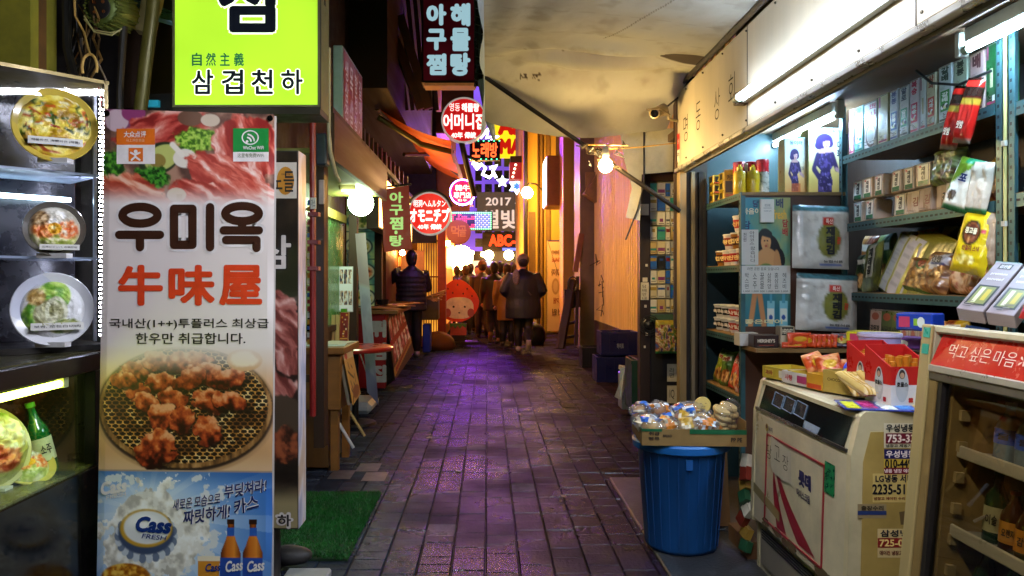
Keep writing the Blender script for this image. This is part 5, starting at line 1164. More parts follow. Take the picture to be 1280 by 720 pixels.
for i, (x, y, r, s, Y) in enumerate(((560, 304, .05, 200, 14.6), (590, 316, .06, 30, 19), (604, 318, .08, 18, 22))):
    mb = MB(); mb.ball(W(x, y, Y), r, E('#ffb860', s, '#ffffff'), 12); thing('small_lamp', ('small warm bulb on the orange shopfront', 'small warm bulb right of the brightest lantern', 'warm round lamp under the big red store sign')[i], 'lamp', mb, smooth=True)

# orange retractable awning
oa = T('orange_awning', 'orange folding-arm awning jutting out over the left side of the alley', 'awning', (-.9, 11, 3))
A_, B_, C_, D_ = W(471, 134, 9), W(564, 176, 9), W(580, 226, 13), W(520, 190, 13)
AWM = M('#e0661a', .55, vary=.18, scale=3).copy(); n_ = AWM.node_tree; p_ = n_.nodes['Principled BSDF']; o_ = [q for q in n_.nodes if q.type == 'OUTPUT_MATERIAL'][0]
t_ = n_.nodes.new('ShaderNodeBsdfTranslucent'); t_.inputs[0].default_value = (.75, .16, .02, 1); x_ = n_.nodes.new('ShaderNodeMixShader'); x_.inputs[0].default_value = .35
n_.links.new(p_.outputs[0], x_.inputs[1]); n_.links.new(t_.outputs[0], x_.inputs[2]); n_.links.new(x_.outputs[0], o_.inputs[0])
n = 16; mb = MB(); 
def aw(u, v):
    p = (A_*(1-u)+B_*u)*(1-v)+(D_*(1-u)+C_*u)*v; return p-Vector((0, 0, .06*math.sin(PI*u)+.02*math.sin(v*20)*math.sin(PI*u)))
for i in range(n):
    for j in range(n): mb.quad(aw(i/n, j/n), aw((i+1)/n, j/n), aw((i+1)/n, (j+1)/n), aw(i/n, (j+1)/n), AWM)
for j in range(n):      # front valance
    a, b = aw(1, j/n), aw(1, (j+1)/n); mb.quad(a, b, b-Vector((0, 0, .16+.03*math.sin(j+1))), a-Vector((0, 0, .16+.03*math.sin(j))), M('#a8411a', .55))
mb.build('canopy', oa, smooth='all')
mb = MB(); gm = M('#4a4a24', .4, .4)
mb.tube([W(472, 146, 9.1), W(526, 180, 9.3), W(566, 190, 9.5)], .035, gm, 8); mb.tube([W(505, 193, 11), W(540, 193, 11.5), W(578, 222, 12.5)], .03, gm, 8); mb.build('folding_arm', oa, smooth=True)
mb = MB(); mb.tube([A_+Vector((0, 0, .02)), D_+Vector((0, 0, .02))], .06, M('#2a1a10', .5), 8); mb.build('roller', oa)

# round lightboxes
def round_sign(name, label, px, py, pr, Y, lines, face, rim='#d9d4d0', glow=1.0, depth=.12, txtm=None, neon=None):
    c = W(px, py, Y); r = pr/F*Y; t = T(name, label, 'sign', c)
    mb = MB(); k = 48; mb.add([c+Vector((r*.93*math.cos(2*PI*i/k), 0, r*.93*math.sin(2*PI*i/k))) for i in range(k)], [tuple(range(k))], EV(face, glow, 5, .6)); mb.build('lit_face', t)
    mb = MB(); mb.lathe(c, [(r*.93, .002), (r*.94, .012), (r, .01), (r, -depth), (0, -depth)], neon or M(rim, .35, .3, emit=.3), 48, (0, -1, 0), cap=False); mb.build('rim', t, smooth=True)
    mb = MB(); tm = txtm or E('#fff4ee', 1.1, '#ffffff')
    for tx, x0, y0, x1, y1, bo in lines: mb.ptext(tx, px+x0, py+y0, px+x1, py+y1, Y, tm, bo, .006)
    mb.build('lettering', t); return t
s_ = round_sign('round_sign', 'upper round red lightbox with white lettering below the awning corner', 580, 150, 28.5, 9.2, [('명동', -18, -21, -5, -11, 0), ('해물탕', -3, -21, 19, -10, .04), ('어머니집', -26, -8, 26, 12, .03), ('40年 傳統', -16, 15, 15, 23, .03)], '#c8161a', glow=.75)
mb = MB(); mb.tube([W(577, 178, 9.25), W(583, 205, 9.3), W(593, 245, 9.5)], .035, M('#17131c', .4), 8); mb.tube([W(583, 195, 9.3), W(597, 200, 9.3)], .02, M('#17131c'), 6); mb.build('bracket', s_)
s_ = round_sign('round_sign', 'lower round red lightbox with white Japanese lettering beside the red cloth sign', 537, 267, 27, 8.6, [('明洞ヘムルタン', -20, -17, 20, -8, .02), ('オモニチプ', -25, -7, 25, 11, .05), ('40年 傳統', -15, 13, 15, 20, .03)], '#d8231a', glow=.95)
mb = MB(); mb.tube([W(512, 262, 8.7), W(490, 258, 8.7)], .02, M('#17131c'), 6); mb.tube([W(537+29*math.cos(a), 267-29*math.sin(a), 8.68) for a in np.linspace(.3, 2.9, 16)], .012, M('#14301c', .4), 6); mb.build('bracket', s_)
round_sign('round_sign', 'small round sign ringed in white neon, Chinese lettering on magenta', 578, 240, 16, 11.8, [('韓牛', -9, -9, 9, -1, .03), ('專門店', -11, 0, 11, 8, .03), ('한우', -6, 9, 6, 12, .02)], '#b01c50', neon=E('#9a78ff', 30), glow=1.1)
round_sign('round_sign', 'unlit round brown sign just below the LED ticker', 573, 290, 15.5, 12.5, [('먹', -9, -8, 1, 6, .02), ('골', 1, -8, 10, 6, .02)], '#7a3a1c', rim='#7a4020', glow=.2, txtm=M('#b0742c', .5))
# hanging red cloth sign
cs = T('hanging_cloth_sign', 'dark red hanging cloth sign with pale green vertical lettering', 'sign', W(496, 275, 8.1))
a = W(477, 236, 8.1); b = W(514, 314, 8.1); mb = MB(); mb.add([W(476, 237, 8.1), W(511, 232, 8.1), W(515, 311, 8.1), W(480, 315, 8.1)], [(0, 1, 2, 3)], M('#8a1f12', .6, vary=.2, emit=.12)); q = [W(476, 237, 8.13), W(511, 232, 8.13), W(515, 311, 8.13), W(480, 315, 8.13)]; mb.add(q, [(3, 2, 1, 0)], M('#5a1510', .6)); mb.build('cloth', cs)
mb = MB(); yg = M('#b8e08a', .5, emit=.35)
for ch, y0, y1 in (('아', 240, 254), ('구', 256, 269), ('찜', 271, 287), ('·', 288, 293), ('탕', 294, 308)): mb.ptext(ch, 487 if ch != '·' else 493, y0, 504 if ch != '·' else 497, y1, 8.1, yg, .04, .004)
mb.build('lettering', cs)
mb = MB(); mb.tube([W(470, 235, 8.12), W(514, 230, 8.12)], .012, M('#1c140e'), 6); mb.build('rod', cs)
# tall vertical sign
vs_ = T('vertical_sign', 'tall dark red vertical lightbox with bluish white Korean lettering overhead', 'sign', W(561, 50, 8))
a = W(527, -80, 8); b = W(595, 103, 8); mb = MB(); mb.box(a.x, 8.003, b.z, b.x, 8.25, a.z, M('#171014', .4)); mb.build('cabinet', vs_)
mb = MB(); mb.quad((a.x+.02, 8, b.z+.02), (b.x-.02, 8, b.z+.02), (b.x-.02, 8, a.z), (a.x+.02, 8, a.z), EV('#3c0610', .5, 3, .15)); mb.build('lit_face', vs_)
mb = MB(); bw = E('#a9d4e0', .62, '#888888')
for i, (l, r) in enumerate((('아', '해'), ('구', '물'), ('찜', '탕'))):
    mb.ptext(l, 533, 5+i*31, 558, 32+i*31, 8, bw, .06, .004); mb.ptext(r, 563, 4+i*31, 588, 33+i*31, 8, bw, .06, .004)
mb.build('lettering', vs_)
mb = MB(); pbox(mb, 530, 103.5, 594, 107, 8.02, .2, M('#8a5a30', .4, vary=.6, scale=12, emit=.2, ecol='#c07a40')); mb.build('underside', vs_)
# bundle of wrapped cables rising beside the awning edge
mb = MB(); rr = random.Random(12)
for i in range(9):
    x = 601+rr.uniform(-6, 6); mb.tube([W(x+rr.uniform(-3, 3), -60+j*28, 5.6+rr.uniform(-.05, .05)) for j in range(7)], rr.uniform(.008, .02), M(rr.choice(('#141816', '#1d2a24', '#2c3a3c', '#46525a')), .3), 7)
for i in range(14): y = -30+i*10; mb.tube([W(594, y, 5.55), W(602, y+3, 5.5), W(609, y, 5.55)], .004, M('#5a6a74', .3), 5)
thing('cable_bundle', 'thick wrapped bundle of black cables hanging along the awning edge', 'cables', mb, smooth=True)
mb = MB(); mb.tube([W(604, 100, 5.3), W(612, 150, 5.3), W(618, 175, 5.3)], [.04, .03, .012], M('#8d9aa4', .4, vary=.3), 8); thing('sheet_tail', 'loose grey tail of sheet hanging from the awning corner', 'sheet', mb, smooth=True)

# dark upper storeys on the left with plank cladding and beams
du = T('upper_building', 'dark timber-clad upper storey leaning over the left side', 'building', (-1.6, 9, 3))
mb = MB(); mb.box(-3, 6.0, 2.95, -1.45, 8.0, 9, M('#15100d', .7)); mb.box(-3, 8.0, 3.3, -1.05, 15, 9, M('#2b1a12', .7, vary=.5, scale=5, streak='y')); mb.build('wall', du)
mb = MB()
for i in range(9): p = W(462+i*4, -20, 9.2+i*.5); mb.beam(W(462+i*9, -30, 9.5), W(486+i*7.5, 138, 9.8), .05, .05, M('#2e1c12', .7, vary=.4))
for x0, x1 in ((482, 527), (500, 536)): mb.beam(W(x0, 20, 9), W(x1, 136, 9.1), .10, .1, M('#53301a', .6, vary=.4))
mb.build('beam', du)
mb = MB()
for i in range(11):
    x = 452+i*5.4; y = 190+i*6; pbox(mb, x, y-30, x+3.4, y+14+((i*7) % 9), 7+i*.5, .08, M('#4a2c12', .6, vary=.4)); pbox(mb, x-.3, y+14+((i*7) % 9), x+3.6, y+18+((i*7) % 9), 6.98+i*.5, .1, E(('#b8c848', '#e0902c')[i > 4], 1.6))  # slat ends emit, standing in for the green and orange light on them
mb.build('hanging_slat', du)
mb = MB(); pbox(mb, 552, 100, 592, 150, 10, .1, M('#5a3a34', .6, vary=.4)); pbox(mb, 545, 140, 560, 165, 10.2, .1, M('#2a1a14', .6)); mb.build('wall_panel', du)
mb = MB(); mb.box(W(440, 0, 11).x-1.5, 14.5, 2.0, W(545, 0, 14.5).x, 14.6, 8, M('#1a1110', .7)); thing('dark_wall', 'dark wall behind the vertical sign at the upper left', 'wall', mb)

# ================================================================== far end of the alley
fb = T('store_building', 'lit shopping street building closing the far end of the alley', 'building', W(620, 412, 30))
mb = MB(); pbox(mb, 480, -60, 760, 314, 31, 3, EV('#6a48c8', 1.7, .35, .35)); mb.build('facade', fb)  # facade emits violet: coloured light on it put into the material
mb = MB(); rr = random.Random(15)
for i in range(6):
    for j in range(7): x = 594+i*12; y = 196+j*17; pbox(mb, x, y, x+8+rr.random()*2, y+10+rr.random()*3, 30.93-.002*i, .05, M(rr.choice(('#1a2230', '#2a3040', '#3c4656', '#151a26')), .3))
mb.build('window_row', fb)
mb = MB(); pbox(mb, 560, 314, 680, 412, 30.8, .3, M('#3a2818', .5, vary=.4)); mb.build('ground_floor', fb)
mb = MB(); pbox(mb, 588, 326, 600, 372, 30.7, .1, E('#ffd9a0', 1.5)); pbox(mb, 603, 326, 616, 350, 30.7, .1, E('#cfe4ff', .9)); pbox(mb, 620, 330, 648, 380, 30.7, .1, E('#c98a4a', .5)); mb.build('lit_window', fb)
mb = MB()
for x in (611, 636): mb.ball(W(x, 319, 30.2), .2, E('#ffd890', 24), 12)
mb.build('downlight', fb)
fs_ = T('store_sign', 'red glowing shoe store sign over the crowd at the far end', 'sign', W(630, 302, 30))
mb = MB(); pbox(mb, 603, 290, 670, 314, 30.3, .2, M('#180c10', .4)); mb.build('board', fs_)
mb = MB(); mb.ptext('ABC-MART', 611, 293, 683, 308, 30.3, E('#ff3a14', 2.2), .05, .02); pbox(mb, 628, 310, 668, 313, 30.2, .05, E('#5a6aff', 2)); mb.build('lettering', fs_)
ys = T('yellow_sign', 'big yellow sign with red slab letters at the far end', 'sign', W(636, 170, 29))
mb = MB(); pbox(mb, 616, 140, 658, 197, 29.5, .2, E('#ffd21a', 1.1)); mb.build('board', ys)
mb = MB(); mb.ptext('AB', 622, 145, 656, 169, 29.5, E('#c81408', .8), .08, .02); mb.ptext('MAR', 624, 173, 664, 193, 29.5, E('#c81408', .8), .08, .02); mb.build('lettering', ys)
ns = T('red_led_sign', 'black sign with orange-red LED characters below the upper round sign', 'sign', W(606, 187, 12))
mb = MB(); pbox(mb, 587, 175, 625, 200, 12.4, .15, M('#1a0608', .3)); mb.build('board', ns)
mb = MB(); o_ = E('#ff5a28', 2.2)
for i, ch in enumerate('노래방'): mb.ptext(ch, 590+i*11, 178, 600+i*11, 197, 12.4, o_, .03, .01)
for i in range(12): mb.ball(W(588+i*3.3, 176 if i % 2 else 199, 12.38), .012, E('#4affa0', 4), 6)
mb.build('led_lettering', ns)
lt_ = T('led_ticker', 'LED ticker board with magenta and blue dots at the left', 'sign', W(590, 276, 13))
mb = MB(); pbox(mb, 562, 264, 616, 288, 13, .12, M('#140818', .3)); mb.build('board', lt_)
mb = MB()
for i in range(22):
    for j in range(9):
        if i in (0, 21) or j in (0, 8): e = E('#9affb8', 2.4)
        elif i < 13: e = E('#ff3a6a', 2.4) if vnoise(np.array(i*.8), np.array(j*.9), 2) > .42 else None
        else: e = E(('#7a8aff', '#c8b8ff')[(i+j) % 2], 2.6)
        if e: c = W(564+i*2.35, 266+j*2.5, 12.99); mb.box(c.x-.011, c.y-.01, c.z-.011, c.x+.011, c.y, c.z+.011, e)
mb.build('led_dots', lt_)
wb = T('street_banner', 'grey street banner with large white lettering across the far end', 'banner', W(630, 268, 27))
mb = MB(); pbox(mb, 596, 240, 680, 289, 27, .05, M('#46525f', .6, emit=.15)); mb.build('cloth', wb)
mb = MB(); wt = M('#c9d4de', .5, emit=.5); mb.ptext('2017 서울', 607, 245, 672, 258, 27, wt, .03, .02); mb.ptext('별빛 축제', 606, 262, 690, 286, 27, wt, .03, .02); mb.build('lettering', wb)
def neon(name, label, pts, Y, col, s, r, extra=None):
    mb = MB(); mb.tube([W(x, y, Y) for x, y in pts], r, E(col, s), 6)
    if extra: extra(mb)
    return thing(name, label, 'neon sign', mb)
star = lambda cx, cy, r, k=6, q=.5: [(cx+(r if i % 2 == 0 else r*q)*math.sin(PI*i/k), cy-(r if i % 2 == 0 else r*q)*math.cos(PI*i/k)) for i in range(2*k+1)]
neon('neon_outline', 'white neon wavy outline hanging above the grey banner', [(595, 212), (602, 205), (607, 210), (603, 218), (612, 222), (617, 217), (620, 222), (616, 214), (621, 207), (612, 210)], 24, '#f2f0ff', 6, .05)
mb = MB(); mb.prism([(W(x, y, 24.1).x, W(x, y, 24.1).z) for x, y in star(628, 227, 8, 5)], (0, 24.1, 0), XR, ZU, .05, E('#f4f4ff', 4)); thing('neon_star', 'solid white lit star in the middle of the far end', 'neon sign', mb)
neon('neon_star', 'outlined blue-white star at the edge of the yellow building', star(646, 233, 9, 6), 24, '#cfe4ff', 6, .05, lambda m: m.tube([W(x, y, 24) for x, y in star(646, 233, 4.5, 6)], .05, E('#2a5aff', 3), 6))
neon('neon_outline', 'white neon swoosh beside the upper round red sign', [(600, 172), (612, 160), (608, 172), (622, 170), (606, 182), (624, 184)], 20, '#f0e8ff', 5, .05)
neon('neon_outline', 'short white neon tick left of the wavy outline', [(590, 204), (600, 206), (592, 207)], 22, '#f2f0ff', 5, .05)
rb = T('red_canopy', 'red lit canopy sign with round lamps by the far yellow building', 'sign', W(648, 212, 22))
mb = MB(); pbox(mb, 637, 203, 658, 224, 22, .5, E('#b01420', .7)); pbox(mb, 638, 195, 658, 203, 22, .5, M('#1a1012')); mb.build('box', rb)
mb = MB()
for i in range(4): mb.ball(W(641+i*1.2, 221-i*5, 21.9), .035, E('#ffc0a0', 6), 8)
mb.build('bulb', rb)
# added glow boxes, kept out of view, giving the paving its violet sheen
bb = T('violet_glow_box', 'violet lit sign box high over the alley, hidden behind the neon-ringed sign', 'sign', W(578, 240, 20))
mb = MB(); pbox(mb, 564, 224, 592, 257, 20.2, .2, M('#1c1830', .4)); pbox(mb, 566, 226, 590, 255, 20.18, .01, EV('#9a34ff', 170, 3, .6)); mb.build('box', bb); mb = MB(); pbox(mb, 589, 177, 623, 198, 20.2, .2, M('#1c1830', .4)); pbox(mb, 590, 178, 622, 197, 20.18, .01, EV('#a040ff', 190, 3, .6)); mb.build('upper_box', bb)

# strawberry-shaped cut-out board on castors, plain stand-in face
sw = T('strawberry_board', 'red strawberry-shaped cut-out board with pale face panel, standing in the alley', 'display board', W(572, 428, 16))
SY = 15.6
out = []
for i in range(40):
    t = 2*PI*i/40; x = math.sin(t); y = math.cos(t); out.append((572+27*x*(1-.32*max(0, y)**1.2), 376-27*y*(1.0 if y > 0 else .98)))
mb = MB(); rdm = M('#f24a22', .45, vary=.1); mb.prism([(W(x, y, SY).x, W(x, y, SY).z) for x, y in out], (0, SY+.06, 0), XR, ZU, .06, rdm); mb.build('fruit_panel', sw)
def disc(mb, px, py, rx, ry, Y, m, k=24): mb.add([W(px+rx*math.cos(2*PI*i/k), py+ry*math.sin(2*PI*i/k), Y) for i in range(k)], [tuple(range(k))], m)
mb = MB(); pts = [W(574+18*math.copysign(abs(math.cos(2*PI*i/32))**.75, math.cos(2*PI*i/32)), 385+13.5*math.copysign(abs(math.sin(2*PI*i/32))**.75, math.sin(2*PI*i/32)), SY-.003) for i in range(32)]
mb.add(pts, [tuple(range(32))], M('#fff0dc', .5))
for s in (-1, 1): disc(mb, 574+14.5*s, 391, 4.2, 5.5, SY-.006, M('#c2605a', .5)); disc(mb, 574+7*s, 383.5, 1.3, 1.3, SY-.006, M('#1a120e'))
disc(mb, 574, 391, 1.3, .8, SY-.006, M('#3a1c14')); mb.build('face_panel', sw)
mb = MB()
for x, y in ((560, 361), (572, 356), (584, 361), (566, 366), (579, 367), (555, 371), (590, 370), (572, 349)): disc(mb, x, y, .9, 1.2, SY-.003, M('#5a1c10'), 10)
mb.build('seed_mark', sw)
mb = MB(); pbox(mb, 563, 404, 583, 419, SY+.01, .05, M('#d05a48', .5)); mb.build('body_panel', sw)
mb = MB(); mb.prism([(W(x, y, SY).x, W(x, y, SY).z) for x, y in ((562, 404), (584, 404), (582, 410), (578, 407), (575, 411), (572, 407), (569, 411), (566, 407), (563, 410))], (0, SY+.005, 0), XR, ZU, .012, M('#5a8a3a', .5)); mb.build('leaf_collar', sw)
mb = MB(); pbox(mb, 565, 419, 581, 428, SY+.02, .05, M('#2a1810')); a = W(562, 428, SY); mb.box(a.x, SY-.15, 0, a.x+.6, SY+.35, .05, M('#2a1a12')); mb.build('trolley_base', sw)
mb = MB(); mb.lathe(W(598, 428, SY+.1), [(.0, -.02), (.08, -.02), (.08, .02), (0, .02)], M('#141212'), 14, (1, 0, 0)); mb.build('castor', sw)
mb = MB(); t_ = MB(); t_.ball((0, 0, 0), .28, M('#7a4c1c', .8, vary=.35, bump=.4, scale=6), 16, (1, .8, .8)); t_.v = [(a*(1+.2*math.sin(7*c+a*5)), b, max(-.2, c*(1.15 if c > 0 else 1))) for a, b, c in t_.v]; mb.merge(t_, None, W(547, 431, 14.3)); mb.v = [(a, b, max(c, .002)) for a, b, c in mb.v]
thing('brown_sack', 'lumpy brown paper sack on the ground left of the strawberry board', 'sack', mb, smooth='all')
# small back-turned banner and planks on the right
def bk(c):
    c.c[:] = rgb('#eec49a'); 
    c.put(c.line(0, 0, .5, .38, .015), '#6a4a30'); c.put(c.line(1, 0, .5, .38, .015), '#6a4a30'); c.put(c.ell(.35, .5, .17, .09), '#b88a64'); c.put(c.ell(.35, .5, .11, .065), '#d0a884'); c.put(c.ell(.75, .5, .17, .09), '#b88a64'); c.put(c.ell(.75, .5, .11, .065), '#d0a884')
sbn = T('small_banner', 'small stand banner seen from the back against the yellow wall', 'banner', W(698, 412, 18.6))
picture('printed_sheet', pflat(685, 302, 712, 414, 18.6), 40, 140, bk, (0, 1), (0, 1), paint_mat(.5), sbn)
mb = MB(); fm = M('#8a5a3c', .5); fo = M('#b8502a', .5)
def mtext(b, x0, y0, x1, y1, m):
    v, f, s = text_geo(b, .02, 1); a_ = W(x0, y0, 18.59); b_ = W(x1, y1, 18.59); c_ = (a_+b_)/2
    mb.add([c_+Vector((-p*(b_.x-a_.x), -e, q_*(a_.z-b_.z))) for p, q_, e in v], [tuple(reversed(k)) for k in f], m)
mtext('OPEN EVENT', 690, 313, 708, 318, fm); mtext('50% SALE', 690, 322, 708, 327, fo); mtext('호두과자', 689, 336, 709, 345, fm); mtext('2개', 692, 372, 703, 380, fo); mtext('천원', 690, 386, 704, 394, fm)
mb.build('lettering', sbn)
mb = MB(); mb.tube([W(684.5, 301, 18.62), W(712, 301, 18.62)], .02, M('#5a3a8a', .4), 6); mb.tube([W(684.5, 301, 18.62), W(684.5, 414, 18.62)], .02, M('#d8c0a0', .4), 6); mb.build('rod', sbn)
wf = T('wood_planks', 'dark wooden planks and frames leaning against the right-hand wall', 'planks', W(712, 433, 14.3))
mb = MB(); dw = M('#2a1710', .6, vary=.4)
mb.beam(W(701, 436, 13.8), W(716, 350, 14.2), .12, .08, dw); mb.beam(W(696, 436, 13.8), W(712, 356, 14.3), .05, .05, M('#4a2a18')); mb.build('plank', wf)
mb = MB(); mb.beam(W(720, 432, 13.9), W(722, 346, 14.3), .06, .06, dw); 
for y in (365, 385, 405, 422): mb.beam(W(708, y, 14.2), W(723, y-3, 14.2), .04, .05, dw)
pbox(mb, 706, 362, 726, 384, 14.25, .1, M('#3a2014', .6, vary=.4)); mb.build('rack_frame', wf)
mb = MB(); mb.tube([W(716+6*math.cos(t), 355+9*math.sin(t), 14.1) for t in np.linspace(0, 5.5, 14)], .015, M('#2a3a1c', .4), 6); mb.build('coiled_cable', wf)
mb = MB(); mb.beam(W(719, 340, 14.35), W(727, 292, 14.4), .1, .03, M('#8a5a3a', .5)); mb.build('tall_board', wf)
mb = MB(); pbox(mb, 712, 335, 716, 368, 16.5, .1, M('#c23a1c', .5, emit=.2)); pbox(mb, 711.5, 330, 714, 338, 16.45, .1, M('#3a4aa0')); thing('red_post', 'narrow red strip with blue cap beside the small back-turned banner', 'post', mb)
mb = MB(); t_ = MB(); t_.ball((0, 0, 0), .3, M('#14100f', .5, vary=.4), 14, (.8, .7, .9)); mb.merge(t_, None, W(668, 420, 15.5)); thing('black_bag', 'black rubbish bag on the ground right of the walking people', 'bag', mb, smooth=True)

# crates, can and box on the right
def crate(name, label, x, y, z, w, d, h, m, mark=None, group=None):
    t = T(name, label, 'crate', (x, y, z), group=group); mb = MB()
    mb.box(x, y, z, x+w, y+d, z+.02, m)
    for (a, b, c, e) in ((x, y, x+w, y+.02), (x, y+d-.02, x+w, y+d), (x, y+.02, x+.02, y+d-.02), (x+w-.02, y+.02, x+w, y+d-.02)): mb.box(a, b, z+.02, c, e, z+h, m)
    mb.box(x-.006, y-.006, z+h-.03, x+w+.006, y-.0005, z+h, m); mb.box(x-.006, y-.006, z, x+w+.006, y-.0005, z+.03, m)
    for i in range(5): mb.box(x+w*(i/4)-.008*(i > 0), y-.005, z+.03, x+w*(i/4)+.012, y-.0005, z+h-.03, m)
    mb.build('shell', t)
    if mark: mb = MB(); mb.text(mark, (x+w*.52, y-.006, z+h*.4), XR, ZU, .09, .07, M('#b8c0d8', .4), .03, .002); mb.build('mark', t)
    return t
nb = M('#141c66', .35, vary=.2); 
crate('bottle_crate', 'dark blue bottle crate, upper one of the stack by the ribbed wall', 1.46, 9.9, .33, .47, .42, .30, nb, '하이트')
crate('bottle_crate', 'dark blue bottle crate at the bottom of the stack by the ribbed wall', 1.38, 9.75, .0, .46, .42, .32, nb)
crate('bottle_crate', 'very dark crate lying behind the blue crate stack', 1.40, 11.4, 0, .45, .4, .3, M('#15131a', .4))
crate('lattice_crate', 'green plastic crate on end beside the kiosk door', 1.16, 6.2, .25, .07, .3, .40, M('#1c4436', .4, vary=.2))
crate('lattice_crate', 'purple crate under the green crate beside the kiosk door', 1.2, 6.05, 0, .16, .36, .30, M('#2a1f6a', .4, vary=.2))
tc_ = T('oil_can', 'square silver tin with paper hanging off it, beside the blue crates', 'tin', (1.30, 7.4, 0))
mb = MB(); mb.box(1.29, 7.4, .05, 1.5, 7.62, .40, M('#9aa8b8', .35, .6, vary=.3), .008); mb.build('tin', tc_)
mb = MB(); mb.add([W(775, 460, 7.38), W(781, 460, 7.36), W(781, 485, 7.34), W(776, 500, 7.25), W(768, 496, 7.22), W(774, 480, 7.36)], [(0, 1, 2, 3, 4, 5)], M('#c8ccd8', .6)); mb.build('hanging_paper', tc_)
mb = MB(); mb.obox((1.38, 7.48, .43), (.18, .14, .04), (.1, .15, .2), M('#d0d2d4', .6, vary=.4, scale=30)); mb.build('crumpled_lid', tc_)

# ================================================================== people
def loft(mb, rings, m, n=18):
    """rings: (centre, half-width vector, half-depth vector)"""
    b = []
    for c, u, w in rings:
        c, u, w = Vector(c), Vector(u), Vector(w); b += [c+u*math.cos(2*PI*k/n)+w*math.sin(2*PI*k/n) for k in range(n)]
    fs = [(i*n+k, i*n+(k+1) % n, (i+1)*n+(k+1) % n, (i+1)*n+k) for i in range(len(rings)-1) for k in range(n)]
    fs += [tuple(range(n))[::-1], tuple((len(rings)-1)*n+k for k in range(n))]
    return mb.add(b, fs, m)
def fuse(mb, voxel=.014, it=4):
    """melt overlapping pieces into one continuous skin"""
    me = bpy.data.meshes.new('tmp'); me.from_pydata([tuple(v) for v in mb.v], [], mb.f); o = bpy.data.objects.new('tmp', me); TS.collection.objects.link(o)
    r = o.modifiers.new('r', 'REMESH'); r.mode = 'VOXEL'; r.voxel_size = voxel
    if it: s = o.modifiers.new('s', 'SMOOTH'); s.iterations = it; s.factor = .5
    dg = bench(); e = bpy.data.meshes.new_from_object(o.evaluated_get(dg))
    out = MB(); out.v = [tuple(v.co) for v in e.vertices]; out.f = [tuple(p.vertices) for p in e.polygons]; out.mats = mb.mats[:1]; out.m = [0]*len(out.f)
    bpy.data.objects.remove(o); bpy.data.meshes.remove(me); bpy.data.meshes.remove(e); return out
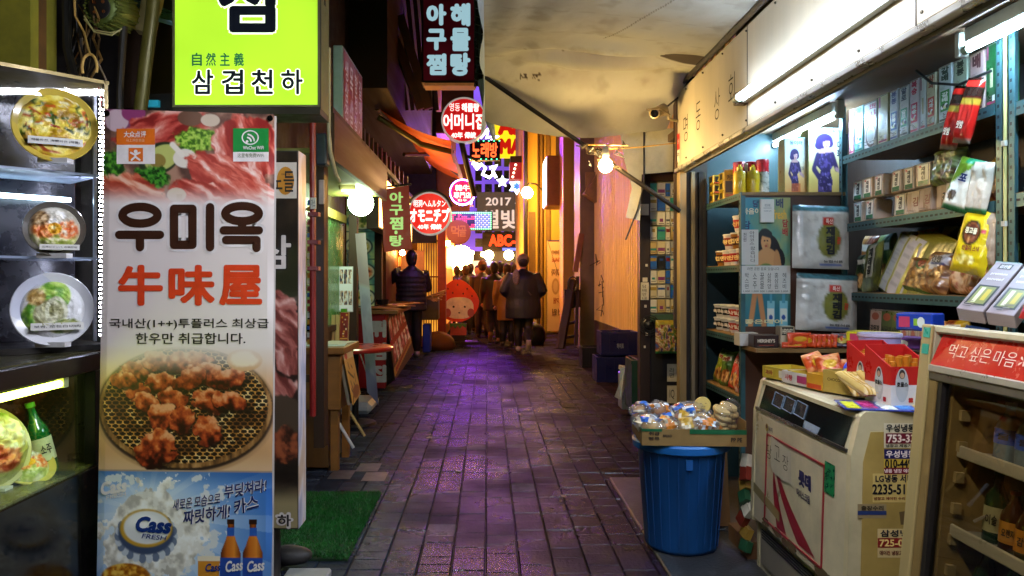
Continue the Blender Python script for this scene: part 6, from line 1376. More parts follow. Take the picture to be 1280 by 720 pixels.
def person(label, loc, h, face, coat, trou, shoe, hair, hat=None, coat_len=.5, arms='down', walk=0., puff=0., skin='#b07a5a', bulk=1., group=None, voxel=.016, bag=None):
    """face: heading in radians, 0 = walking away from the viewer (+Y)"""
    t = T('person', label, 'person', loc, (0, 0, face), group); s = h/1.72
    V = lambda x, y, z: Vector((x*s, y*s, z*s))
    body = MB(); sk = M(skin, .5, vary=.1); U, D = Vector((1, 0, 0)), Vector((0, 1, 0))
    rg = lambda x, y, z, a, b: (V(x, y, z), U*a*s, D*b*s)
    # head with brow, nose, chin and ears
    hd = MB(); hd.ball(V(0, .01, 1.60), .105*s, sk, 20, (.78, .95, 1.15)); hd.ball(V(0, .105, 1.585), .02*s, sk, 8, (.8, 1, 1.3)); hd.ball(V(0, .075, 1.515), .035*s, sk, 8)
    for q in (-1, 1): hd.ball(V(.082*q, .0, 1.59), .022*s, sk, 8, (.5, .8, 1.3)); hd.ball(V(.033*q, .088, 1.615), .014*s, sk, 8)
    body.merge(hd); loft(body, [rg(0, -.01, 1.40, .06, .06), rg(0, 0, 1.54, .052, .055)], sk)
    loft(body, [rg(0, 0, .84, .16, .11), rg(0, 0, 1.0, .14, .10), rg(0, 0, 1.25, .17, .11), rg(0, -.01, 1.38, .17, .09), rg(0, -.01, 1.44, .08, .07)], sk)
    feet = []; legs = []
    for q in (-1, 1):
        ph = walk*q; hip = V(.085*q, 0, .88)
        if ph > 0: kn = V(.09*q, .12*ph, .47); an = V(.09*q, -.02*ph+.14*ph, .08)
        elif ph < 0: kn = V(.09*q, -.02*ph*0+.02, .46); an = V(.09*q, .38*ph, .20)
        else: kn = V(.09*q, .01, .47); an = V(.095*q, 0, .08)
        legs.append((hip, kn, an)); feet.append((an, ph))
        loft(body, [(hip, U*.085*s, D*.085*s), (kn, U*.055*s, D*.06*s), (kn*.5+an*.5-D*.02*s, U*.052*s, D*.055*s), (an, U*.035*s, D*.04*s)], sk)
    hands = []
    for q in (-1, 1):
        sh = V(.19*q, -.01, 1.38)
        if arms == 'down': el, ha = V(.25*q, -.04, 1.10), V(.25*q, .06, .86)
        elif arms == 'pockets': el, ha = V(.345*q, -.05, 1.10), V(.20*q, .14, .98)
        elif arms == 'front': el, ha = V(.27*q, .0, 1.12), V(.12*q, .24, 1.12)
        elif arms == 'reach': el, ha = (V(.30*q, .08, 1.12), V(.24*q, .34, 1.16)) if q > 0 else (V(-.34, .16, 1.24), V(-.33, .42, 1.36))
        hands.append((sh, el, ha))
        loft(body, [(sh, U*.05*s, D*.05*s), (el, U*.04*s, D*.04*s), (ha, U*.027*s, D*.027*s)], sk, 12)
        d = (ha-el).normalized(); pm = ha+d*.045*s; sd = d.cross(Vector((0, 0, 1))); sd = (sd.normalized() if sd.length > .1 else U)
        up = sd.cross(d); body.ball(pm, .04*s, sk, 10, (.8, .9, .9))
        for f in range(4):
            o = sd*(f-1.5)*.018*s; L = (.07, .08, .076, .06)[f]*s; body.tube([pm+o, pm+o+d*L*.6, pm+o+d*L-up*.015*s], [.0095*s, .009*s, .007*s], sk, 6)
        body.tube([pm-sd*.03*s, pm-sd*.05*s+d*.035*s], [.011*s, .009*s], sk, 6)
    fuse(body, .011*s, 2).build('body', t, local=True, smooth='all')
    # coat
    cm = M(coat, .5, vary=.25, scale=5, bump=.5, bscale=14); ct_ = MB(); lo = .88-coat_len*.45
    N = 26; rings = []
    for i in range(N):
        k = i/(N-1); z = lo+(1.45-lo)*k
        wv = np.interp(z, [.5, .8, .95, 1.15, 1.32, 1.40, 1.45], [.215, .215, .205, .205, .205, .16, .09])*bulk; dp = np.interp(z, [.5, .8, .95, 1.15, 1.32, 1.40, 1.45], [.185, .17, .155, .16, .155, .12, .08])*(bulk*.5+.5)
        pf = 1+puff*(abs(math.sin(z*PI/.075))-.5); rings.append(rg(0, -.01, z, wv*pf, dp*pf))
    loft(ct_, rings, cm, 24)
    for sh, el, ha in hands:
        P_ = []
        for i in range(15):
            k = i/14; p = sh.lerp(el, min(1, k*2)) if k < .5 else el.lerp(ha, (k-.5)*2); r = np.interp(k, [0, .5, 1], [.095, .075, .055])*s*(bulk*.6+.4)*(1+puff*1.2*(abs(math.sin(k*8*PI))-.5)); P_.append((p, r))
        ct_.tube([p for p, _ in P_], [r for _, r in P_], cm, 12)
    ct_.tube([V(0, -.02, 1.41), V(0, .0, 1.475)], [.105*s, .085*s], cm, 14)
    fuse(ct_, voxel*s, 3 if puff else 4).build('coat', t, local=True, smooth='all')
    tr = MB(); tm = M(trou, .6, vary=.25, scale=8, bump=.3)
    loft(tr, [rg(0, 0, .80, .17, .13), rg(0, 0, .95, .16, .12)], tm)
    for hip, kn, an in legs: loft(tr, [(hip, U*.105*s, D*.105*s), (kn.lerp(hip, .12), U*.094*s, D*.10*s), (kn.lerp(an, .12), U*.09*s, D*.098*s), (kn*.5+an*.5-D*.02*s, U*.082*s, D*.09*s), (an.lerp(kn, .04), U*.066*s, D*.074*s)], tm, 14)
    fuse(tr, voxel*s, 2).build('trousers', t, local=True, smooth='all')
    for an, ph in feet:
        f = MB(); sm_ = M(shoe, .5, vary=.15)
        if ph < 0: f.tube([an+V(0, -.03, .04), an+V(0, -.02, -.03), an+V(0, .05, -.12), an+V(0, .08, -.16)], [.045*s, .05*s, .05*s, .035*s], sm_, 12)
        else: f.tube([an+V(0, -.07, -.035), an+V(0, -.03, -.03), an+V(0, .1, -.04), an+V(0, .18, -.045)], [.035*s, .05*s, .048*s, .028*s], sm_, 12); f.tube([an+V(0, -.01, .0), an+V(0, -.01, .09)], [.052*s, .056*s], sm_, 12)
        f = fuse(f, .012, 2); f.v = [(a, b, max(c, .002)) if ph >= 0 else (a, b, c) for a, b, c in f.v]; f.build('shoe', t, local=True, smooth='all')
    hr = MB(); hm = M(hair, .5, vary=.3, scale=30, bump=.4)
    hr.ball(V(0, -.018, 1.632), .112*s, hm, 18, (.86, 1.0, 1.08)); hr.v = [v for v in hr.v]
    if hat is None: hr.ball(V(0, -.05, 1.57), .085*s, hm, 14, (.95, .8, 1.2))
    h2 = fuse(hr, .012, 2)
    keep = MB(); keep.v = [((a, min(b, .062*s-.10*(1.66*s-c)) if c < 1.68*s and b > 0 else b, c)) for a, b, c in h2.v]; keep.f = h2.f; keep.m = h2.m; keep.mats = h2.mats
    keep.build('hair', t, local=True, smooth='all')
    if hat:
        hb_ = MB(); km = M(hat, .8, vary=.25, scale=40, bump=.5); hb_.ball(V(0, -.005, 1.655), .118*s, km, 18, (.9, 1.0, 1.02)); hb_.lathe(V(0, -.003, 1.61), [(.103*s, 0), (.112*s, .01), (.112*s, .055*s), (.10*s, .065*s)], km, 22, None, .93, 1.03); hb_.build('knitted_hat', t, local=True, smooth=True)
    if bag:
        bg_ = MB(); bg_.tube([V(-.19, -.12, 1.42), V(-.05, -.185, 1.25), V(.14, -.19, 1.02)], .014*s, M(bag, .5), 6); bg_.build('bag_strap', t, local=True)
    return t
import time as _t
gp = 'people walking away down the alley'
person('person in dark navy padded coat and grey knitted hat walking away, nearest in the alley', (XP(654, 13.9), 13.9, 0), 1.73, -.03, '#0f0f18', '#1c1612', '#b0a494', '#1a120e', hat='#7a6a58', coat_len=.62, arms='pockets', walk=-.75, bulk=1.5, group=gp, bag='#3a3028')
p = W(646, 345, 13.9)
mb = MB(); t_ = MB(); t_.ball((0, 0, 0), .09, M('#8a7a6a', .9, vary=.6, scale=40, bump=.8), 14, (.7, .5, 1.6)); mb.merge(t_, None, p+Vector((-.02, -.20, -.02))); thing('fur_charm', 'shaggy grey fur hood trim on the shoulder of the navy coat', 'fur trim', mb, smooth=True)
person('person in long black coat and tan boots, left of the one in the knitted hat', (XP(618, 16.1), 16.1, 0), 1.66, .02, '#100e12', '#17120f', '#8a6434', '#0f0b09', coat_len=.45, arms='down', walk=.3, bulk=1.15, group=gp)
person('person in mustard yellow coat, half hidden behind the navy coat', (XP(634, 15.2), 15.2, 0), 1.60, .05, '#8a5a18', '#1a1614', '#3a2a1c', '#3a2010', coat_len=.75, arms='down', bulk=1.0, group=gp)
person('person in purple-brown jacket with orange-brown hat behind the black coat', (XP(603, 17.3), 17.3, 0), 1.70, .0, '#2c1c26', '#241a38', '#2a1a12', '#2a160c', hat='#6a3618', coat_len=.4, arms='down', walk=-.2, bulk=1.1, group=gp)
person('person with brown hair and brown coat behind the strawberry board', (XP(582, 18.2), 18.2, 0), 1.64, .2, '#20120c', '#1c120e', '#1a120e', '#3a1e0c', coat_len=.5, arms='front', bulk=1.1, group=gp, voxel=.024)
person('person with dark hair facing the viewer, far back between two coats', (XP(597, 20), 20, 0), 1.66, PI-.3, '#3a2418', '#1a1414', '#1a120e', '#140c0a', coat_len=.4, arms='down', group=gp)
for lb_, px_, Y_, h_, ct_c, hc_, fa in (('person in dark brown coat between the black coat and the purple-brown jacket', 611, 18.8, 1.62, '#14120f', '#2a160c', .1), ('person in dark grey coat just left of the brown coat', 588, 19.4, 1.7, '#0f1016', '#120c0a', -.1), ('person in near-black coat in front of the mustard coat, left of the navy coat', 626, 17.4, 1.7, '#120f12', '#160e0a', .1), ('person in dark red-brown jacket at the far left of the group, under the lantern', 571, 20.5, 1.66, '#14090a', '#1a100c', .2), ('person in black coat right of the navy coat in the distance', 641, 19.5, 1.72, '#141014', '#140c0a', -.1), ('short person in dark coat far away under the store sign', 620, 23, 1.55, '#1a1412', '#140c0a', 0)):
    person(lb_, (XP(px_, Y_), Y_, 0), h_, fa, ct_c, '#14100f', '#1a1412', hc_, coat_len=.55, arms='pockets', walk=.25, bulk=1.15, group=gp, voxel=.024)
person('person in black coat at the far end under the store sign', (XP(609, 22), 22, 0), 1.68, .1, '#15100f', '#15110f', '#15110f', '#120c0a', coat_len=.6, arms='down', group=gp)
person('man in black quilted puffer jacket working at the orange stall', (XP(514, 13.0), 13.0, 0), 1.78, .35, '#17121c', '#0f0d12', '#b0a898', '#0d0a0a', coat_len=.28, arms='reach', puff=.075, bulk=1.2, voxel=.012)
# ================================================================== RIGHT: shelving and goods
st_ = M('#3a5d60', .4, .4, vary=.35, scale=10); slot = M('#0c1112', .6); wdb = M('#8d6a3a', .5, vary=.35, scale=6, streak='y')
def rail(mb, p, q, h=.036):
    """perforated front rail from p to q (top edge)"""
    p, q = Vector(p), Vector(q); d = (q-p); L = d.length; d.normalize(); nn = Vector((-abs(d.y), 0, 0)) if abs(d.y) > .5 else Vector((0, -1, 0))
    mb.beam(p-Vector((0, 0, h/2)), q-Vector((0, 0, h/2)), .006, h, st_)
    k = int(L/.036)
    for i in range(k):
        c = p+d*(.018+i*.036)-Vector((0, 0, h*.5))+nn*.0045; a = d*.011; b = Vector((0, 0, .0045)); mb.quad(c-a-b, c+a-b, c+a+b, c-a+b, slot)
def upright(mb, x, y, z0, z1, ax='y', w=.034):
    mb.box(x-.002, y-w/2, z0, x+.002, y+w/2, z1, st_); mb.box(x-.002, y+w/2-.003, z0, x+w, y+w/2, z1, st_)
    z = z0+.03
    while z < z1: mb.quad((x-.0035, y+.006, z), (x-.0035, y-.006, z), (x-.0035, y-.006, z+.012), (x-.0035, y+.006, z+.012), slot); z += .04
# end unit: open to the alley, wooden panel to the street end
eu = T('shelving_unit', 'end shelving unit with brown wood panel and poster, just inside the shop corner', 'shelves', (1.66, 4.55, 0))
EX, EY0, EY1 = 1.385, 4.2, 4.93
pw = M('#4a2a18', .5, vary=.35, scale=5, streak='z')
mb = MB(); mb.box(EX+.01, EY0, .02, 1.94, EY0+.015, 1.765, pw); mb.build('end_panel', eu)
mb = MB(); mb.box(EX+.36, EY0+.02, .02, EX+.375, EY1, 1.76, M('#2a1810', .6, vary=.3)); mb.build('back_panel', eu)
LV = (1.78, 1.385, .99, .66)
for z in LV:
    mb = MB(); mb.box(EX, EY0+.003 if z < 1.7 else EY0-.01, z-.018, EX+.36 if z < 1.7 else 1.95, EY1, z, wdb); mb.build('shelf_board', eu)
    mb = MB(); rail(mb, (EX-.004, EY1, z-.004), (EX-.004, EY0+.01, z-.004)); mb.build('shelf_rail', eu)
mb = MB(); upright(mb, EX-.006, EY0+.0, 0, 1.78); upright(mb, EX-.006, EY1, 0, 1.78); mb.box(EX-.006, EY0-.008, 0, EX+.02, EY0-.002, 1.78, st_); mb.build('upright', eu)
mb = MB(); mb.box(EX, 3.96, .925, 1.97, EY0-.002, .945, M('#7a5a30', .45, vary=.3)); mb.prism([(0, 0), (.0, -.16), (.2, 0)], (1.92, 4.0, .925), (0, 1, 0), ZU, .02, pw); mb.build('bracket_shelf', eu)
# back unit along the shop
bu = T('shelving_unit', 'long green steel shelving along the back of the shop, full of packets', 'shelves', (2.1, 3.5, 0))
BX = 1.95
for z in (1.975, 1.605, 1.236, .90):
    mb = MB(); mb.box(BX-.01, 2.92, z-.02, 2.33, 4.19, z, wdb); mb.build('shelf_board', bu)
    mb = MB(); rail(mb, (BX-.015, 4.19, z-.003), (BX-.015, 2.93, z-.003), .042); mb.build('shelf_rail', bu)
mb = MB(); upright(mb, BX-.02, 4.2, 0, 2.25); upright(mb, BX-.02, 2.9, 0, 2.25); mb.build('upright', bu)
ru = T('shelving_unit', 'green steel shelving bay at the right edge with a blue and red tin', 'shelves', (2.1, 2.2, 0))
for z in (1.955, 1.62, 1.2):
    mb = MB(); mb.box(BX-.01, 1.6, z-.02, 2.33, 2.86, z, wdb); mb.build('shelf_board', ru)
    mb = MB(); rail(mb, (BX-.015, 2.85, z-.003), (BX-.015, 1.6, z-.003), .05); mb.build('shelf_rail', ru)
mb = MB(); upright(mb, BX-.02, 2.83, 0, 2.25); mb.build('upright', ru)
mb = MB(); mb.tube([(BX-.02, 2.865, 2.24), (BX-.02, 2.865, 1.0)], .007, M('#a99a5a', .4), 6); 
for z in (1.5, 1.8): mb.box(BX-.03, 2.855, z, BX-.01, 2.875, z+.02, M('#b9b0a0'))
thing('cable', 'pale cable clipped down the shelf upright at the right', 'cable', mb)

FT = .867
class Pk:
    """a packet in local coordinates: x = width, z = height, front faces -y"""
    def __init__(s, w, d, h, base, rough=.4, bev=.002): s.w, s.d, s.h = w, d, h; s.mb = MB(); s.mb.box(-w/2, -d/2, 0, w/2, d/2, h, M(base, rough, vary=.08), bev); s.k = 0
    def r(s, u0, v0, u1, v1, m, face='f'):
        s.k += 1; m = M(m, .4, vary=.08) if isinstance(m, str) else m
        if face == 'f': c, xd, W_ = Vector((0, -s.d/2, 0)), Vector((1, 0, 0)), s.w
        elif face == 'l': c, xd, W_ = Vector((-s.w/2, 0, 0)), Vector((0, -1, 0)), s.d
        else: c, xd, W_ = Vector((s.w/2, 0, 0)), Vector((0, 1, 0)), s.d
        s.mb.rect(c+xd*((u0+u1)/2-.5)*W_+Vector((0, 0, (v0+v1)/2*s.h)), xd, ZU, (u1-u0)*W_, (v1-v0)*s.h, m, .0006+.0002*s.k); return s
    def e(s, u, v, ru, rv, m, face='f'):
        s.k += 1; m = M(m, .4, vary=.08) if isinstance(m, str) else m
        o = -s.d/2-.0006-.0002*s.k; s.mb.add([(( u-.5)*s.w+ru*s.w*math.cos(t), o, v*s.h+rv*s.h*math.sin(t)) for t in np.linspace(0, 2*PI, 22, endpoint=False)], [tuple(range(22))], m); return s
    def t(s, body, u0, v0, u1, v1, m='#1a1a1a', bold=.02, face='f', lh=1.0):
        s.k += 1; m = M(m, .4, vary=0) if isinstance(m, str) else m
        if face == 'f': c, xd, W_ = Vector((0, -s.d/2, 0)), Vector((1, 0, 0)), s.w
        else: c, xd, W_ = Vector((-s.w/2, 0, 0)), Vector((0, -1, 0)), s.d
        s.mb.text(body, c+xd*((u0+u1)/2-.5)*W_+Vector((0, 0, (v0+v1)/2*s.h)), xd, ZU, abs(u1-u0)*W_, (v1-v0)*s.h, m, bold, .0006+.0002*s.k, lh); return s
    def go(s, name, label, cat, c, rot=(0, 0, 0), group=None, axes=None):
        rq = random.Random(len(label)*7+int(s.w*1000)); y = .06
        for _ in range(5): a = rq.uniform(.05, .5); s.r(a, y, min(.97, a+rq.uniform(.1, .45)), y+.012, ('#4a4038', '#6a5a50', '#8a7a70')[_ % 3]); y += .024
        s.r(.02, .965, .98, .985, ('#8a8078', '#5a6a5a', '#a08a70')[len(label) % 3])
        q = axes or Euler(rot).to_matrix(); f = MB(); f.merge(s.mb, q, c); return thing(name, label, cat, f, group)
FA = (0, 0, -PI/2)      # facing the alley
# top row of tall drink cartons
tops = [(1061, 1067, '#d8a0b0', 'pink-white', None), (1068, 1079, '#7ab8b8', 'teal', 'aloe'), (1080, 1096, '#e2dcd8', 'white', 'coco'), (1097, 1110, '#d8d0a0', 'cream', None), (1112, 1123, '#d4dcec', 'pale blue', 'grape'), (1124, 1136, '#e2e6ea', 'white', 'aloe2'),
        (1137, 1149, '#e4d8e2', 'pinkish white', 'peach'), (1150, 1157, '#dfe4e4', 'narrow white', None), (1158, 1170, '#d0c8a8', 'cream', 'fruit'), (1173, 1190, '#c9d4d4', 'silvery white', 'pear'), (1192, 1209, '#a9b49a', 'grey-green', 'grape2'), (1212, 1230, '#c9a8a0', 'pinkish', 'peach2'), (1232, 1246, '#1f5a30', 'dark green', None)]
tl_ = {'aloe': ('알로에', '#2a8a7a', '#e2f0e8', 'aloe drink'), 'coco': ('나', '#c2185a', '#6a4426', 'coconut drink'), 'grape': ('봉봉', '#27408a', '#4a7ac8', 'grape drink'), 'aloe2': ('알로에', '#1a2a4a', '#2f9a78', 'aloe drink'), 'peach': ('복숭아', '#c01850', '#c01850', 'peach drink'), 'fruit': ('사과', '#a03a1c', '#c9483a', 'apple drink'), 'pear': ('갈배', '#1c3a2a', '#2f8a3a', 'pear drink'), 'grape2': ('봉봉', '#1a2a1a', '#2a5a2a', 'green grape drink'), 'peach2': ('배', '#5a2a2a', '#c04a4a', 'peach drink')}
for i, (p0, p1, hx, nm, kd) in enumerate(tops):
    y1, y0 = YX(p0, BX+.01), YX(p1, BX+.01); w = y1-y0-.004; h = .245-.004*(i % 3)
    pk = Pk(w, .09, h, hx, .32)
    if kd:
        tx, c1, c2, dn = tl_[kd]
        if kd == 'coco': pk.e(.55, .28, .42, .26, '#5a3a20').e(.55, .28, .34, .2, '#e8e4d8').e(.5, .26, .26, .14, '#c9c8c2').t('코코넛', .45, .82, .95, .95, c1, .04).t('나', .55, .6, .95, .8, c1, .06)
        else:
            pk.t('\n'.join(tx[:2]), .2, .72, .8, .97, c1, .05).r(.15, .2, .85, .56, c2).t('\n'.join(tx[:2]), .25, .36, .75, .53, '#e8eeea', .05)
            for q in range(5): pk.e(.3+.1*q, .27+.03*(q % 2), .12, .035, ('#e8eef4', c1, '#d8e0a0')[q % 3])
            pk.r(.1, .03, .9, .07, c1)
    else: pk.r(.1, .75, .3, .97, '#9a4a6a').r(.1, .04, .9, .08, '#b02a5a').r(.4, .3, .7, .6, '#b9b08a')
    pk.r(.62, .08, .88, .17, '#e0e0d8')
    dn = tl_[kd][3] if kd else 'drink'
    pk.go('drink_carton', '%s carton of %s, %s of the top shelf row' % (nm, dn, ('leftmost', 'second', 'third', 'fourth', 'fifth', 'sixth', 'seventh', 'eighth', 'ninth', 'tenth', 'eleventh', 'twelfth', 'rightmost')[i]), 'drink carton', (BX+.055, (y0+y1)/2, 1.976), (0, 0, -PI/2), 'tall cartons on the top shelf')
# seaweed packets, two rows
plm = glass_mat('#ffffff', .1, .12, .05)
k = 0
for row, z in (('upper', 1.722), ('lower', 1.607)):
    for j in range(7):
        if row == 'lower' and j in (2,): continue
        y = 4.10-j*.118-(.03 if j > 2 else 0)-(.02 if row == 'lower' else 0)
        fr = j < 6 and not (row == 'lower' and j > 4)
        pk = Pk(.108, .09, .108, '#cdb9a8' if fr else '#a98a72', .3, .006)
        if fr and not (row == 'lower' and j in (4,)): pk.r(.14, .05, .86, .95, '#e6e4dc').r(.18, .05, .82, .24, '#1c6a3a').t('재래김', .36, .38, .64, .88, '#17171a', .05, lh=1.0) if 0 else pk.r(.14, .05, .86, .95, '#2a4a7a').r(.17, .07, .83, .93, '#e6e4dc').r(.18, .07, .82, .26, '#1c6a3a').t('재\n래\n김', .36, .3, .64, .84, '#17171a', .05).t('햇', .2, .8, .4, .9, '#c0202a', .03)
        else: pk.r(.1, .1, .4, .9, '#b89a84').t('김', .5, .3, .9, .7, '#8a4a3a', .02)
        pk.go('seaweed_pack', 'clear wrapped pack of seaweed, %s row of the second shelf, %s from the left' % (row, ('first', 'second', 'third', 'fourth', 'fifth', 'sixth', 'seventh')[j]), 'seaweed pack', (BX+.06+random.uniform(0, .02), y, z), (random.uniform(-.06, .02), 0, -PI/2+random.uniform(-.08, .08)), 'seaweed packs on the second shelf'); k += 1

def bag(name, label, cat, c, w, h, t, rot, fn, group=None, rough=.3, bump=.6, crimp=True, nx=26, ny=34, seed=0, decor=None, coat=.12, hang=False):
    """pillow packet: local x width, z height, front -y, printed by fn(Cv) in 0..1 coordinates (v down)"""
    U, V = np.meshgrid(np.linspace(0, 1, nx), np.linspace(0, 1, ny)); cv = Cv(U, V); fn(cv); P = []
    bodyv = np.clip(np.minimum(V, 1-V)/.14, 0, 1)**.6*np.clip(np.minimum(U, 1-U)/.12, 0, 1)**.6
    wr = (fbm(U*5+seed, V*6, seed, 4)-.5)*.35*t+.05*t*np.sin(U*60)*(1-bodyv)
    if hang: bodyv = bodyv*(.35+.9*V)
    x = (U-.5)*w*(1-.06*bodyv); z = (1-V)*h; f = -t/2*bodyv-wr*(bodyv*.8+.2)
    ql = Euler(rot).to_matrix(); qm = np.array(ql); cc = np.array(c)
    A = np.stack([x.ravel(), f.ravel(), z.ravel()], 1); B = np.stack([x.ravel(), (t/2*bodyv).ravel()+.0006, z.ravel()], 1)
    mb = MB(); mb.v = np.concatenate([A, B]) @ qm.T+cc; mb.v = mb.v.tolist(); g = grid_faces(nx, ny); n = nx*ny
    mb.f = g+[tuple(n+i for i in reversed(q)) for q in g]; mb.m = [0]*len(mb.f); mb.mats = [paint_mat(rough, bump, 26, coat=coat)]
    o = mb.build(name, None, label=label, cat=cat, group=group, paint=np.concatenate([cv.lin(), cv.lin()]), smooth='all')
    if decor:
        d = MB()
        def tt(body, u0, v0, u1, v1, m='#1a1a1a', bold=.02, lh=1.0):
            d.text(body, Vector((((u0+u1)/2-.5)*w, -t*.62, (1-(v0+v1)/2)*h)), (1, 0, 0), ZU, (u1-u0)*w, (v1-v0)*h, M(m, .4, vary=0), bold, .001, lh)
        decor(tt); e = MB(); e.merge(d, ql, c); e.build('lettering', o)
    return o
# big silvery laver bags on the panel
def laver(c):
    c.c[:] = rgb('#a9a49a'); c.put(sm(.3, .7, fbm(c.X*5, c.Y*4, 3, 5)), '#cdc8be', .8); c.put(sm(.55, .8, fbm(c.X*9, c.Y*8, 9, 4)), '#8a8178', .6)
    c.put(sm(.10, .07, c.Y), '#151a1c'); c.put(c.rec(0, .02, 1, .10), c.ramp(fbm(c.X*9, c.Y*20, 5), '#15201f', '#3f6a70', '#0d1414'), 1)
    c.put(c.ell(.62, .55, .22, .27, 0, .05), '#5a5a1c'); c.put(c.ell(.62, .55, .2, .25, 0, .05), '#6d6a26'); c.put(c.rec(.52, .2, .68, .32), '#b02a1c'); c.put(c.rec(.45, .93, .85, .965), '#2a4a9a', .8)
for i, (x0, y0, x1, y1, rz, lb) in enumerate(((991, 256, 1062, 336, .03, 'upper silvery laver bag hanging on the brown panel'), (995, 342, 1072, 414, .05, 'lower silvery laver bag leaning on the brown panel'))):
    a = W(x0, y0, 4.12-.03*i); b = W(x1, y1, 4.12-.03*i)
    bag('laver_bag', lb, 'seaweed bag', ((a.x+b.x)/2, 4.13-.03*i, b.z), b.x-a.x, a.z-b.z, .06, (-.06, rz, 0), laver, 'big silvery laver bags', .28, .5, seed=i+1, decor=lambda tt: (tt('재\n래\n김', .54, .34, .70, .78, '#14120e', .06), tt('곱창', .74, .5, .8, .62, '#c0301c', .03), tt('농협식품', .5, .87, .84, .91, '#222'+'222', .02), tt('특산', .54, .22, .66, .3, '#e8c8b8', .02)))
# poster, papers
def poster(c):
    c.c[:] = rgb('#2a7a8a'); c.put(sm(.2, .75, fbm(c.X*3, c.Y*4, 5, 4)), '#c0a850', .75); c.put(sm(.5, .95, c.Y), '#1d5f70', .9)
    c.put(c.ell(.48, .34, .17, .10), '#120c0a'); c.put(c.ell(.66, .42, .17, .11, .5), '#120c0a'); c.put(c.ell(.8, .46, .1, .06, .5), '#120c0a')
    c.put(c.ell(.5, .345, .10, .075), '#c9925a'); c.put(c.ell(.52, .40, .05, .05), '#b57f4c'); c.put(c.ell(.52, .5, .24, .11), '#c08a54'); c.put(c.ell(.74, .56, .08, .16, -.2), '#b57f4c'); c.put(c.ell(.5, .58, .18, .07), '#6a7a3a'); c.put(c.rec(.34, .6, .66, .68), '#4a6a4a')
    c.put(c.ell(.47, .335, .015, .008), '#2a1410'); c.put(c.ell(.53, .335, .015, .008), '#2a1410'); c.put(c.ell(.5, .375, .03, .008), '#9a3a2a'); c.put(c.line(.42, .27, .6, .29, .05), '#120c0a')
    c.put(c.line(.28, .72, .18, 1.0, .1), '#b87c4c'); c.put(c.line(.36, .72, .46, 1.0, .1), '#b87c4c')
    for x in (.6, .86): c.put(c.rec(x-.08, .8, x+.08, 1), '#7ab0b8'); c.put(c.rec(x-.03, .72, x+.03, .82), '#4a8a98'); c.put(c.rec(x-.07, .86, x+.07, .96), '#cfd0c0'); c.put(c.ell(x, .93, .04, .02), '#2a4a8a')
PY = 4.198
po = T('drinks_poster', 'teal and gold drinks poster of a posing woman on the brown panel', 'poster', W(957, 395, PY))
picture('printed_sheet', pflat(927, 247, 988, 408, PY-.002), 80, 170, poster, (0, 1), (0, 1), paint_mat(.35), po)
mb = MB(); Yp = PY-.003
for tx, x0, y0, x1, y1, cl in (('담', 941, 250, 948, 259, '#1c2450'), ('배', 970, 248, 979, 260, '#1c2450'), ('담', 929, 276, 938, 287, '#1c2450'), ('마음이', 928, 260, 950, 268, '#d8c8a0'), ('fresh', 966, 262, 983, 274, '#d8a83a'), ('담\n배', 978, 274, 985, 295, '#a01c28'), ('좋은데이', 930, 399, 978, 405, '#d8c890')): mb.ptext(tx, x0, y0, x1, y1, Yp, M(cl, .4, vary=0), .03, .001)
mb.build('lettering', po)
pk = MB(); a = W(951, 249, 4.17); b = W(968, 278, 4.17); pk.box(a.x, 4.172, b.z, b.x, 4.195, a.z, M('#d8d4c8', .35, vary=.05), .001); pk.rect(((a.x+b.x)/2, 4.172, b.z+(a.z-b.z)*.62), XR, ZU, .045, .002, M('#5a5a5a'), .0008); pk.ptext('ESSE', 956, 255, 963, 258, 4.172, M('#8a8a80'), .01, .0012); pk.ptext('SUPER SLIM', 955, 263, 964, 264.5, 4.172, M('#6a6a6a'), .0, .0012)
thing('cigarette_pack', 'single white cigarette pack stuck on the drinks poster', 'cigarettes', pk)
def note(label, x0, y0, x1, y1, texts, Y=4.190):
    mb = MB(); a = W(x0, y0, Y); b = W(x1, y1, Y); mb.box(a.x, Y, b.z, b.x, Y+.001, a.z, M('#c9c4b8', .6, vary=.1)); ink = M('#1c1a1a', .6, vary=0)
    for tx, p0, q0, p1, q1 in texts: mb.ptext(tx, p0, q0, p1, q1, Y, ink, .0, .0008)
    thing('paper_note', label, 'paper note', mb)
note('tall handwritten white paper note across the poster', 926, 287, 948, 331, [('천\n원', 929, 291, 933, 302), ('아\n이\n코\n스', 937, 289, 943, 306), ('왔\n습\n니\n다', 938, 308, 944, 328)])
note('wide handwritten price list taped below the tall paper note', 925, 332, 988, 367, [('라면 공원 음료 있습니다', 934, 334, 974, 338), ('박\n스\n면', 931, 341, 936, 361), ('소\n주', 941, 341, 946, 361), ('꿀\n물', 950, 341, 955, 361), ('삼\n화\n양', 959, 341, 964, 361), ('홍\n삼\n원', 968, 341, 973, 361), ('헤\n즈\n비', 978, 341, 983, 361), ('1,000 1,000 500 1,000 500 2,000', 929, 363, 985, 365.5)])
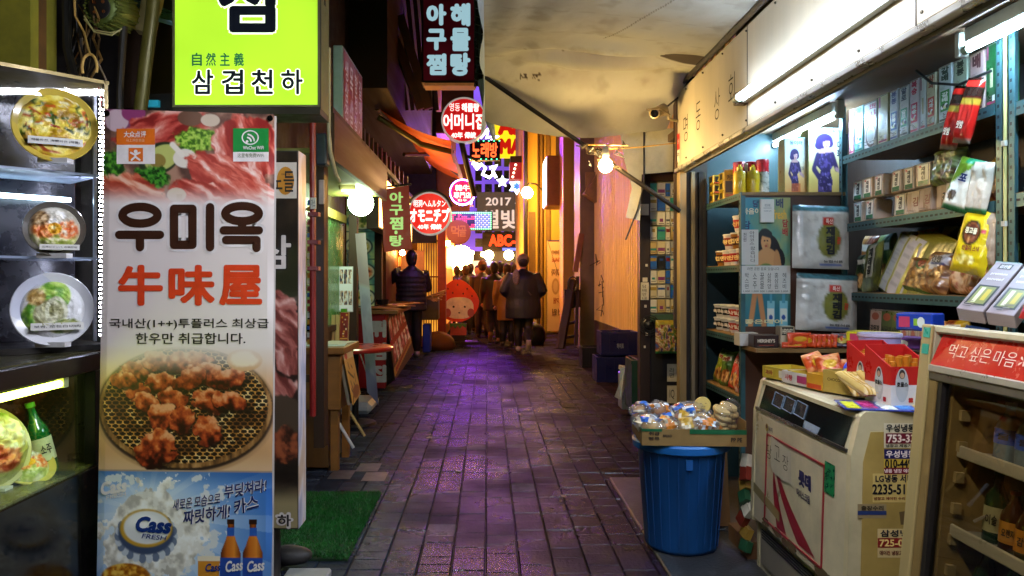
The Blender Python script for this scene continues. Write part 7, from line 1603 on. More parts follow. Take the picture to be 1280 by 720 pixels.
# on top of the end unit
def lather(name, label, cat, c, parts, group=None):
    t = T(name, label, cat, c, group=group)
    for nm, pr, m in parts: mb = MB(); mb.lathe(c, pr, m, 20); mb.build(nm, t, smooth=True)
    return t
for i, px in enumerate((924.5, 941)):
    c = W(px, 241, 4.32); c.z = 1.782
    lather('yellow_bottle', ('left', 'right')[i]+' plain yellow bottle with yellow cap, on top of the end unit', 'bottle', c, [('body', [(.0, 0), (.034, 0), (.036, .01), (.036, .115), (.03, .128), (.014, .134), (0, .134)], M('#c9a412', .3, vary=.08)), ('cap', [(.016, .134), (.016, .152), (.009, .156), (.008, .166), (0, .166)], M('#d8b81c', .3, vary=.05))], 'yellow bottles on the end unit')
    mb = MB(); mb.text('면', (c.x, c.y-.0365, c.z+.1), XR, ZU, .012, .012, M('#3a2a10'), .03, .001)
for i, (px, lb) in enumerate(((924, 'left'), (938.5, 'middle'), (953, 'right'))):
    c = W(px, 241, 4.42 if i < 2 else 4.36); c.z = 1.782; hh = .168 if i < 2 else .172
    lather('spray_can', '%s red-capped can behind the yellow bottles on the end unit' % lb, 'can', c, [('body', [(.0, 0), (.036, 0), (.036, hh*.72), (.034, hh*.75), (0, hh*.75)], M('#7a2a24' if i < 2 else '#b8b0a0', .3, .2, vary=.3 if i < 2 else .6, scale=40)), ('cap', [(.035, hh*.75), (.035, hh*1.12), (.033, hh*1.16), (0, hh*1.16)], M('#b0101c', .3, vary=.05))], 'red-capped cans on the end unit')
k = 0
for col, (px, n, lb) in enumerate(((877.5, 3, 'back'), (886, 3, 'middle'))):
    for j in range(n):
        c = W(px, 250, 4.82-.14*col); mb = MB(); c.z = 1.782+j*.058; c.x = EX+.05+.02*col
        mb.box(c.x-.035, c.y-.05, c.z, c.x+.04, c.y+.05, c.z+.055, M('#a98a1c', .35, vary=.2), .004); mb.rect((c.x-.035, c.y, c.z+.03), SR, ZU, .05, .035, M('#1c1a14', .4), .001); mb.rect((c.x, c.y-.05, c.z+.028), XR, ZU, .05, .035, M('#16150f', .4), .001); mb.prism([(-.012, -.01), (.012, -.01), (0, .012)], (c.x, c.y-.0515, c.z+.028), XR, ZU, .001, M('#d8b82a')); mb.rect((c.x, c.y-.05, c.z+.006), XR, ZU, .06, .010, M('#c0501c'), .0012)
        thing('yellow_tin', 'yellow tin, %s one of the %s stack above the cup noodles' % (('bottom', 'middle', 'top')[j], lb), 'tin', mb, 'stacked yellow tins')
c = Vector((EX+.06, 4.50, 1.782))
for i, (dy, hx, h, nm) in enumerate(((.05, '#8a6a1c', .17, 'gold'), (-.07, '#c9bfa8', .185, 'cream'), (-.15, '#7a4a24', .13, 'brown'))):
    q = Pk(.075, .07, h, hx, .35); q.r(.1, .2, .9, .6, '#2a1c14').t('커피', .2, .62, .8, .82, '#3a2010', .04).r(.15, .08, .85, .14, '#b0402a')
    q.go('coffee_jar', '%s box between the yellow tins and the red-capped cans' % nm, 'box', (c.x+.02*i, c.y+dy, c.z), (0, 0, -.5))
# two hair-dye style display boxes
for i, (x0, y0, x1, y1, dep, lb) in enumerate(((981, 172, 1009, 240, .1, 'narrower drinks box printed with a small dancing woman'), (1011, 160, 1056, 240, .12, 'wide drinks box printed with a large curly-haired woman'))):
    Y = 4.34-.03*i; a = W(x0, y0, Y); b = W(x1, y1, Y); t = T('display_box', lb+', on top of the end unit', 'box', ((a.x+b.x)/2, Y, 1.782)); sc_ = 1
    def bx(c, big=i):
        c.c[:] = c.ramp(c.Y, '#9cc4d8', '#c9cfc4', '#d8b070', '#d89a5a') if not big else c.ramp(c.Y, '#a8ccd4', '#c8cbb0', '#d2b86a', '#cfa85a')
        X0 = .46; h = '#2a1c50'; kk = 1.0 if big else .8; V0 = .06 if big else .18
        P = lambda pts: c.poly([(X0+x*kk, V0+y*kk) for x, y in pts]); L = lambda x, y, a, b, ro=0, so=.08, wo=0., sd=1: c.ell(X0+x*kk, V0+y*kk, a*kk, b*kk, ro, so, wo, sd)
        c.put(L(-.03, .14, .25, .125, 0, .12, .5, 3), h); c.put(L(-.17, .2, .13, .07, 0, .1, .5, 4), h); c.put(L(.12, .18, .1, .06, 0, .1, .4, 5), h)
        c.put(L(.03, .17, .1, .08), '#c09a98'); c.put(L(.0, .26, .05, .06), '#a9807c'); c.put(L(-.02, .30, .2, .05), '#b08a84')
        dr = P([(-.24, .33), (.22, .31), (.24, .5), (.13, .58), (.2, .74), (.18, .95), (-.2, .95), (-.2, .74), (-.13, .58), (-.27, .5)])
        c.put(dr, '#2c2148'); c.put(sm(.5, .7, fbm(c.X*16, c.Y*18, 4))*dr, '#5a4a84', .9); c.put(sm(.68, .8, fbm(c.X*20, c.Y*20, 8))*dr, '#a89ac0', .8)
        for a, b in (((.2, .35), (.31, .55)), ((-.22, .36), (-.32, .56)), ((-.32, .56), (-.18, .68))): c.put(c.line(X0+a[0]*kk, V0+a[1]*kk, X0+b[0]*kk, V0+b[1]*kk, .1*kk), '#33264f')
        c.put(c.line(X0+.3*kk, V0+.56*kk, X0+.46*kk, V0+.62*kk, .06), '#b08890')
        c.put(L(-.01, .165, .016, .007), '#1a1020'); c.put(L(.07, .165, .016, .007), '#1a1020'); c.put(L(.035, .215, .026, .008), '#8a2a3a'); c.put(L(.03, .19, .008, .012), '#9a7470'); c.put(P([(-.1, .1), (.1, .08), (.13, .13), (-.08, .15)]), h)
        if not big: c.put(c.rec(.3, .8, .7, .95), '#c05a2a', .7)
    picture('printed_front', flat((a.x, Y, a.z), (b.x, Y, a.z), (a.x, Y, 1.783), (b.x, Y, 1.783)), 50, 80, bx, (0, 1), (0, 1), paint_mat(.3), t)
    mb = MB(); mb.box(a.x, Y+.0015, 1.782, b.x, Y+dep, a.z, M('#b9b88a', .35, vary=.1)); mb.build('box', t)
    mb = MB(); nk = M('#1a2440', .4, vary=0)
    if i: mb.ptext('미\n화', 1046, 176, 1054, 197, Y, nk, .03, .0012); mb.ptext('동이라', 1040, 162, 1054, 166, Y, nk, .02, .0012)
    else: mb.ptext('동이라', 987, 176, 1003, 181, Y, nk, .02, .0012); mb.ptext('미화', 1000, 208, 1005, 213, Y, nk, .0, .0012)
    mb.build('lettering', t)
# cup noodles
def cup(label, x, y, z, r, h, c1, c2, txt, tc, group):
    t = T('cup_noodle', label, 'cup noodles', (x, y, z), group=group); mb = MB()
    mb.lathe((x, y, z), [(r*.72, 0), (r*.98, h*.9)], M(c1, .4, vary=.15), 22); mb.build('cup', t, smooth=True)
    mb = MB(); mb.lathe((x, y, z), [(r*.98, h*.9), (r*1.05, h*.92), (r*1.05, h*.97), (r*.98, h), (0, h*1.0)], M('#d4cfc4', .35, vary=.1), 22); mb.build('lid', t, smooth=True)
    mb = MB(); f = Vector((-.75, -.66, 0)).normalized(); xx = Vector((0, 0, 1)).cross(f).normalized()
    k = 10; ring = []
    for i in range(k+1):
        an = math.atan2(f.y, f.x)-1.1+2.2*i/k
        for zz, rr_ in ((h*.22, r*.785), (h*.74, r*.94)): ring.append((x+math.cos(an)*rr_*1.02, y+math.sin(an)*rr_*1.02, z+zz))
    mb.add(ring, [(2*i, 2*i+2, 2*i+3, 2*i+1) for i in range(k)], M(c2, .4, vary=.15)); mb.text(txt, Vector((x, y, z+h*.48))+f*(r*.93), xx, (Vector((0, 0, 1))+f*.15), r*1.25, h*.3, M(tc, .4, vary=0), .04, .002); mb.build('printed_sleeve', t); return t
n_ = 0
for row, z in (('upper', 1.072), ('lower', .992)):
    for j, (y, c1, c2, tx) in enumerate(((4.78, '#d0cac0', '#17130f', '육우동'), (4.64, '#d0cac0', '#1c1612', '우육탕'), (4.50, '#d4c8c0', '#c2381c', '사발'), (4.36, '#d4c8c0', '#b02a1c', '사발면'))):
        cup('%s cup noodle tub, %s layer, %s of its shelf' % (('black and white', 'black and white', 'orange-red', 'deep red')[j], row, ('far left', 'second from left', 'third from left', 'right end')[j]), EX+.085, y, z, .062, .078, c1, c2, tx, '#e8d8c0', 'cup noodles on the third shelf')
for row, z, ys in (('bottom', 1.387, (4.75, 4.62, 4.49, 4.36)), ('middle', 1.482, (4.60, 4.46, 4.34)), ('top', 1.577, (4.42, 4.31))):
    for j, y in enumerate(ys):
        cup('%s cup noodle, %s layer, %s in its row under the yellow tins' % (('brown and gold', 'red and white', 'white and red', 'red-flecked')[(j+len(ys)) % 4], row, ('first', 'second', 'third', 'last')[j]), EX+.075, y, z, .05, .092, ('#8a5a1c', '#c9bfb4', '#d0c8c0', '#c8b8b0')[(j+len(ys)) % 4], ('#4a1c10', '#b0281c', '#a8201c', '#8a3424')[(j+len(ys)) % 4], ('컵면', '라면', '신면', '왕컵')[(j+len(ys)) % 4], '#e8c880', 'cup noodles on the second shelf')
def packet(c1, c2, c3, seed=0):
    def f(c):
        c.c[:] = rgb(c1); c.put(sm(.42, .62, fbm(c.X*2.5, c.Y*2.5, seed, 3)), c2, .9); c.clump(c.ell(.5, .72, .38, .2, 0, .1, .3, seed), ('#5a2410', c3, '#e0b070'), 9, seed); c.put(c.rec(.15, .16, .85, .3), '#e4dcd0', .9)
    return f
for i, (y, a, b, g_, lb) in enumerate(((4.76, '#4a5a1c', '#8a9a2a', '#a0702a', 'olive green noodle packet'), (4.62, '#2f4a1c', '#6a8a2a', '#a0602a', 'dark green noodle packet'), (4.46, '#b01a12', '#d8341c', '#e08a3a', 'bright red noodle packet'), (4.33, '#c23a2a', '#d8b8a0', '#c06030', 'red and cream noodle packet'))):
    bag('noodle_packet', lb+' on the bottom shelf of the end unit', 'noodles', (EX+.05, y, .662), .15, .21, .045, (-.25, .12*(-1)**i, -PI/2+.25), packet(a, b, g_, i), 'noodle packets on the bottom shelf', seed=i+4, decor=lambda tt: tt('라면', .25, .17, .75, .29, '#7a1410', .05))
# bracket shelf: chocolate boxes and orange packets
for i, (px, w, h, hx, tx, lb) in enumerate(((936, .1, .07, '#b9b0a4', '', 'open white box behind the dark chocolate box'), (958, .13, .066, '#2a130d', "HERSHEY'S", 'dark brown chocolate bar box with pale lettering'), (985, .075, .105, '#c9b494', 'WHITE', 'tall cream chocolate box with a black label'), (1003, .1, .07, '#d0b890', 'HERS', 'low cream chocolate box behind the orange packets'))):
    Y = 4.02+(.1 if i in (0, 2) else .0); pk = Pk(w, .09, h, hx, .4)
    if i == 2: pk.r(.08, .55, .9, .95, '#1c1410').t('HERSHEY', .12, .62, .86, .88, '#d8c8a8', .03)
    elif tx: pk.t(tx, .15, .4, .85, .68, '#c9b8a0' if i == 1 else '#3a1a10', .05)
    if i == 1: pk.r(.2, .14, .8, .22, '#7a2a1c')
    pk.go('chocolate_box', lb, 'box', (XP(px, Y), Y+.045, .946), (0, 0, random.uniform(-.1, .1)))
def wrapper(c1, c2):
    def f(c): c.c[:] = rgb(c1); c.put(sm(.4, .6, fbm(c.X*4, c.Y*3, 3, 4)), c2, .7); c.put(c.ell(.5, .5, .3, .2), '#d8b020', .8)
    return f
for i, (px, dz) in enumerate(((993, 0), (1000, .012), (1011, .004), (1017, .004), (1023, .004), (1030, .004), (1037, .004), (1045, .003))):
    Y = 3.99; fl = i < 1
    bag('candy_packet', 'shiny orange candy packet, number %d along the bracket shelf front' % (i+1) if 0 else 'shiny orange candy packet on the bracket shelf, %s from the left' % ('first, lying flat', 'second and widest', 'third', 'fourth', 'fifth', 'sixth', 'seventh', 'eighth')[i], 'candy', (XP(px, Y), Y, .947+dz), (.13, .075)[i > 1], (.03, .068)[i > 0], .022, (-.15, .0, (0, .1, -.9, -.85, -.9, -.8, -.9, -.7)[i]), wrapper('#d2481c', '#b03010'), 'orange candy packets on the bracket shelf', seed=i)
for i, (px, hx, lb) in enumerate(((1051, '#2a1a2a', 'dark foil packet heap right of the orange candy'), (1061, '#b0282c', 'red foil packet at the right end of the bracket shelf'), (1068, '#3a3a2a', 'dark green foil packet at the shelf corner'))):
    bag('snack_packet', lb, 'snack', (XP(px, 3.98), 3.98, .947), .1, .075, .04, (-.2, .1, -.3), wrapper(hx, '#8a6a5a'), None, seed=i+2)

# third shelf of the back unit
def ybag(c):
    c.c[:] = rgb('#8d8a1c'); c.put(c.rec(.12, 0, .42, 1), '#b9bcc0'); c.put(c.rec(.5, 0, .88, 1), '#b9b8c4'); c.put((np.sin(c.Y*170) > .2)*c.rec(.54, .1, .84, .9), '#8a8a9a', .6); c.put((np.sin(c.Y*120) > .5)*c.rec(.15, .1, .38, .9), '#9a9aa4', .6); c.put(sm(.6, .8, fbm(c.X*6, c.Y*4, 4, 4)), '#d8d890', .5)
bag('laver_packet', 'tall clear packet of black laver with vertical lettering, at the left of the third shelf', 'seaweed pack', (BX+.03, YX(1080, BX), 1.24), .17, .26, .03, (-.18, -.12, -PI/2), lambda c: (c.__setattr__('c', c.c*0+rgb('#3a3a14')), c.put(sm(.4, .7, fbm(c.X*4, c.Y*4, 2, 4)), '#7a7a2c'), c.put(c.rec(.3, .05, .7, .72), '#c4bfae'), c.put(c.ell(.3, .85, .4, .14), '#8a9a90', .6)), None, seed=3, decor=lambda tt: tt('재\n래\n김', .38, .12, .62, .66, '#14140c', .06))
for i in range(6):
    px = 1103+i*7.5 if i < 2 else 1122+(i-2)*4.5
    bag('laver_packet', 'flat yellow-green laver packet, %s in the slanting stack' % ('front left', 'second', 'third', 'fourth', 'fifth', 'rearmost')[i], 'seaweed pack', (BX+.02+.006*i, YX(px, BX), 1.24), .24 if i < 1 else .22, .285, .014, (-.30, .28, -PI/2-.1), ybag if i < 2 else (lambda c: c.__setattr__('c', c.c*0+rgb('#7a7420'))), 'yellow-green laver packets in a slanting stack', seed=i, bump=.25)
def nuts(a, b, d, s):
    def f(c): c.c[:] = rgb('#3a2410'); c.clump(c.rec(0, 0, 1, 1), ('#5a3a14', a, b), 7, s); c.put(sm(.62, .75, fbm(c.X*11, c.Y*10, s+2, 3)), d, .8); c.put(c.rec(0, .9, 1, 1), '#1f6a2c', .7 if s == 1 else 0)
    return f
bag('nut_bag', 'clear bag of pale nuts with a green round label', 'snack', (BX+.04, YX(1136, BX), 1.24), .2, .17, .08, (-.3, .1, -PI/2), lambda c: (nuts('#b88a4a', '#dcc08a', '#8a5a2a', 1)(c), c.put(c.ell(.62, .2, .24, .17), '#1c5a28'), c.put(c.ell(.62, .2, .18, .12), '#8a3a1c')), None, seed=5)
bag('nut_bag', 'clear bag of brown crackers with a white printed label', 'snack', (BX+.03, YX(1158, BX), 1.24), .19, .19, .08, (-.3, .1, -PI/2), lambda c: (nuts('#a06a34', '#c89a5c', '#5a3014', 4)(c), c.put(c.poly([(.25, .22), (.9, .02), (.95, .3), (.3, .5)]), '#c4c6d0'), c.put(c.rec(.3, .3, .9, .36), '#2a3a7a')), None, seed=6, decor=lambda tt: tt('건빵', .4, .12, .8, .3, '#1a1a2a', .04))
bag('snack_bag', 'big clear bag of orange and red rice crackers', 'snack', (BX+.03, YX(1196, BX), 1.24), .19, .21, .07, (-.25, .1, -PI/2), nuts('#b8743c', '#e0c0a0', '#b0281c', 7), None, seed=7, rough=.35, coat=.08)
bag('snack_bag', 'dark clear bag behind the nuts on the third shelf', 'snack', (BX+.14, YX(1150, BX+.1), 1.24), .28, .28, .06, (-.15, .05, -PI/2), nuts('#2a2010', '#4a3a20', '#1a140c', 9), None, seed=8)
# hanging bags
bag('hanging_bag', 'bright yellow snack bag hanging in front of the shelves, brown round logo', 'snack', (1.88, 3.02, 1.325), .14, .25, .045, (-.1, .22, -PI/2+.45), lambda c: (c.__setattr__('c', c.c*0+rgb('#d8b412')), c.put(c.ell(.42, .36, .27, .2), '#2a1a12'), c.put(c.ell(.42, .36, .22, .16), '#8a4a2a'), c.put(c.ell(.42, .33, .17, .10), '#5a2a1c'), c.clump(c.ell(.45, .78, .3, .08), ('#b08a1c', '#e8d078', '#f0e4a0'), 8, 3), c.put(c.rec(.7, .3, .8, .34), '#c23a4a'), c.put(sm(.86, .9, c.Y), '#a9921c', .6)), None, seed=9, decor=lambda tt: (tt('콩고물', .26, .28, .6, .38, '#e8d8b0', .05), tt('인절미 스낵', .3, .56, .78, .64, '#8a3a2a', .03)))
bag('hanging_bag', 'green and white puffed snack bag hanging above the yellow bag', 'snack', (1.87, 3.08, 1.575), .12, .215, .05, (-.1, .36, -PI/2+.45), lambda c: (c.__setattr__('c', c.c*0+rgb('#d4c8b4')), c.put(c.poly([(0, 0), (.75, 0), (.3, .45), (0, .75)]), '#7a9a2a'), c.put(c.poly([(.1, .5), (.5, .2), (.55, .6), (.2, .8)]), '#d4d0c4'), c.put(c.ell(.3, .72, .14, .1), '#3a2a1a'), c.put(sm(.88, .93, c.Y), '#1c5a2c'), c.put(c.rec(.3, 0, .8, .1), '#2a8a5a')), None, seed=10, decor=lambda tt: tt('포', .35, .3, .62, .44, '#1c2a5a', .05))
bag('hanging_bag', 'plain cream snack bag hanging behind the green and white one', 'snack', (1.90, 3.0, 1.56), .09, .2, .04, (-.05, .2, -PI/2+.4), lambda c: (c.__setattr__('c', c.c*0+rgb('#c4b09a')), c.put(sm(.88, .93, c.Y), '#1c5a2c')), None, seed=11)
bag('hanging_bag', 'plain tan snack bag hanging behind the yellow bag', 'snack', (1.92, 2.97, 1.36), .08, .2, .035, (-.05, .15, -PI/2+.3), lambda c: c.__setattr__('c', c.c*0+rgb('#a98c72')), None, seed=12)
for i, (y, lb) in enumerate(((3.09, 'left red and black foil snack stick bag hanging at the top right'), (3.005, 'right red and black foil snack stick bag hanging at the top right'))):
    bag('foil_bag', lb, 'snack', (1.85, y, 1.825+.01*i), .075, .25, .04, (-.05, .24, -PI/2+.35), lambda c: (c.__setattr__('c', c.c*0+rgb('#b01a14')), c.put(1-sm(.28, .34, c.Y), '#2a1410'), c.put(c.rec(0, .33, 1, .4), '#a98a2a'), c.put(c.rec(0, .06, 1, .14), '#b02018'), c.put(c.ell(.4, .72, .25, .06), '#7a1210'), c.put(sm(.92, .95, c.Y), '#8a7a6a')), 'red foil bags hanging at the top right', seed=13+i, rough=.15, bump=.6, decor=lambda tt: tt('맛밤', .25, .66, .62, .78, '#e0c8b0', .04))
bag('clear_bag', 'crumpled clear bag with green contents above the red-topped packet', 'snack', (BX+.04, YX(1172, BX), 1.71), .2, .16, .07, (-.15, .05, -PI/2), nuts('#4a5a24', '#8a9a4a', '#b8c090', 12), None, seed=15, bump=.7)
bag('seaweed_bag', 'white packet with red top band and red stamps on the second shelf', 'seaweed pack', (BX+.03, YX(1187, BX), 1.607), .16, .13, .04, (-.1, -.05, -PI/2), lambda c: (c.__setattr__('c', c.c*0+rgb('#cfc4b8')), c.put(c.rec(0, 0, 1, .1), '#b02418'), c.put(c.rec(.3, .3, .5, .75), '#b8402c', .7), c.put(c.rec(.62, .35, .85, .8), '#b03a28', .7)), None, seed=16, decor=lambda tt: tt('김', .08, .45, .3, .75, '#14140c', .03))
mb = MB(); mb.tube([(1.84, 3.3, 2.2), (1.85, 3.2, 2.12), (1.87, 3.05, 2.075), (1.9, 2.9, 2.09)], .006, M('#141a18', .4), 6); thing('cable', 'dark cable drooping from the right ceiling tube to the shelf post', 'cable', mb, smooth=True)
# fourth level
for i, (px, hx, tx, lb) in enumerate(((1088, '#b89a8a', '강된장', 'pinkish packet with black lettering at the left of the lowest shelf'), (1102, '#4a5a24', '시금치', 'dark green packet beside the pinkish one on the lowest shelf'), (1115, '#5a6a2a', '시래기', 'olive packet left of the three small white boxes'))):
    pk = Pk(.12, .06, .16, hx, .35, .008); pk.e(.5, .78, .3, .12, '#a04a2a').t(tx, .12, .3, .88, .5, '#1a140e', .05); pk.go('food_packet', lb, 'food packet', (BX+.05, YX(px, BX), .99), (-.05, 0, -PI/2))
for i in range(3):
    pk = Pk(.085, .07, .11, '#a99a8a', .35, .004); pk.r(.12, .08, .88, .9, '#c9c0b4').r(.2, .15, .8, .65, '#b0a498').e(.5, .42, .2, .2, '#b06a5a').r(.12, .86, .88, .93, '#5a8a5a')
    pk.go('small_box', 'small whitish box, %s of three on the lowest shelf' % ('left', 'middle', 'right')[i], 'box', (BX+.04, YX(1129+i*11, BX), 1.0), (0, 0, -PI/2))
mb = MB(); mb.box(BX-.06, 3.2, .902, BX+.3, 4.15, .985, M('#3a2a1c', .5, vary=.4)); thing('carton_tray', 'long dark cardboard tray under the packets of the lowest shelf', 'tray', mb)
for i, (px, py, w, h, hx, lb) in enumerate(((1092, 424, .2, .03, '#c9b81c', 'flat yellow packets lying above the purple cup'), (1120, 430, .25, .028, '#7a4a9a', 'flat purple and green packets lying behind the red box'), (1150, 405, .14, .05, '#1c3a9a', 'blue box with white marks beside the fridge top'))):
    c = W(px, py, 3.5-.2*i); pk = Pk(w, .12, h+.02, hx, .35, .006); pk.r(.1, .2, .4, .8, '#c23a5a').r(.5, .3, .8, .7, '#8ab02a').e(.7, .5, .1, .3, '#e0e0d0'); pk.go('flat_packet', lb, 'food packet', (c.x, c.y, c.z-h/2), (0, 0, -.9))
for i, (px, z, w, h, hx, h2, lb, sh) in enumerate(((1218, 1.24, .15, .22, '#8a3a1c', '#d89a4a', 'brown packet of rice puffs', 'third shelf behind the yellow bag'), (1235, 1.24, .14, .2, '#2a5a2a', '#a0b04a', 'dark green foil packet', 'third shelf at its right end'), (1160, .99, .12, .13, '#b0281c', '#e0b040', 'red and yellow packet', 'lowest shelf right of the small white boxes'),
        (1180, .99, .13, .14, '#c9a01c', '#7a2a1c', 'golden packet', 'lowest shelf under the nuts'), (1200, .99, .13, .12, '#2a4a8a', '#c8ccd0', 'blue packet', 'lowest shelf under the rice crackers'), (1215, 1.61, .13, .17, '#b08a5a', '#e8d8b0', 'tan clear packet', 'second shelf behind the hanging bags'), (1232, 1.61, .13, .18, '#7a1c14', '#c8a03a', 'maroon packet', 'second shelf at its right end'), (1066, 1.24, .1, .2, '#1c2a18', '#5a6a2a', 'very dark laver packet', 'third shelf at the left upright'))):
    bag('food_packet', '%s on the %s' % (lb, sh), 'food packet', (BX+.05, YX(px, BX), z), w, h, .05, (-.15, .06*(-1)**i, -PI/2+.1), packet(hx, h2, '#b07a3a', i+20), None, seed=70+i)
for i in range(9):
    pk = Pk(.1, .05, .12+.02*(i % 3), ('#a8341c', '#c9a83a', '#3a6a3a', '#c8c0b0', '#2a4a8a', '#b0602a', '#8a1c3a', '#d0b890', '#4a7a8a')[i], .35, .006); pk.r(.1, .55, .9, .9, ('#e0d0a0', '#7a1c14', '#d8d8c0', '#a02a2a', '#d0d4dc', '#f0e0b0', '#e0c0c8', '#5a3a1c', '#e0e4e0')[i]).e(.5, .33, .3, .16, ('#5a2010', '#b03a1c', '#a0b04a', '#d09a3a')[i % 4])
    pk.go('grocery_box', '%s grocery box on the right-hand bay, %s' % (('red', 'gold', 'green', 'white', 'blue', 'orange-brown', 'maroon', 'beige', 'grey-teal')[i], ('upper', 'middle', 'lower')[i % 3]+' board'), 'box', (2.02, 2.60-.11*(i//3)-(.12 if i % 3 == 0 else 0)+(.12 if i % 3 else 0), (1.957, 1.622, 1.202)[i % 3]), (0, 0, -PI/2))
for i, (px, hx, h2) in enumerate(((1085, '#6a2a14', '#c08a3a'), (1108, '#2a4a24', '#8a9a3a'), (1132, '#7a5a1c', '#d8b860'), (1158, '#5a1c14', '#c05a2a'), (1186, '#3a3a1c', '#a08a3a'), (1212, '#8a6a2a', '#e0d0a0'))):
    bag('food_packet', '%s packet standing in the back row of the third shelf, %s' % (('rust-red', 'green', 'gold', 'dark red', 'olive', 'tan')[i], ('first', 'second', 'third', 'fourth', 'fifth', 'last')[i]), 'food packet', (BX+.2, YX(px, BX+.2), 1.24), .17, .31, .05, (-.06, .05*(-1)**i, -PI/2), packet(hx, h2, '#b07a3a', i+30), None, seed=90+i)
for i in range(6):
    pk = Pk(.13, .07, .13, ('#b8602a', '#c9b03a', '#8a2a1c', '#d0c8b8', '#3a5a8a', '#6a7a2a')[i], .35, .006); pk.r(.08, .5, .92, .92, ('#e8d8a8', '#8a1c14', '#e0c060', '#b02a2a', '#d8d8e0', '#e0e0a0')[i]).t(('유과', '강정', '약과', '한과', '김스낵', '쌀과자')[i], .2, .6, .8, .82, '#2a1410', .05).e(.5, .28, .3, .16, ('#d09a3a', '#b03a1c')[i % 2])
    pk.go('snack_box', '%s snack box behind the trays at the back of the freezer top, %s' % (('orange-brown', 'yellow', 'dark red', 'white', 'blue', 'olive')[i], ('first', 'second', 'third', 'fourth', 'fifth', 'sixth')[i]), 'box', (1.70-.02*(i % 2), 3.40-.135*i, FT+.0), (0, 0, -.9+.1*(i % 3)))
# right bay
t = T('oil_tin', 'blue and red tin can at the top right edge', 'tin', (2.02, 2.77, 1.957)); c = Vector((2.03, 2.77, 1.957))
mb = MB(); mb.box(1.97, 2.68, 1.958, 2.09, 2.80, 2.12, M('#1c2a6a', .3, .2), .012); mb.build('body', t)
mb = MB(); mb.rect((1.97, 2.74, 2.085), SR, ZU, .119, .05, M('#b01a24', .3), .001); mb.text('기름', (1.97, 2.755, 2.09), SR, ZU, .06, .03, M('#d8d8d8'), .05, .003); mb.add([(1.9675, 2.735-.04*math.cos(a), 2.025+.04*math.sin(a)) for a in np.linspace(0, 2*PI, 20, endpoint=False)], [tuple(range(20))], M('#c8ccd8')); mb.add([(1.9665, 2.735-.026*math.cos(a), 2.025+.026*math.sin(a)) for a in np.linspace(0, 2*PI, 20, endpoint=False)], [tuple(range(20))], M('#2a4a9a')); mb.build('label', t)
mb = MB(); mb.lathe((2.03, 2.74, 2.12), [(.02, 0), (.02, .02), (0, .022)], M('#1a1a1c', .3), 14); mb.build('cap', t)

# ---------------- ice cream chest freezer
fz = T('chest_freezer', 'worn cream ice cream chest freezer with a slanted dark glass lid', 'freezer', (1.5, 3.0, 0))
fw_ = M('#bfb392', .35, vary=.34, scale=5, bump=.04); fc = M('#c2b48c', .4, vary=.25, scale=5); fy = M('#a88c48', .45, vary=.3, scale=4)
Y0, Y1 = 2.53, 3.46
prof = [(1.215, .0), (1.215, .235), (1.185, .245), (1.2, .725), (1.236, .845), (1.26, .858), (1.80, .858), (1.80, 0)]
mb = MB(); mb.prism([(x, z) for x, z in prof], (0, Y1-.03, 0), XR, ZU, Y1-Y0-.06, fw_); mb.build('body', fz)
mb = MB()
for y in (Y0, Y1-.03+.0):
    pr = [(1.212, .0), (1.212, .22), (1.181, .232), (1.196, .72), (1.228, .85), (1.245, .866), (1.81, .866), (1.81, 0)]; mb.prism(pr, (0, y+.03, 0), XR, ZU, .03, fc)
mb.build('end_frame', fz)
mb = MB(); mb.prism([(1.245, .05), (1.225, .24), (1.235, .70), (1.26, .80), (1.78, .80), (1.78, .05)], (0, Y0-.0005, 0), XR, ZU, .003, fy); mb.build('end_panel', fz)
mb = MB(); nq = Vector((-.958, 0, .287)); o = nq*.003
a0, b0 = Vector((1.2035, 0, .735)), Vector((1.2345, 0, .838))
def gp(y, k): p = a0.lerp(b0, k); return Vector((p.x, y, p.z))+o
mb.quad(gp(Y1-.06, 0), gp(Y0+.06, 0), gp(Y0+.06, 1), gp(Y1-.06, 1), M('#0c1114', .06, vary=0, coat=.5)); lid = mb.build('glass_lid', fz)
mb = MB(); im = M('#6d8296', .3, vary=.5, scale=30, emit=.05)
for i in range(3):
    ya = 3.27-i*.115; q = [gp(ya, .35)+nq*.001, gp(ya-.1, .3)+nq*.001, gp(ya-.1, .8)+nq*.001, gp(ya, .85)+nq*.001]; mb.quad(*q, M('#2a3038', .15, vary=.6, scale=40))
    for p, r_ in ((q[0], q[1]), (q[1], q[2]), (q[2], q[3]), (q[3], q[0])): mb.beam(p+nq*.001, r_+nq*.001, .005, .002, im)
q = [gp(2.93, .02), gp(2.80, .0), gp(2.79, .25), gp(2.93, .28)]; mb.quad(*[p+nq*.0015 for p in q], im); mb.build('lid_tray', lid)
mb = MB(); mb.beam((1.2, Y1-.03, .73), (1.2, Y0+.03, .73), .012, .012, M('#2a2820', .3)); mb.beam((1.236, Y1-.03, .846), (1.236, Y0+.03, .846), .02, .016, fc); mb.build('lid_rail', fz)
mb = MB(); mb.box(1.207, Y0+.06, .05, 1.214, Y1-.06, .2, M('#8a8270', .4, vary=.3))
for i in range(4): mb.box(1.2045, Y0+.08, .165+.012*i, 1.2068, Y1-.08, .170+.012*i, M('#1c1a16'))
mb.build('grille', fz)
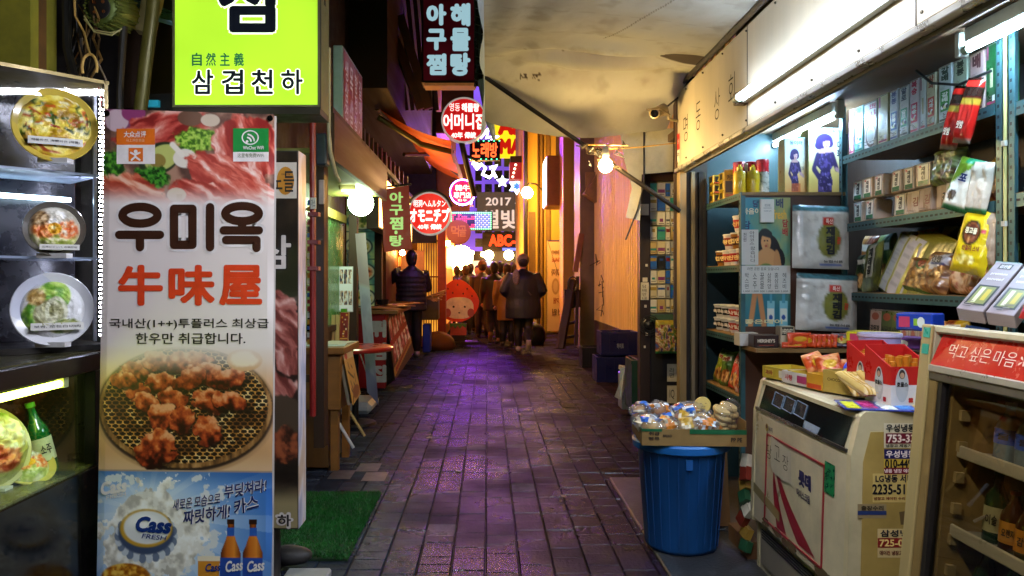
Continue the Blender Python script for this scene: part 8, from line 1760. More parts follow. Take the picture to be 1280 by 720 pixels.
# printed logo panel (front face leans: x = 1.185 + (z-.245)*.03125)
def fp(y, z, off=.002): return Vector((1.185+(z-.245)*.03125-off, y, z))
def fpoly(mb, pts, m, off): mb.add([fp(y, z, off) for y, z in pts], [tuple(range(len(pts)))], m)
rdm = M('#8d1c24', .4, vary=.15); lgo = MB()
ya, yb, za, zb = 3.29, 2.73, .275, .64
for (p, q) in (((ya, zb), (yb, zb)), ((yb, zb), (yb, za)), ((yb, za), (ya, za)), ((ya, za), (ya, zb))): lgo.beam(fp(*p), fp(*q), .004, .008, rdm)
def swoosh(y0, z0, y1, z1, w0, w1, b):
    L_, R_ = [], []
    for i in range(17):
        k = i/16; y = y0+(y1-y0)*(k**1.5)+b*math.sin(PI*k); z = z0+(z1-z0)*k; w = w0+(w1-w0)*k; L_.append((y+w/2, z)); R_.append((y-w/2, z))
    for i in range(16): lgo.add([fp(*L_[i]), fp(*R_[i]), fp(*R_[i+1]), fp(*L_[i+1])], [(0, 1, 2, 3)], rdm)
swoosh(3.20, .50, 3.10, .285, .012, .10, 0); swoosh(3.17, .53, 2.86, .29, .012, .155, .0)
lgo.build('emblem', fz)
mb = MB(); nb_ = M('#2a2450', .4, vary=0); xq = (0, -1, 0)
mb.text('롯데', fp(2.89, .545), xq, ZU, .115, .062, nb_, .06); mb.text('아이스크림', fp(2.90, .485), xq, ZU, .12, .032, nb_, .03); mb.text('유지', fp(3.25, .668), xq, ZU, .05, .02, nb_, .02)
for a_, rr_ in ((3.295, .017),): mb.add([fp(a_+rr_*math.cos(t), .668+rr_*math.sin(t)) for t in np.linspace(0, 2*PI, 18, endpoint=False)], [tuple(range(18))], M('#a08a3a')); mb.add([fp(a_+.009*math.cos(t), .672+.009*math.sin(t), .003) for t in np.linspace(0, 2*PI, 14, endpoint=False)], [tuple(range(14))], M('#5a2a20'))
mb.build('lettering', fz)
mb = MB(); g_ = [(3.235, .645), (3.02, .622), (3.005, .50), (3.09, .492), (3.185, .50), (3.225, .51)]; fpoly(mb, g_, M('#b5ac98', .7, vary=.2), .006); pn = mb
for ch, y, z in (('당', 3.245, .575), ('고', 3.155, .588), ('장', 3.065, .57)): pn.text(ch, fp(y, z, .007), xq, ZU, .06, .06, M('#2a2620', .8, vary=0), -.012)
pn.build('taped_paper', fz)
mb = MB(); fpoly(mb, [(3.46-.03, .40), (3.12, .355), (3.12, .315), (3.46-.03, .36)], M('#8a7a4a', .5, vary=.2), .0035); mb.build('tape_strip', fz)
mb = MB(); fpoly(mb, [(2.725, .66), (2.645, .66), (2.645, .55), (2.725, .55)], M('#1f8a4a', .3, .3, vary=.9, scale=60), .003); mb.build('green_sticker', fz)
mb = MB(); rr = random.Random(21)
for i in range(16):
    y, z = rr.uniform(2.6, 3.4), rr.uniform(.02, .24); s = rr.uniform(.01, .05); fpoly(mb, [(y+s*math.cos(a)*rr.uniform(.5, 1.3), .25+z*.1+s*.4*math.sin(a)) for a in np.linspace(0, 2*PI, 9, endpoint=False)], M('#5a4a2c', .7, vary=.4), .0025+.0001*i)
mb.build('rust_stain', fz)
# service stickers on the freezer end (faces the viewer)
EYf = Y0-.004
def stick(name, x0, y0, x1, y1, base, lines):
    mb = MB(); a, b = W(x0, y0, EYf), W(x1, y1, EYf); mb.box(a.x, EYf, b.z, b.x, EYf+.0005, a.z, M(base, .4, vary=.15)); i = 0
    for tx, p0, q0, p1, q1, cl, bg_ in lines:
        i += 1
        if bg_: c, d = W(max(x0, p0-2), q0-1.5, EYf), W(x1, q1+1.5, EYf); mb.rect((c+d)/2, XR, ZU, d.x-c.x, c.z-d.z, M(bg_, .4), .0006+.0001*i)
        if tx: mb.ptext(tx, p0, q0, p1, q1, EYf, M(cl, .4, vary=0), .03, .0016)
    mb.build(name, fz)
stick('service_sticker', 1105, 529, 1175, 560, '#cfc4a4', [('우성냉동A/S', 1107, 530, 1158, 540, '#1a1a20', None), ('753-3399', 1109, 543, 1156, 553, '#e8d8c8', '#6a1024'), ('냉장고 제빙기 에어컨', 1107, 555, 1156, 559, '#2a2a1a', None)])
stick('service_sticker', 1105, 562, 1175, 592, '#c9a83a', [('우성냉동A/S', 1107, 563, 1158, 572, '#e0d0c8', '#1c1c5a'), ('010-4499-19', 1106, 574, 1158, 585, '#14141a', None), ('냉동 냉장 에어컨 수리', 1105, 586, 1156, 591, '#e8d0c8', '#7a1428')])
stick('service_sticker', 1091, 592, 1175, 628, '#d0b468', [('LG냉동 서비스', 1094, 593, 1150, 603, '#1a1a24', None), ('2235-5151', 1090, 605, 1144, 618, '#14141c', None), ('냉장고 에어컨 수리 전문', 1092, 621, 1142, 625, '#6a1c14', None)])
stick('service_sticker', 1072, 630, 1108, 648, '#94805a', [('출장수리', 1076, 632, 1104, 638, '#3a3020', None), ('', 1074, 640, 1100, 642, '#222222', '#2a3a6a')])
stick('service_sticker', 1097, 661, 1175, 697, '#cdb47a', [('삼성냉동', 1100, 662, 1148, 671, '#1a1a24', None), ('725-0781', 1099, 674, 1146, 683, '#e8c878', '#8a1c1c'), ('에어컨 냉장고 010-539', 1099, 688, 1146, 694, '#5a1c14', None)])
mb = MB(); mb.quad(*[W(x, y, EYf) for x, y in ((1124, 640), (1150, 636), (1150, 655), (1126, 656))], M('#5f4a2a', .6, vary=.3)); mb.build('torn_tape', fz)

# goods on the freezer
FT = .867
def open_box(name, label, c, w, d, h, rz, m, inside=None, lines=(), tall_back=0, group=None):
    t = T(name, label, 'box', c, (0, 0, rz), group); mt = M(m, .5, vary=.18, scale=12); th = .004; mb = MB()
    mb.box(-w/2, -d/2, 0, w/2, d/2, th, mt); mb.box(-w/2, -d/2, th, w/2, -d/2+th, h, mt); mb.box(-w/2, d/2-th, th, w/2, d/2, h+tall_back, mt); mb.box(-w/2, -d/2+th, th, -w/2+th, d/2-th, h, mt); mb.box(w/2-th, -d/2+th, th, w/2, d/2-th, h, mt); mb.build('tray', t, local=True)
    mb = MB(); i = 0
    for tx, u0, v0, u1, v1, cl, bg_, f in lines:
        i += 1; cen = Vector((((u0+u1)/2-.5)*w, -d/2, (v0+v1)/2*h)) if f == 'f' else Vector((-w/2, (.5-(u0+u1)/2)*d, (v0+v1)/2*h)); xd_ = Vector((1, 0, 0)) if f == 'f' else Vector((0, -1, 0)); Wd = w if f == 'f' else d
        if bg_: mb.rect(cen, xd_, ZU, (u1-u0)*Wd, (v1-v0)*h, M(bg_, .4), .0006+.0002*i)
        if tx: mb.text(tx, cen, xd_, ZU, (u1-u0)*Wd*.86, (v1-v0)*h*.7, M(cl, .4, vary=0), .03, .0016)
    if mb.v: mb.build('print', t, local=True)
    return t
open_box('snack_tray', 'yellow low cardboard tray at the far left end of the freezer', (1.33, 3.37, FT), .2, .15, .05, -PI/2+.25, '#b5982a', None, [('과자', .1, .2, .4, .8, '#8a1c1c', '#d0b040', 'f'), ('', .6, .2, .8, .8, '', '#c9bfa8', 'f'), ('', .2, .2, .7, .9, '', '#c0602a', 'l')])
open_box('snack_tray', 'white and red candy tray, second from the left on the freezer', (1.35, 3.19, FT), .2, .16, .05, -PI/2+.2, '#c9bfb4', None, [('사탕', .1, .15, .42, .85, '#b01c2c', None, 'f'), ('', .55, .2, .9, .8, '', '#a02a5a', 'f')])
open_box('snack_tray', 'orange and yellow small tray between the white tray and the tan box', (1.34, 3.05, FT), .1, .1, .062, -PI/2+.2, '#c58a1c', None, [('', .05, .05, .95, .35, '', '#c2401c', 'f')])
ob = open_box('cardboard_box', 'large tan open box with a small face emblem, front of the freezer top', (1.44, 2.93, FT), .22, .2, .085, -PI/2+.42, '#b0903e', None, [('', .55, .1, .98, .95, '', '#c9a468', 'f'), ('THE ART OF CANDY', .58, .15, .94, .3, '#2a1c14', None, 'f'), ('CHOCO', .08, .5, .4, .7, '#5a4418', None, 'f')], .045)
mb = MB(); q = Matrix.Rotation(-PI/2+.42, 3, 'Z'); 
d_ = MB(); d_.ball((.055, -.1025, .058), .0, M('#1a120e'), 6); 
e = MB(); o_ = Vector((.056, -.1035, .056)); e.add([o_+Vector((.014*math.cos(t), 0, .015*math.sin(t))) for t in np.linspace(0, 2*PI, 16, endpoint=False)], [tuple(range(16))], M('#d0a878')); e.add([o_+Vector((.016*math.cos(t), -.0004, .006+.012*math.sin(t))) for t in np.linspace(0, PI, 12)], [tuple(range(12))], M('#1a120e')); e.box(o_.x-.008, o_.y-.001, o_.z-.003, o_.x+.008, o_.y-.0005, o_.z-.001, M('#1a120e')); e.build('face_emblem', ob, local=True)
for i, (x, y, z, hx, lb) in enumerate(((1.41, 3.0, .925, '#1c3ac0', 'left'), (1.46, 2.95, .93, '#2048b8', 'right'))):
    bag('candy_packet', lb+' shiny blue candy bag standing in the tan box', 'candy', (x, y, z-.03), .085, .085, .04, (-.3, .1, -PI/2+.3), wrapper(hx, '#4a6ad8'), 'blue candy bags in the tan box', seed=i+20)
for i, (dx, dy, r_) in enumerate(((0, 0, .2), (.045, -.03, .35), (.02, -.075, .5), (.08, -.09, .3))):
    bag('biscuit_bag', 'clear bag of long golden sticks, %s of the pile on the freezer' % ('leftmost', 'second', 'third', 'last')[i], 'snack', (1.335+dx*.6, 2.745+dy*.8, FT+.02+.006*i), .05, .2, .035, (-1.3, .0, -PI/2+1.2+r_), lambda c: (c.__setattr__('c', c.c*0+rgb('#b08a3c')), c.put(sm(.3, .7, np.sin(c.X*22)*.5+.5), '#d0b068'), c.put(sm(.55, .75, fbm(c.X*6, c.Y*8, 5, 4)), '#e0d4b0', .6)), 'clear bags of golden sticks on the freezer', seed=i+30, rough=.15, bump=.6)
# purple cup, red and white stick boxes
lather('paper_tub', 'tall pale purple tub behind the red and white boxes', 'tub', Vector((1.56, 3.06, FT)), [('tub', [(.055, 0), (.078, .205)], M('#b09ac0', .35, vary=.15)), ('rim', [(.078, .205), (.083, .21), (.083, .222), (.075, .222), (.07, .1), (0, .02)], M('#c8b8d0', .3)), ('band', [(.0655, .07), (.0735, .155)], M('#5a1c6a', .35, vary=.2))])
def stickbox(lb, c, rz):
    t = T('stick_snack_box', lb, 'box', c, (0, 0, rz), 'red and white stick snack boxes'); mb = MB(); w, d, h = .15, .15, .15; r1, w1 = M('#b81e1c', .35, vary=.08), M('#d8d0c8', .35, vary=.08)
    mb.box(-w/2, -d/2, 0, w/2, -d/2+.004, h*.5, w1); mb.box(-w/2, -d/2, h*.5, w/2, -d/2+.004, h*.92, r1)
    mb.box(-w/2, -d/2+.004, 0, -w/2+.004, d/2, h*.5, w1); mb.box(w/2-.004, -d/2+.004, 0, w/2, d/2, h*.5, w1)
    for x in (-w/2, w/2-.004): mb.prism([(-d/2+.004, h*.5), (-d/2+.004, h*.92), (d/2, h*1.35), (d/2, h*.5)], (x, 0, 0), (0, 1, 0), ZU, .004, r1)
    mb.box(-w/2, d/2-.004, 0, w/2, d/2, h*1.35, r1); mb.box(-w/2+.004, -d/2+.004, 0, w/2-.004, d/2-.004, .005, w1); mb.build('open_box', t, local=True)
    mb = MB(); sil = M('#b9b8b4', .3, vary=.1); blk_ = M('#17130f', .4, vary=0)
    for xd_, c0 in ((Vector((0, -1, 0)), Vector((-w/2, -.01, 0))), (Vector((1, 0, 0)), Vector((-.035, -d/2, 0)))):
        nn = xd_.cross(Vector((0, 0, 1)))
        def EL(u, z, a, b, m, off): mb.add([c0+xd_*(u+a*math.cos(s))+Vector((0, 0, z+b*math.sin(s)))+nn*off for s in np.linspace(0, 2*PI, 20, endpoint=False)], [tuple(range(20))], m)
        EL(0, .075, .024, .058, sil, .001); EL(0, .112, .011, .016, M('#3a2a20'), .0016); EL(0, .108, .008, .010, M('#c49a78'), .002); mb.text('호올스', c0+xd_*0+Vector((0, 0, .078)), xd_, ZU, .04, .017, blk_, .05, .0025)
        for k_ in range(4): EL(.028+.007*(k_ % 2), .02+.007*(k_//2), .005, .005, M('#b01c1c'), .0012)
    mb.text('3', (-.05, -d/2, .1), XR, ZU, .001, .001, blk_); mb.rect((.045, -d/2, .088), XR, ZU, .018, .02, M('#d8b890'), .001); mb.add([Vector((.05+.018*math.cos(s), -d/2-.0012, .035+.022*math.sin(s))) for s in np.linspace(0, 2*PI, 18, endpoint=False)], [tuple(range(18))], M('#1c1a1c')); mb.build('print', t, local=True)
    rr = random.Random(hash(lb) % 97); so_ = M('#c8761c', .4, vary=.2)
    for i in range(12):
        mb = MB(); x, y = -.055+.028*(i % 5), -.05+.04*(i//5); mb.tube([(x, y, .02), (x+rr.gauss(0, .004), y+rr.gauss(0, .004), .152+rr.uniform(-.005, .02))], .011, so_, 9); mb.build('snack_stick', t, local=True, smooth=True)
    return t
stickbox('nearer red and white box full of orange snack sticks on the freezer', (1.435, 2.69, FT), .1)
stickbox('farther red and white box of orange snack sticks, half hidden by the nearer one', (1.455, 2.87, FT), .14)
pk = Pk(.12, .09, .1, '#c0286a', .35); pk.t('Peach', .1, .35, .9, .65, '#e8d8e0', .04); pk.go('candy_box', 'magenta candy box behind the stick snack boxes beside the fridge', 'box', (1.80, 2.85, FT), (0, 0, -.6))
for i, (x, y) in enumerate(((1.47, 3.22), (1.42, 3.17), (1.50, 3.15), (1.40, 3.25), (1.54, 3.24))):
    bag('candy_packet', 'orange wrapped candy bag heaped beside the purple tub, %s' % ('front middle one', 'left one', 'right one', 'far left one', 'rear one')[i], 'candy', (x, y, FT+.01+.03*(i % 2)), .1, .09, .04, (-.4, .2*(-1)**i, -.5+.3*i), wrapper('#c8481c', '#d8a05a'), 'orange candy bags beside the purple tub', seed=40+i)
lather('drink_can', 'small blue can among the candy on the freezer', 'can', Vector((1.55, 3.22, FT)), [('can', [(.026, 0), (.028, .004), (.028, .12), (.024, .128), (0, .128)], M('#1a2c9a', .25, .4, vary=.5, scale=30))])
pk = Pk(.09, .06, .1, '#6a4a24', .4); pk.r(.2, .3, .8, .8, '#241812').e(.5, .55, .2, .2, '#4a3420'); pk.go('coffee_box', 'brown coffee box with dark label behind the blue can', 'box', (1.63, 3.24, FT), (0, 0, -.3))
mb = MB(); q = Matrix.Rotation(-.25, 3, 'Z'); f_ = MB(); f_.box(-.15, -.1, 0, .15, .1, .004, M('#2a3a8a', .25, vary=.1)); 
for i, hx in enumerate(('#c9c41c', '#b02a6a', '#d8d8d0', '#2a7ac0', '#c9a01c')): f_.box(-.14+i*.055, -.09+.02*(i % 2), .0042, -.095+i*.055, .06+.02*(i % 2), .0046, M(hx, .25))
mb.merge(f_, q, (1.36, 2.62, FT+.001)); thing('flyer', 'colourful blue and yellow flyer lying at the near end of the freezer', 'flyer', mb)

# ---------------- upright display fridge
fr_ = T('display_fridge', 'low yellowed glass-door drinks fridge at the lower right corner', 'fridge', (1.24, 2.36, .03), (0, R(5.4), 0))
cr = M('#a58f5c', .4, vary=.3, scale=5, streak='z'); crl = M('#b8ab88', .35, vary=.2); al2 = M('#6d6654', .3, .6, vary=.3); dkc = M('#1a1410', .5)
L_ = -1.0
mb = MB(); mb.box(.02, L_, .0, .58, -.002, .06, dkc); mb.box(.54, L_, .06, .58, -.002, 1.13, M('#8a7a52', .5)); mb.box(.0, -.04, .0, .56, 0, 1.13, cr, .004); mb.box(.0, L_, 1.115, .56, -.002, 1.14, crl, .006); mb.box(.03, -.12, .06, .54, -.041, 1.0, M('#a08650', .5, vary=.3)); mb.build('cabinet', fr_, local=True)
mb = MB(); mb.box(-.012, -.05, .0, .0, .004, 1.14, cr, .004); mb.box(-.006, -.09, .0, .012, -.052, .99, M('#7a6236', .4, vary=.3), .002); mb.box(-.002, -.112, .0, .02, -.092, .99, dkc); mb.box(-.01, L_, .975, .005, -.052, 1.02, al2, .004); mb.build('door_frame', fr_, local=True)
mb = MB(); mb.add([(-.012, -.06, 1.022), (-.012, L_, 1.022), (.02, L_, 1.118), (.02, -.06, 1.118)], [(0, 1, 2, 3)], M('#a8140e', .22, vary=.12, coat=.5, emit=.06)); hp = mb.build('header_panel', fr_, local=True)
mb = MB(); ud = Vector((.032, 0, .096)).normalized(); pc = lambda y, k: Vector((-.012+.032*k, y, 1.022+.096*k)); pwm = M('#d8b8b0', .4, vary=0)
for tx, y, w in (('먹고', -.165, .085), ('싶은', -.265, .085), ('마음', -.365, .085), ('✽', -.435, .03), ('먹고', -.505, .08)): mb.text(tx, pc(y, .5), (0, -1, 0), ud, w, .042, pwm, -.008, .002)
mb.text('싶은', pc(-.60, .5), (0, -1, 0), ud, .085, .042, M('#d8b41c', .4, vary=0), .0, .002); mb.build('lettering', hp, local=True)
mb = MB(); mb.box(-.016, L_, 1.0, -.005, -.055, 1.022, M('#a9a08a', .3, .4), .003); mb.box(-.002, -.05, 1.02, .03, .003, 1.14, crl, .004); mb.box(-.014, -.046, 1.10, -.011, -.012, 1.13, M('#2a9a80', .3)); mb.box(-.014, -.046, 1.05, -.011, -.012, 1.08, M('#2a9a80', .3)); mb.build('header_trim', fr_, local=True)
mb = MB(); mb.box(.45, L_, .06, .46, -.12, .98, M('#7a6238', .5, vary=.3)); mb.box(.05, L_, .06, .46, -.12, .075, crl)
for i in range(9): mb.box(.05, -.135, .15+i*.09, .075, -.121, .18+i*.09, M('#b09a68', .4))
mb.build('lining', fr_, local=True)
for z in (.785, .555, .33):
    mb = MB(); mb.box(.06, L_, z-.008, .44, -.125, z-.003, M('#8f8a78', .3)); mb.box(.052, L_, z-.022, .062, -.122, z+.014, M('#b8ae94', .35, vary=.1), .003); mb.build('wire_shelf', fr_, local=True)
mb = MB(); mb.beam((.07, -.2, .60), (.2, -.28, .73), .012, .006, M('#9a8f80', .3)); mb.build('lid_support', fr_, local=True)
mb = MB(); mb.quad((.012, -.112, .02), (.012, L_, .02), (.012, L_, .972), (.012, -.112, .972), glass_mat('#d0c8b4', .10)); mb.build('glass_door', fr_, local=True)
q5 = wm(fr_)
def infr(x, y, z): return q5 @ Vector((x, y, z))
tl5 = Euler((0, R(5.4), 0)); pet = M('#5a8ab0', .05, vary=.1, coat=.5); 
for i in range(8):
    r_, c_ = divmod(i, 4); bottle('water_bottle', 'water bottle with blue label on the top fridge shelf, %s row, %s from the left' % (('front', 'back')[r_], ('first', 'second', 'third', 'fourth')[c_]), 'bottle', infr(.12+.085*r_, -.235-.085*c_-.02*r_, .782), .165, .033, M('#7f9096', .06, vary=.3, scale=40, coat=.7), '#c9ccd0', '#2a5aa8', '물', M('#2a5ac0', .3, vary=.5, scale=30), (.3, .55), (-.8, -.6, 0), 'water bottles in the fridge', tl5)
for i, (y, x, gm_, cp, lc, tx, h, r_, lb) in enumerate(((-.215, .12, ggd, '#1c4a24', '#b0a878', '이슬', .2, .03, 'dark green bottle with beige label, first on the middle fridge shelf'), (-.30, .11, amb, '#8a3a1c', '#c8882c', '오렌지', .165, .031, 'amber juice bottle with orange label on the middle fridge shelf'), (-.375, .1, amb, '#7a301c', '#c9801c', '감귤', .165, .031, 'amber juice bottle with orange label, right of the first amber one'), (-.26, .2, ggd, '#14321c', '#8a8468', '소주', .2, .03, 'dark green bottle behind the amber juice on the middle fridge shelf'), (-.455, .12, ggd, '#14321c', '#b0a47a', '소주', .2, .03, 'dark green bottle at the right edge of the middle fridge shelf'))):
    bottle('drink_bottle', lb, 'bottle', infr(x, y, .553), h, r_, gm_, cp, lc, tx, None, (.15, .5), (-.8, -.6, 0), None, tl5)
for i in range(6):
    r_, c_ = divmod(i, 3); bottle('liquor_bottle', 'green bottle with red cap on the lower fridge shelf, %s row, %s' % (('front', 'back')[r_], ('left', 'middle', 'right')[c_]), 'bottle', infr(.12+.09*r_, -.20-.105*c_-.02*r_, .328), .21, .034, gg if i % 2 else ggd, '#8a1418', '#1c6a34', None, None, (.15, .45), (-.8, -.6, 0), 'green bottles with red caps in the fridge', tl5)
# boxes on the fridge
for i, (y, lb) in enumerate(((0, 'left long grey-pink seaweed box tilted on the fridge'), (1, 'right long grey-pink seaweed box tilted on the fridge'))):
    pk = Pk(.074, .045, .25, '#8f7f80', .35); pk.r(.12, .1, .88, .5, '#17130e').r(.2, .13, .8, .47, '#7a7a3a').r(.3, .15, .45, .45, '#c9c49a').r(.55, .2, .72, .42, '#b8a02a').r(.25, .84, .75, .95, '#2a1a18').t('김선물', .3, .86, .7, .93, '#c8b8b0', .03).t('seaweed', .2, .6, .8, .66, '#d8ccc8', .02).t('premium', .2, .7, .8, .76, '#d8ccc8', .02)
    zx = Vector((.19, .10, .145)).normalized(); xx = Vector((.075, -.085, 0)).normalized(); xx = (xx-zx*xx.dot(zx)).normalized(); yx = zx.cross(xx)
    pk.go('gift_box', lb, 'box', Vector((1.405, 2.235, 1.195))+xx*.08*i, group=None, axes=Matrix((xx, yx, zx)).transposed())
bag('snack_bag', 'glossy red and yellow snack bag at the right edge on top of the fridge', 'snack', (1.47, 2.02, 1.185), .13, .15, .06, (-.5, .2, -PI/2+.7), lambda c: (c.__setattr__('c', c.c*0+rgb('#a01414')), c.put(c.ell(.4, .6, .3, .2), '#d8a01c'), c.put(c.ell(.4, .6, .2, .13), '#b01c1c'), c.put(c.rec(0, 0, 1, .2), '#1c2a6a')), None, seed=50)

# ---------------- bin with the tray of bread
bn2 = T('waste_bin', 'big ribbed blue plastic bin used as a stand', 'bin', (.93, 3.7, 0))
mb = MB(); k = 72; cb = Vector((.935, 3.72, .02)); rows = [(.165, 0), (.172, .02), (.205, .475), (.212, .48)]; vs = []
for r_, z in rows:
    for j in range(k):
        rb_ = r_*(1+(.008 if (j//3) % 2 and 0 < z < .48 else 0)); vs.append((cb.x+rb_*math.cos(2*PI*j/k), cb.y+rb_*math.sin(2*PI*j/k), cb.z+z))
blu = M('#155698', .48, vary=.42, scale=7, bump=.06, streak='z')
mb.add(vs, [(i*k+j, i*k+(j+1) % k, (i+1)*k+(j+1) % k, (i+1)*k+j) for i in range(3) for j in range(k)]+[tuple(range(k))[::-1]], blu); mb.build('body', bn2, smooth='all')
mb = MB(); mb.lathe(cb, [(.208, .472), (.230, .48), (.234, .51), (.226, .52), (.2, .52), (.19, .475)], M('#1c66ac', .38, vary=.12), 56); mb.build('rim', bn2, smooth=True)
mb = MB(); 
for j in range(11): a = PI+.35+j*.23; mb.tube([cb+Vector((.1705*math.cos(a)*1.02, .1705*math.sin(a)*1.02, .02)), cb+Vector((.2045*math.cos(a)*1.015, .2045*math.sin(a)*1.015, .465))], .0022, M('#124a88', .45), 5)
mb.box(cb.x-.03, cb.y-.216, .43, cb.x+.0, cb.y-.204, .478, blu); mb.build('rib', bn2)
ty = T('bread_tray', 'open cardboard tray full of wrapped buns on the blue bin', 'tray', (.95, 3.68, .543), (0, 0, -.06))
cb_ = M('#8a6a38', .6, vary=.25, scale=8); mb = MB(); w, d, h = .47, .36, .075
mb.box(-w/2, -d/2, 0, w/2, d/2, .004, cb_); mb.box(-w/2, -d/2, .004, w/2, -d/2+.004, h, cb_); mb.box(-w/2, d/2-.004, .004, w/2, d/2, h, cb_); mb.box(-w/2, -d/2+.004, .004, -w/2+.004, d/2-.004, h, cb_); mb.box(w/2-.004, -d/2+.004, .004, w/2, d/2-.004, h+.04, cb_); mb.build('tray', ty, local=True)
mb = MB(); gt = M('#175a34', .4); mb.box(-w/2-.002, -d/2-.002, h-.014, -w/2+.001, d/2, h+.002, gt); mb.box(-.02, -d/2-.003, h-.02, w/2, -d/2-.0005, h+.001, gt); mb.box(-w/2-.002, -d/2-.003, h-.01, -w/2+.09, -d/2-.0005, h+.002, gt); mb.build('green_tape', ty, local=True)
mb = MB(); 
for tx, x, z, w_, h_ in (('취급', -.18, .055, .05, .016), ('빵류', -.18, .032, .05, .016), ('BREAD', -.12, .045, .04, .012), ('PP PE', .19, .03, .05, .02)): mb.text(tx, (x, -d/2, z), XR, ZU, w_, h_, M('#2a1c10'), .03, .002)
mb.build('print', ty, local=True)
rr = random.Random(33); q = wm(ty)
lbs = ['back left corner', 'back row second', 'back row middle', 'back row fourth', 'middle row left end', 'middle row second', 'middle row centre', 'middle row fourth', 'front row left end', 'front row second', 'front row centre', 'front row fourth', 'on top at the left', 'on top in the middle']
for i in range(14):
    if i < 12: r_, c_ = divmod(i, 4); x, y, z = -.185+c_*.085+rr.gauss(0, .006), .12-r_*.105+rr.gauss(0, .006), .06+.016*(2-r_)+.02*rr.random()
    else: x, y, z = (-.12, .02)[i-12], .04, .125
    p = q @ Vector((x, y, z)); t = T('wrapped_bun', 'bun in clear wrapper, %s of the bread tray' % lbs[i], 'bread', p, (rr.uniform(-.5, .3), rr.uniform(-.3, .3), rr.uniform(-.6, .6)), 'wrapped buns in the bread tray')
    mb = MB(); mb.ball((0, 0, 0), .045, M(rr.choice(('#c07a30', '#d09440', '#d8a85a', '#b4682a')), .45, vary=.3, scale=25), 16, (1, .8, .75)); mb.build('bun', t, local=True, smooth=True)
    mb = MB(); n1, n2 = 14, 18; vs = []
    for a in range(n1+1):
        for b in range(n2):
            th, ph = PI*a/n1, 2*PI*b/n2; rad = .05*(1+.10*math.sin(ph*5+th*4+i)+.06*math.sin(ph*11+i)); sx = 1.25+(.25 if abs(math.cos(th)) > .9 else 0); vs.append((rad*math.cos(th)*sx, rad*math.sin(th)*math.cos(ph)*.95, rad*math.sin(th)*math.sin(ph)*.9))
    mb.add(vs, [(a*n2+b, (a+1)*n2+b, (a+1)*n2+(b+1) % n2, a*n2+(b+1) % n2) for a in range(n1) for b in range(n2)], glass_mat('#ffffff', .08, .08, .08)); mb.build('clear_wrapper', t, local=True, smooth='all')
    mb = MB(); pr_ = [M(rr.choice(('#d8dce0', '#e6e2d8', '#c8b898', '#e0d0b0')), .3, vary=.3, scale=40), M(rr.choice(('#b8281c', '#d07a1c', '#c8641c', '#c89a2c', '#2a6ac8')), .3, vary=.4, scale=50)]
    vs = [(a*1.015, b*1.015, c*1.015) for a, b, c in vs]
    for a in range(2, n1-2):
        for b in range(n2):
            nv = float(vnoise(np.array(a*.45+i*3.), np.array(b*.4), i)); fz_ = (a*n2+b, (a+1)*n2+b, (a+1)*n2+(b+1) % n2, a*n2+(b+1) % n2)
            if nv > .60: mb.add([vs[k_] for k_ in fz_], [(0, 1, 2, 3)], pr_[nv > .74])
    if mb.v: mb.build('printed_label', t, local=True, smooth='all')
for i, (x, y, z, a) in enumerate(((.145, -.06, .06, -.3), (.195, -.02, .07, -.55))):
    p = q @ Vector((x, y, z)); t = T('cookie_bag', ('left', 'right')[i]+' clear bag of round pale cookies stacked at the right of the tray', 'cookies', p, (0, .3+a*.3, -.5), 'bags of round cookies in the tray')
    mb = MB()
    for j in range(5): mb.lathe((-.012+.010*(j % 2), 0, -.02+j*.026), [(0, -.011), (.038, -.010), (.042, 0), (.038, .010), (0, .011)], M('#c9a868', .5, vary=.2, scale=20), 20, (.25, -.1, 1))
    mb.build('cookie', t, local=True, smooth=True)
    mb = MB(); mb.ball((0, 0, .035), .07, glass_mat('#ffffff', .05, .1, .03), 20, (.72, .72, 1.35)); mb.v = [(a_*(1+.08*math.sin(c_*90)), b_*(1+.08*math.sin(c_*70+a_*60)), c_) for a_, b_, c_ in mb.v]; mb.build('clear_wrapper', t, local=True, smooth='all')
p = q @ Vector((.09, .06, .15)); mb = MB(); mb.lathe(p, [(0, -.008), (.036, -.007), (.04, 0), (.036, .007), (0, .008)], M('#c0a040', .45, vary=.2), 22, (-.2, -1, .3)); 
for s in (-1, 1): mb.ball(p+Vector((.012*s+.002, -.008, .008)), .003, M('#4a3010'), 6)
thing('round_cookie', 'single round yellow cookie standing at the back of the tray', 'cookie', mb, smooth=True)
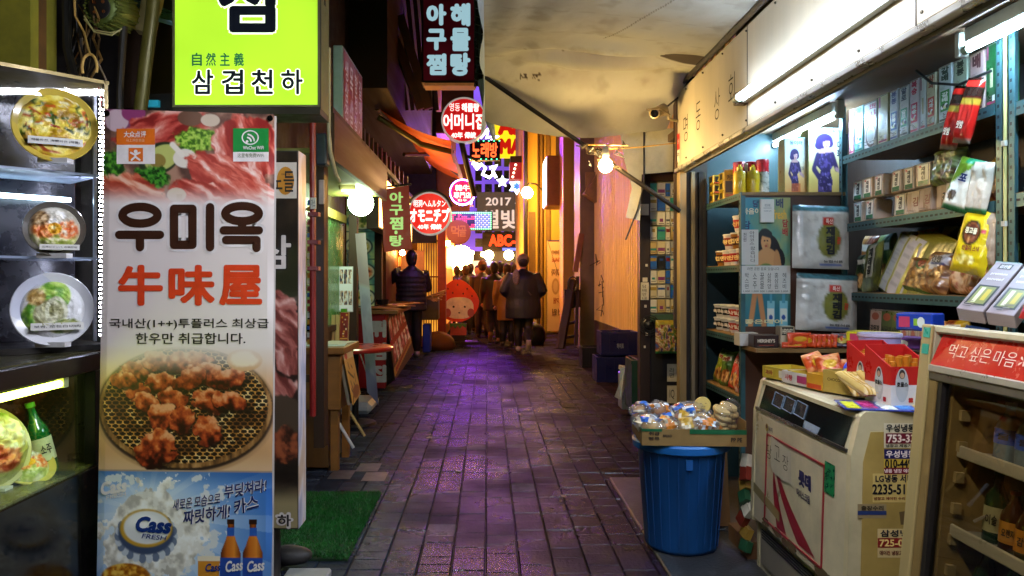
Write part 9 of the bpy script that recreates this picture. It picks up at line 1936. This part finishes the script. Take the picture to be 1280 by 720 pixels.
p = q @ Vector((.06, .02, .09)); mb = MB(); mb.obox(p, (.06, .03, .055), (.2, -.4, .3), M('#c8881c', .3, vary=.15), .006); mb.obox(p+Vector((-.004, -.016, 0)), (.04, .002, .02), (.2, -.4, .3), M('#d8c8a0')); thing('snack_packet', 'small amber packet among the buns below the round cookie', 'snack', mb)
mb = MB(); mb.obox((1.19, 4.02, .27), (.13, .02, .5), (-.12, 0, .1), M('#7a5026', .6, vary=.3)); thing('cardboard_sheet', 'brown cardboard sheet standing behind the blue bin', 'cardboard', mb)
mb = MB(); mb.box(1.19, 3.52, .02, 1.25, 3.8, .10, M('#5a3a1c', .6)); 
for i in range(8): mb.obox((1.185+.01*(i % 2), 3.53+.02*(i % 3), .08+i*.055), (.03, .06, .05), (.2*i, .3, .2), M(('#2a5a3a', '#b08a3a', '#7a2a1c', '#c9c0a8')[i % 4], .4, vary=.4))
thing('snack_strip', 'narrow strip of colourful snacks hanging between the bin and the freezer', 'snack', mb)
# snack net on the kiosk
bag('hanging_bag', 'bag of assorted wrapped sweets hanging on the dark kiosk door', 'sweets', (XP(833, 5.5), 5.5, ZP(442, 5.5)), .16, .24, .05, (0, 0, .1), lambda c: (c.__setattr__('c', c.c*0+rgb('#4a3a1c')), c.clump(c.rec(0, 0, 1, 1), ('#2a5a2a', '#b08a2a', '#c9c4b4', '#8a2a1c', '#2a5aa0'), 9, 3), c.put(c.rec(0, 0, 1, .15), '#a0901c', .8), c.put(c.rec(0, .92, 1, 1), '#2a7a3a', .8)), None, seed=60, bump=.7)

rr = random.Random(44)
for i, (x, y, lb) in enumerate(((-.2, 5.2, 'scrap of pale paper on the paving left of centre'), (.45, 4.6, 'tiny torn wrapper on the paving near the blue bin'), (.3, 7.4, 'small flattened cup lid on the paving farther down the alley'), (-.48, 6.3, 'crumpled receipt on the paving near the wooden stand'))):
    mb = MB(); k = 7; mb.add([(x+rr.uniform(.5, 1)*.028*math.cos(2*PI*j/k), y+rr.uniform(.5, 1)*.04*math.sin(2*PI*j/k), .004+rr.uniform(0, .008)) for j in range(k)], [tuple(range(k))], M(rr.choice(('#8a8680', '#7a6a5a', '#8f9296')), .6)); thing('paper_scrap', lb, 'litter', mb)

bpy.data.scenes.remove(TS)
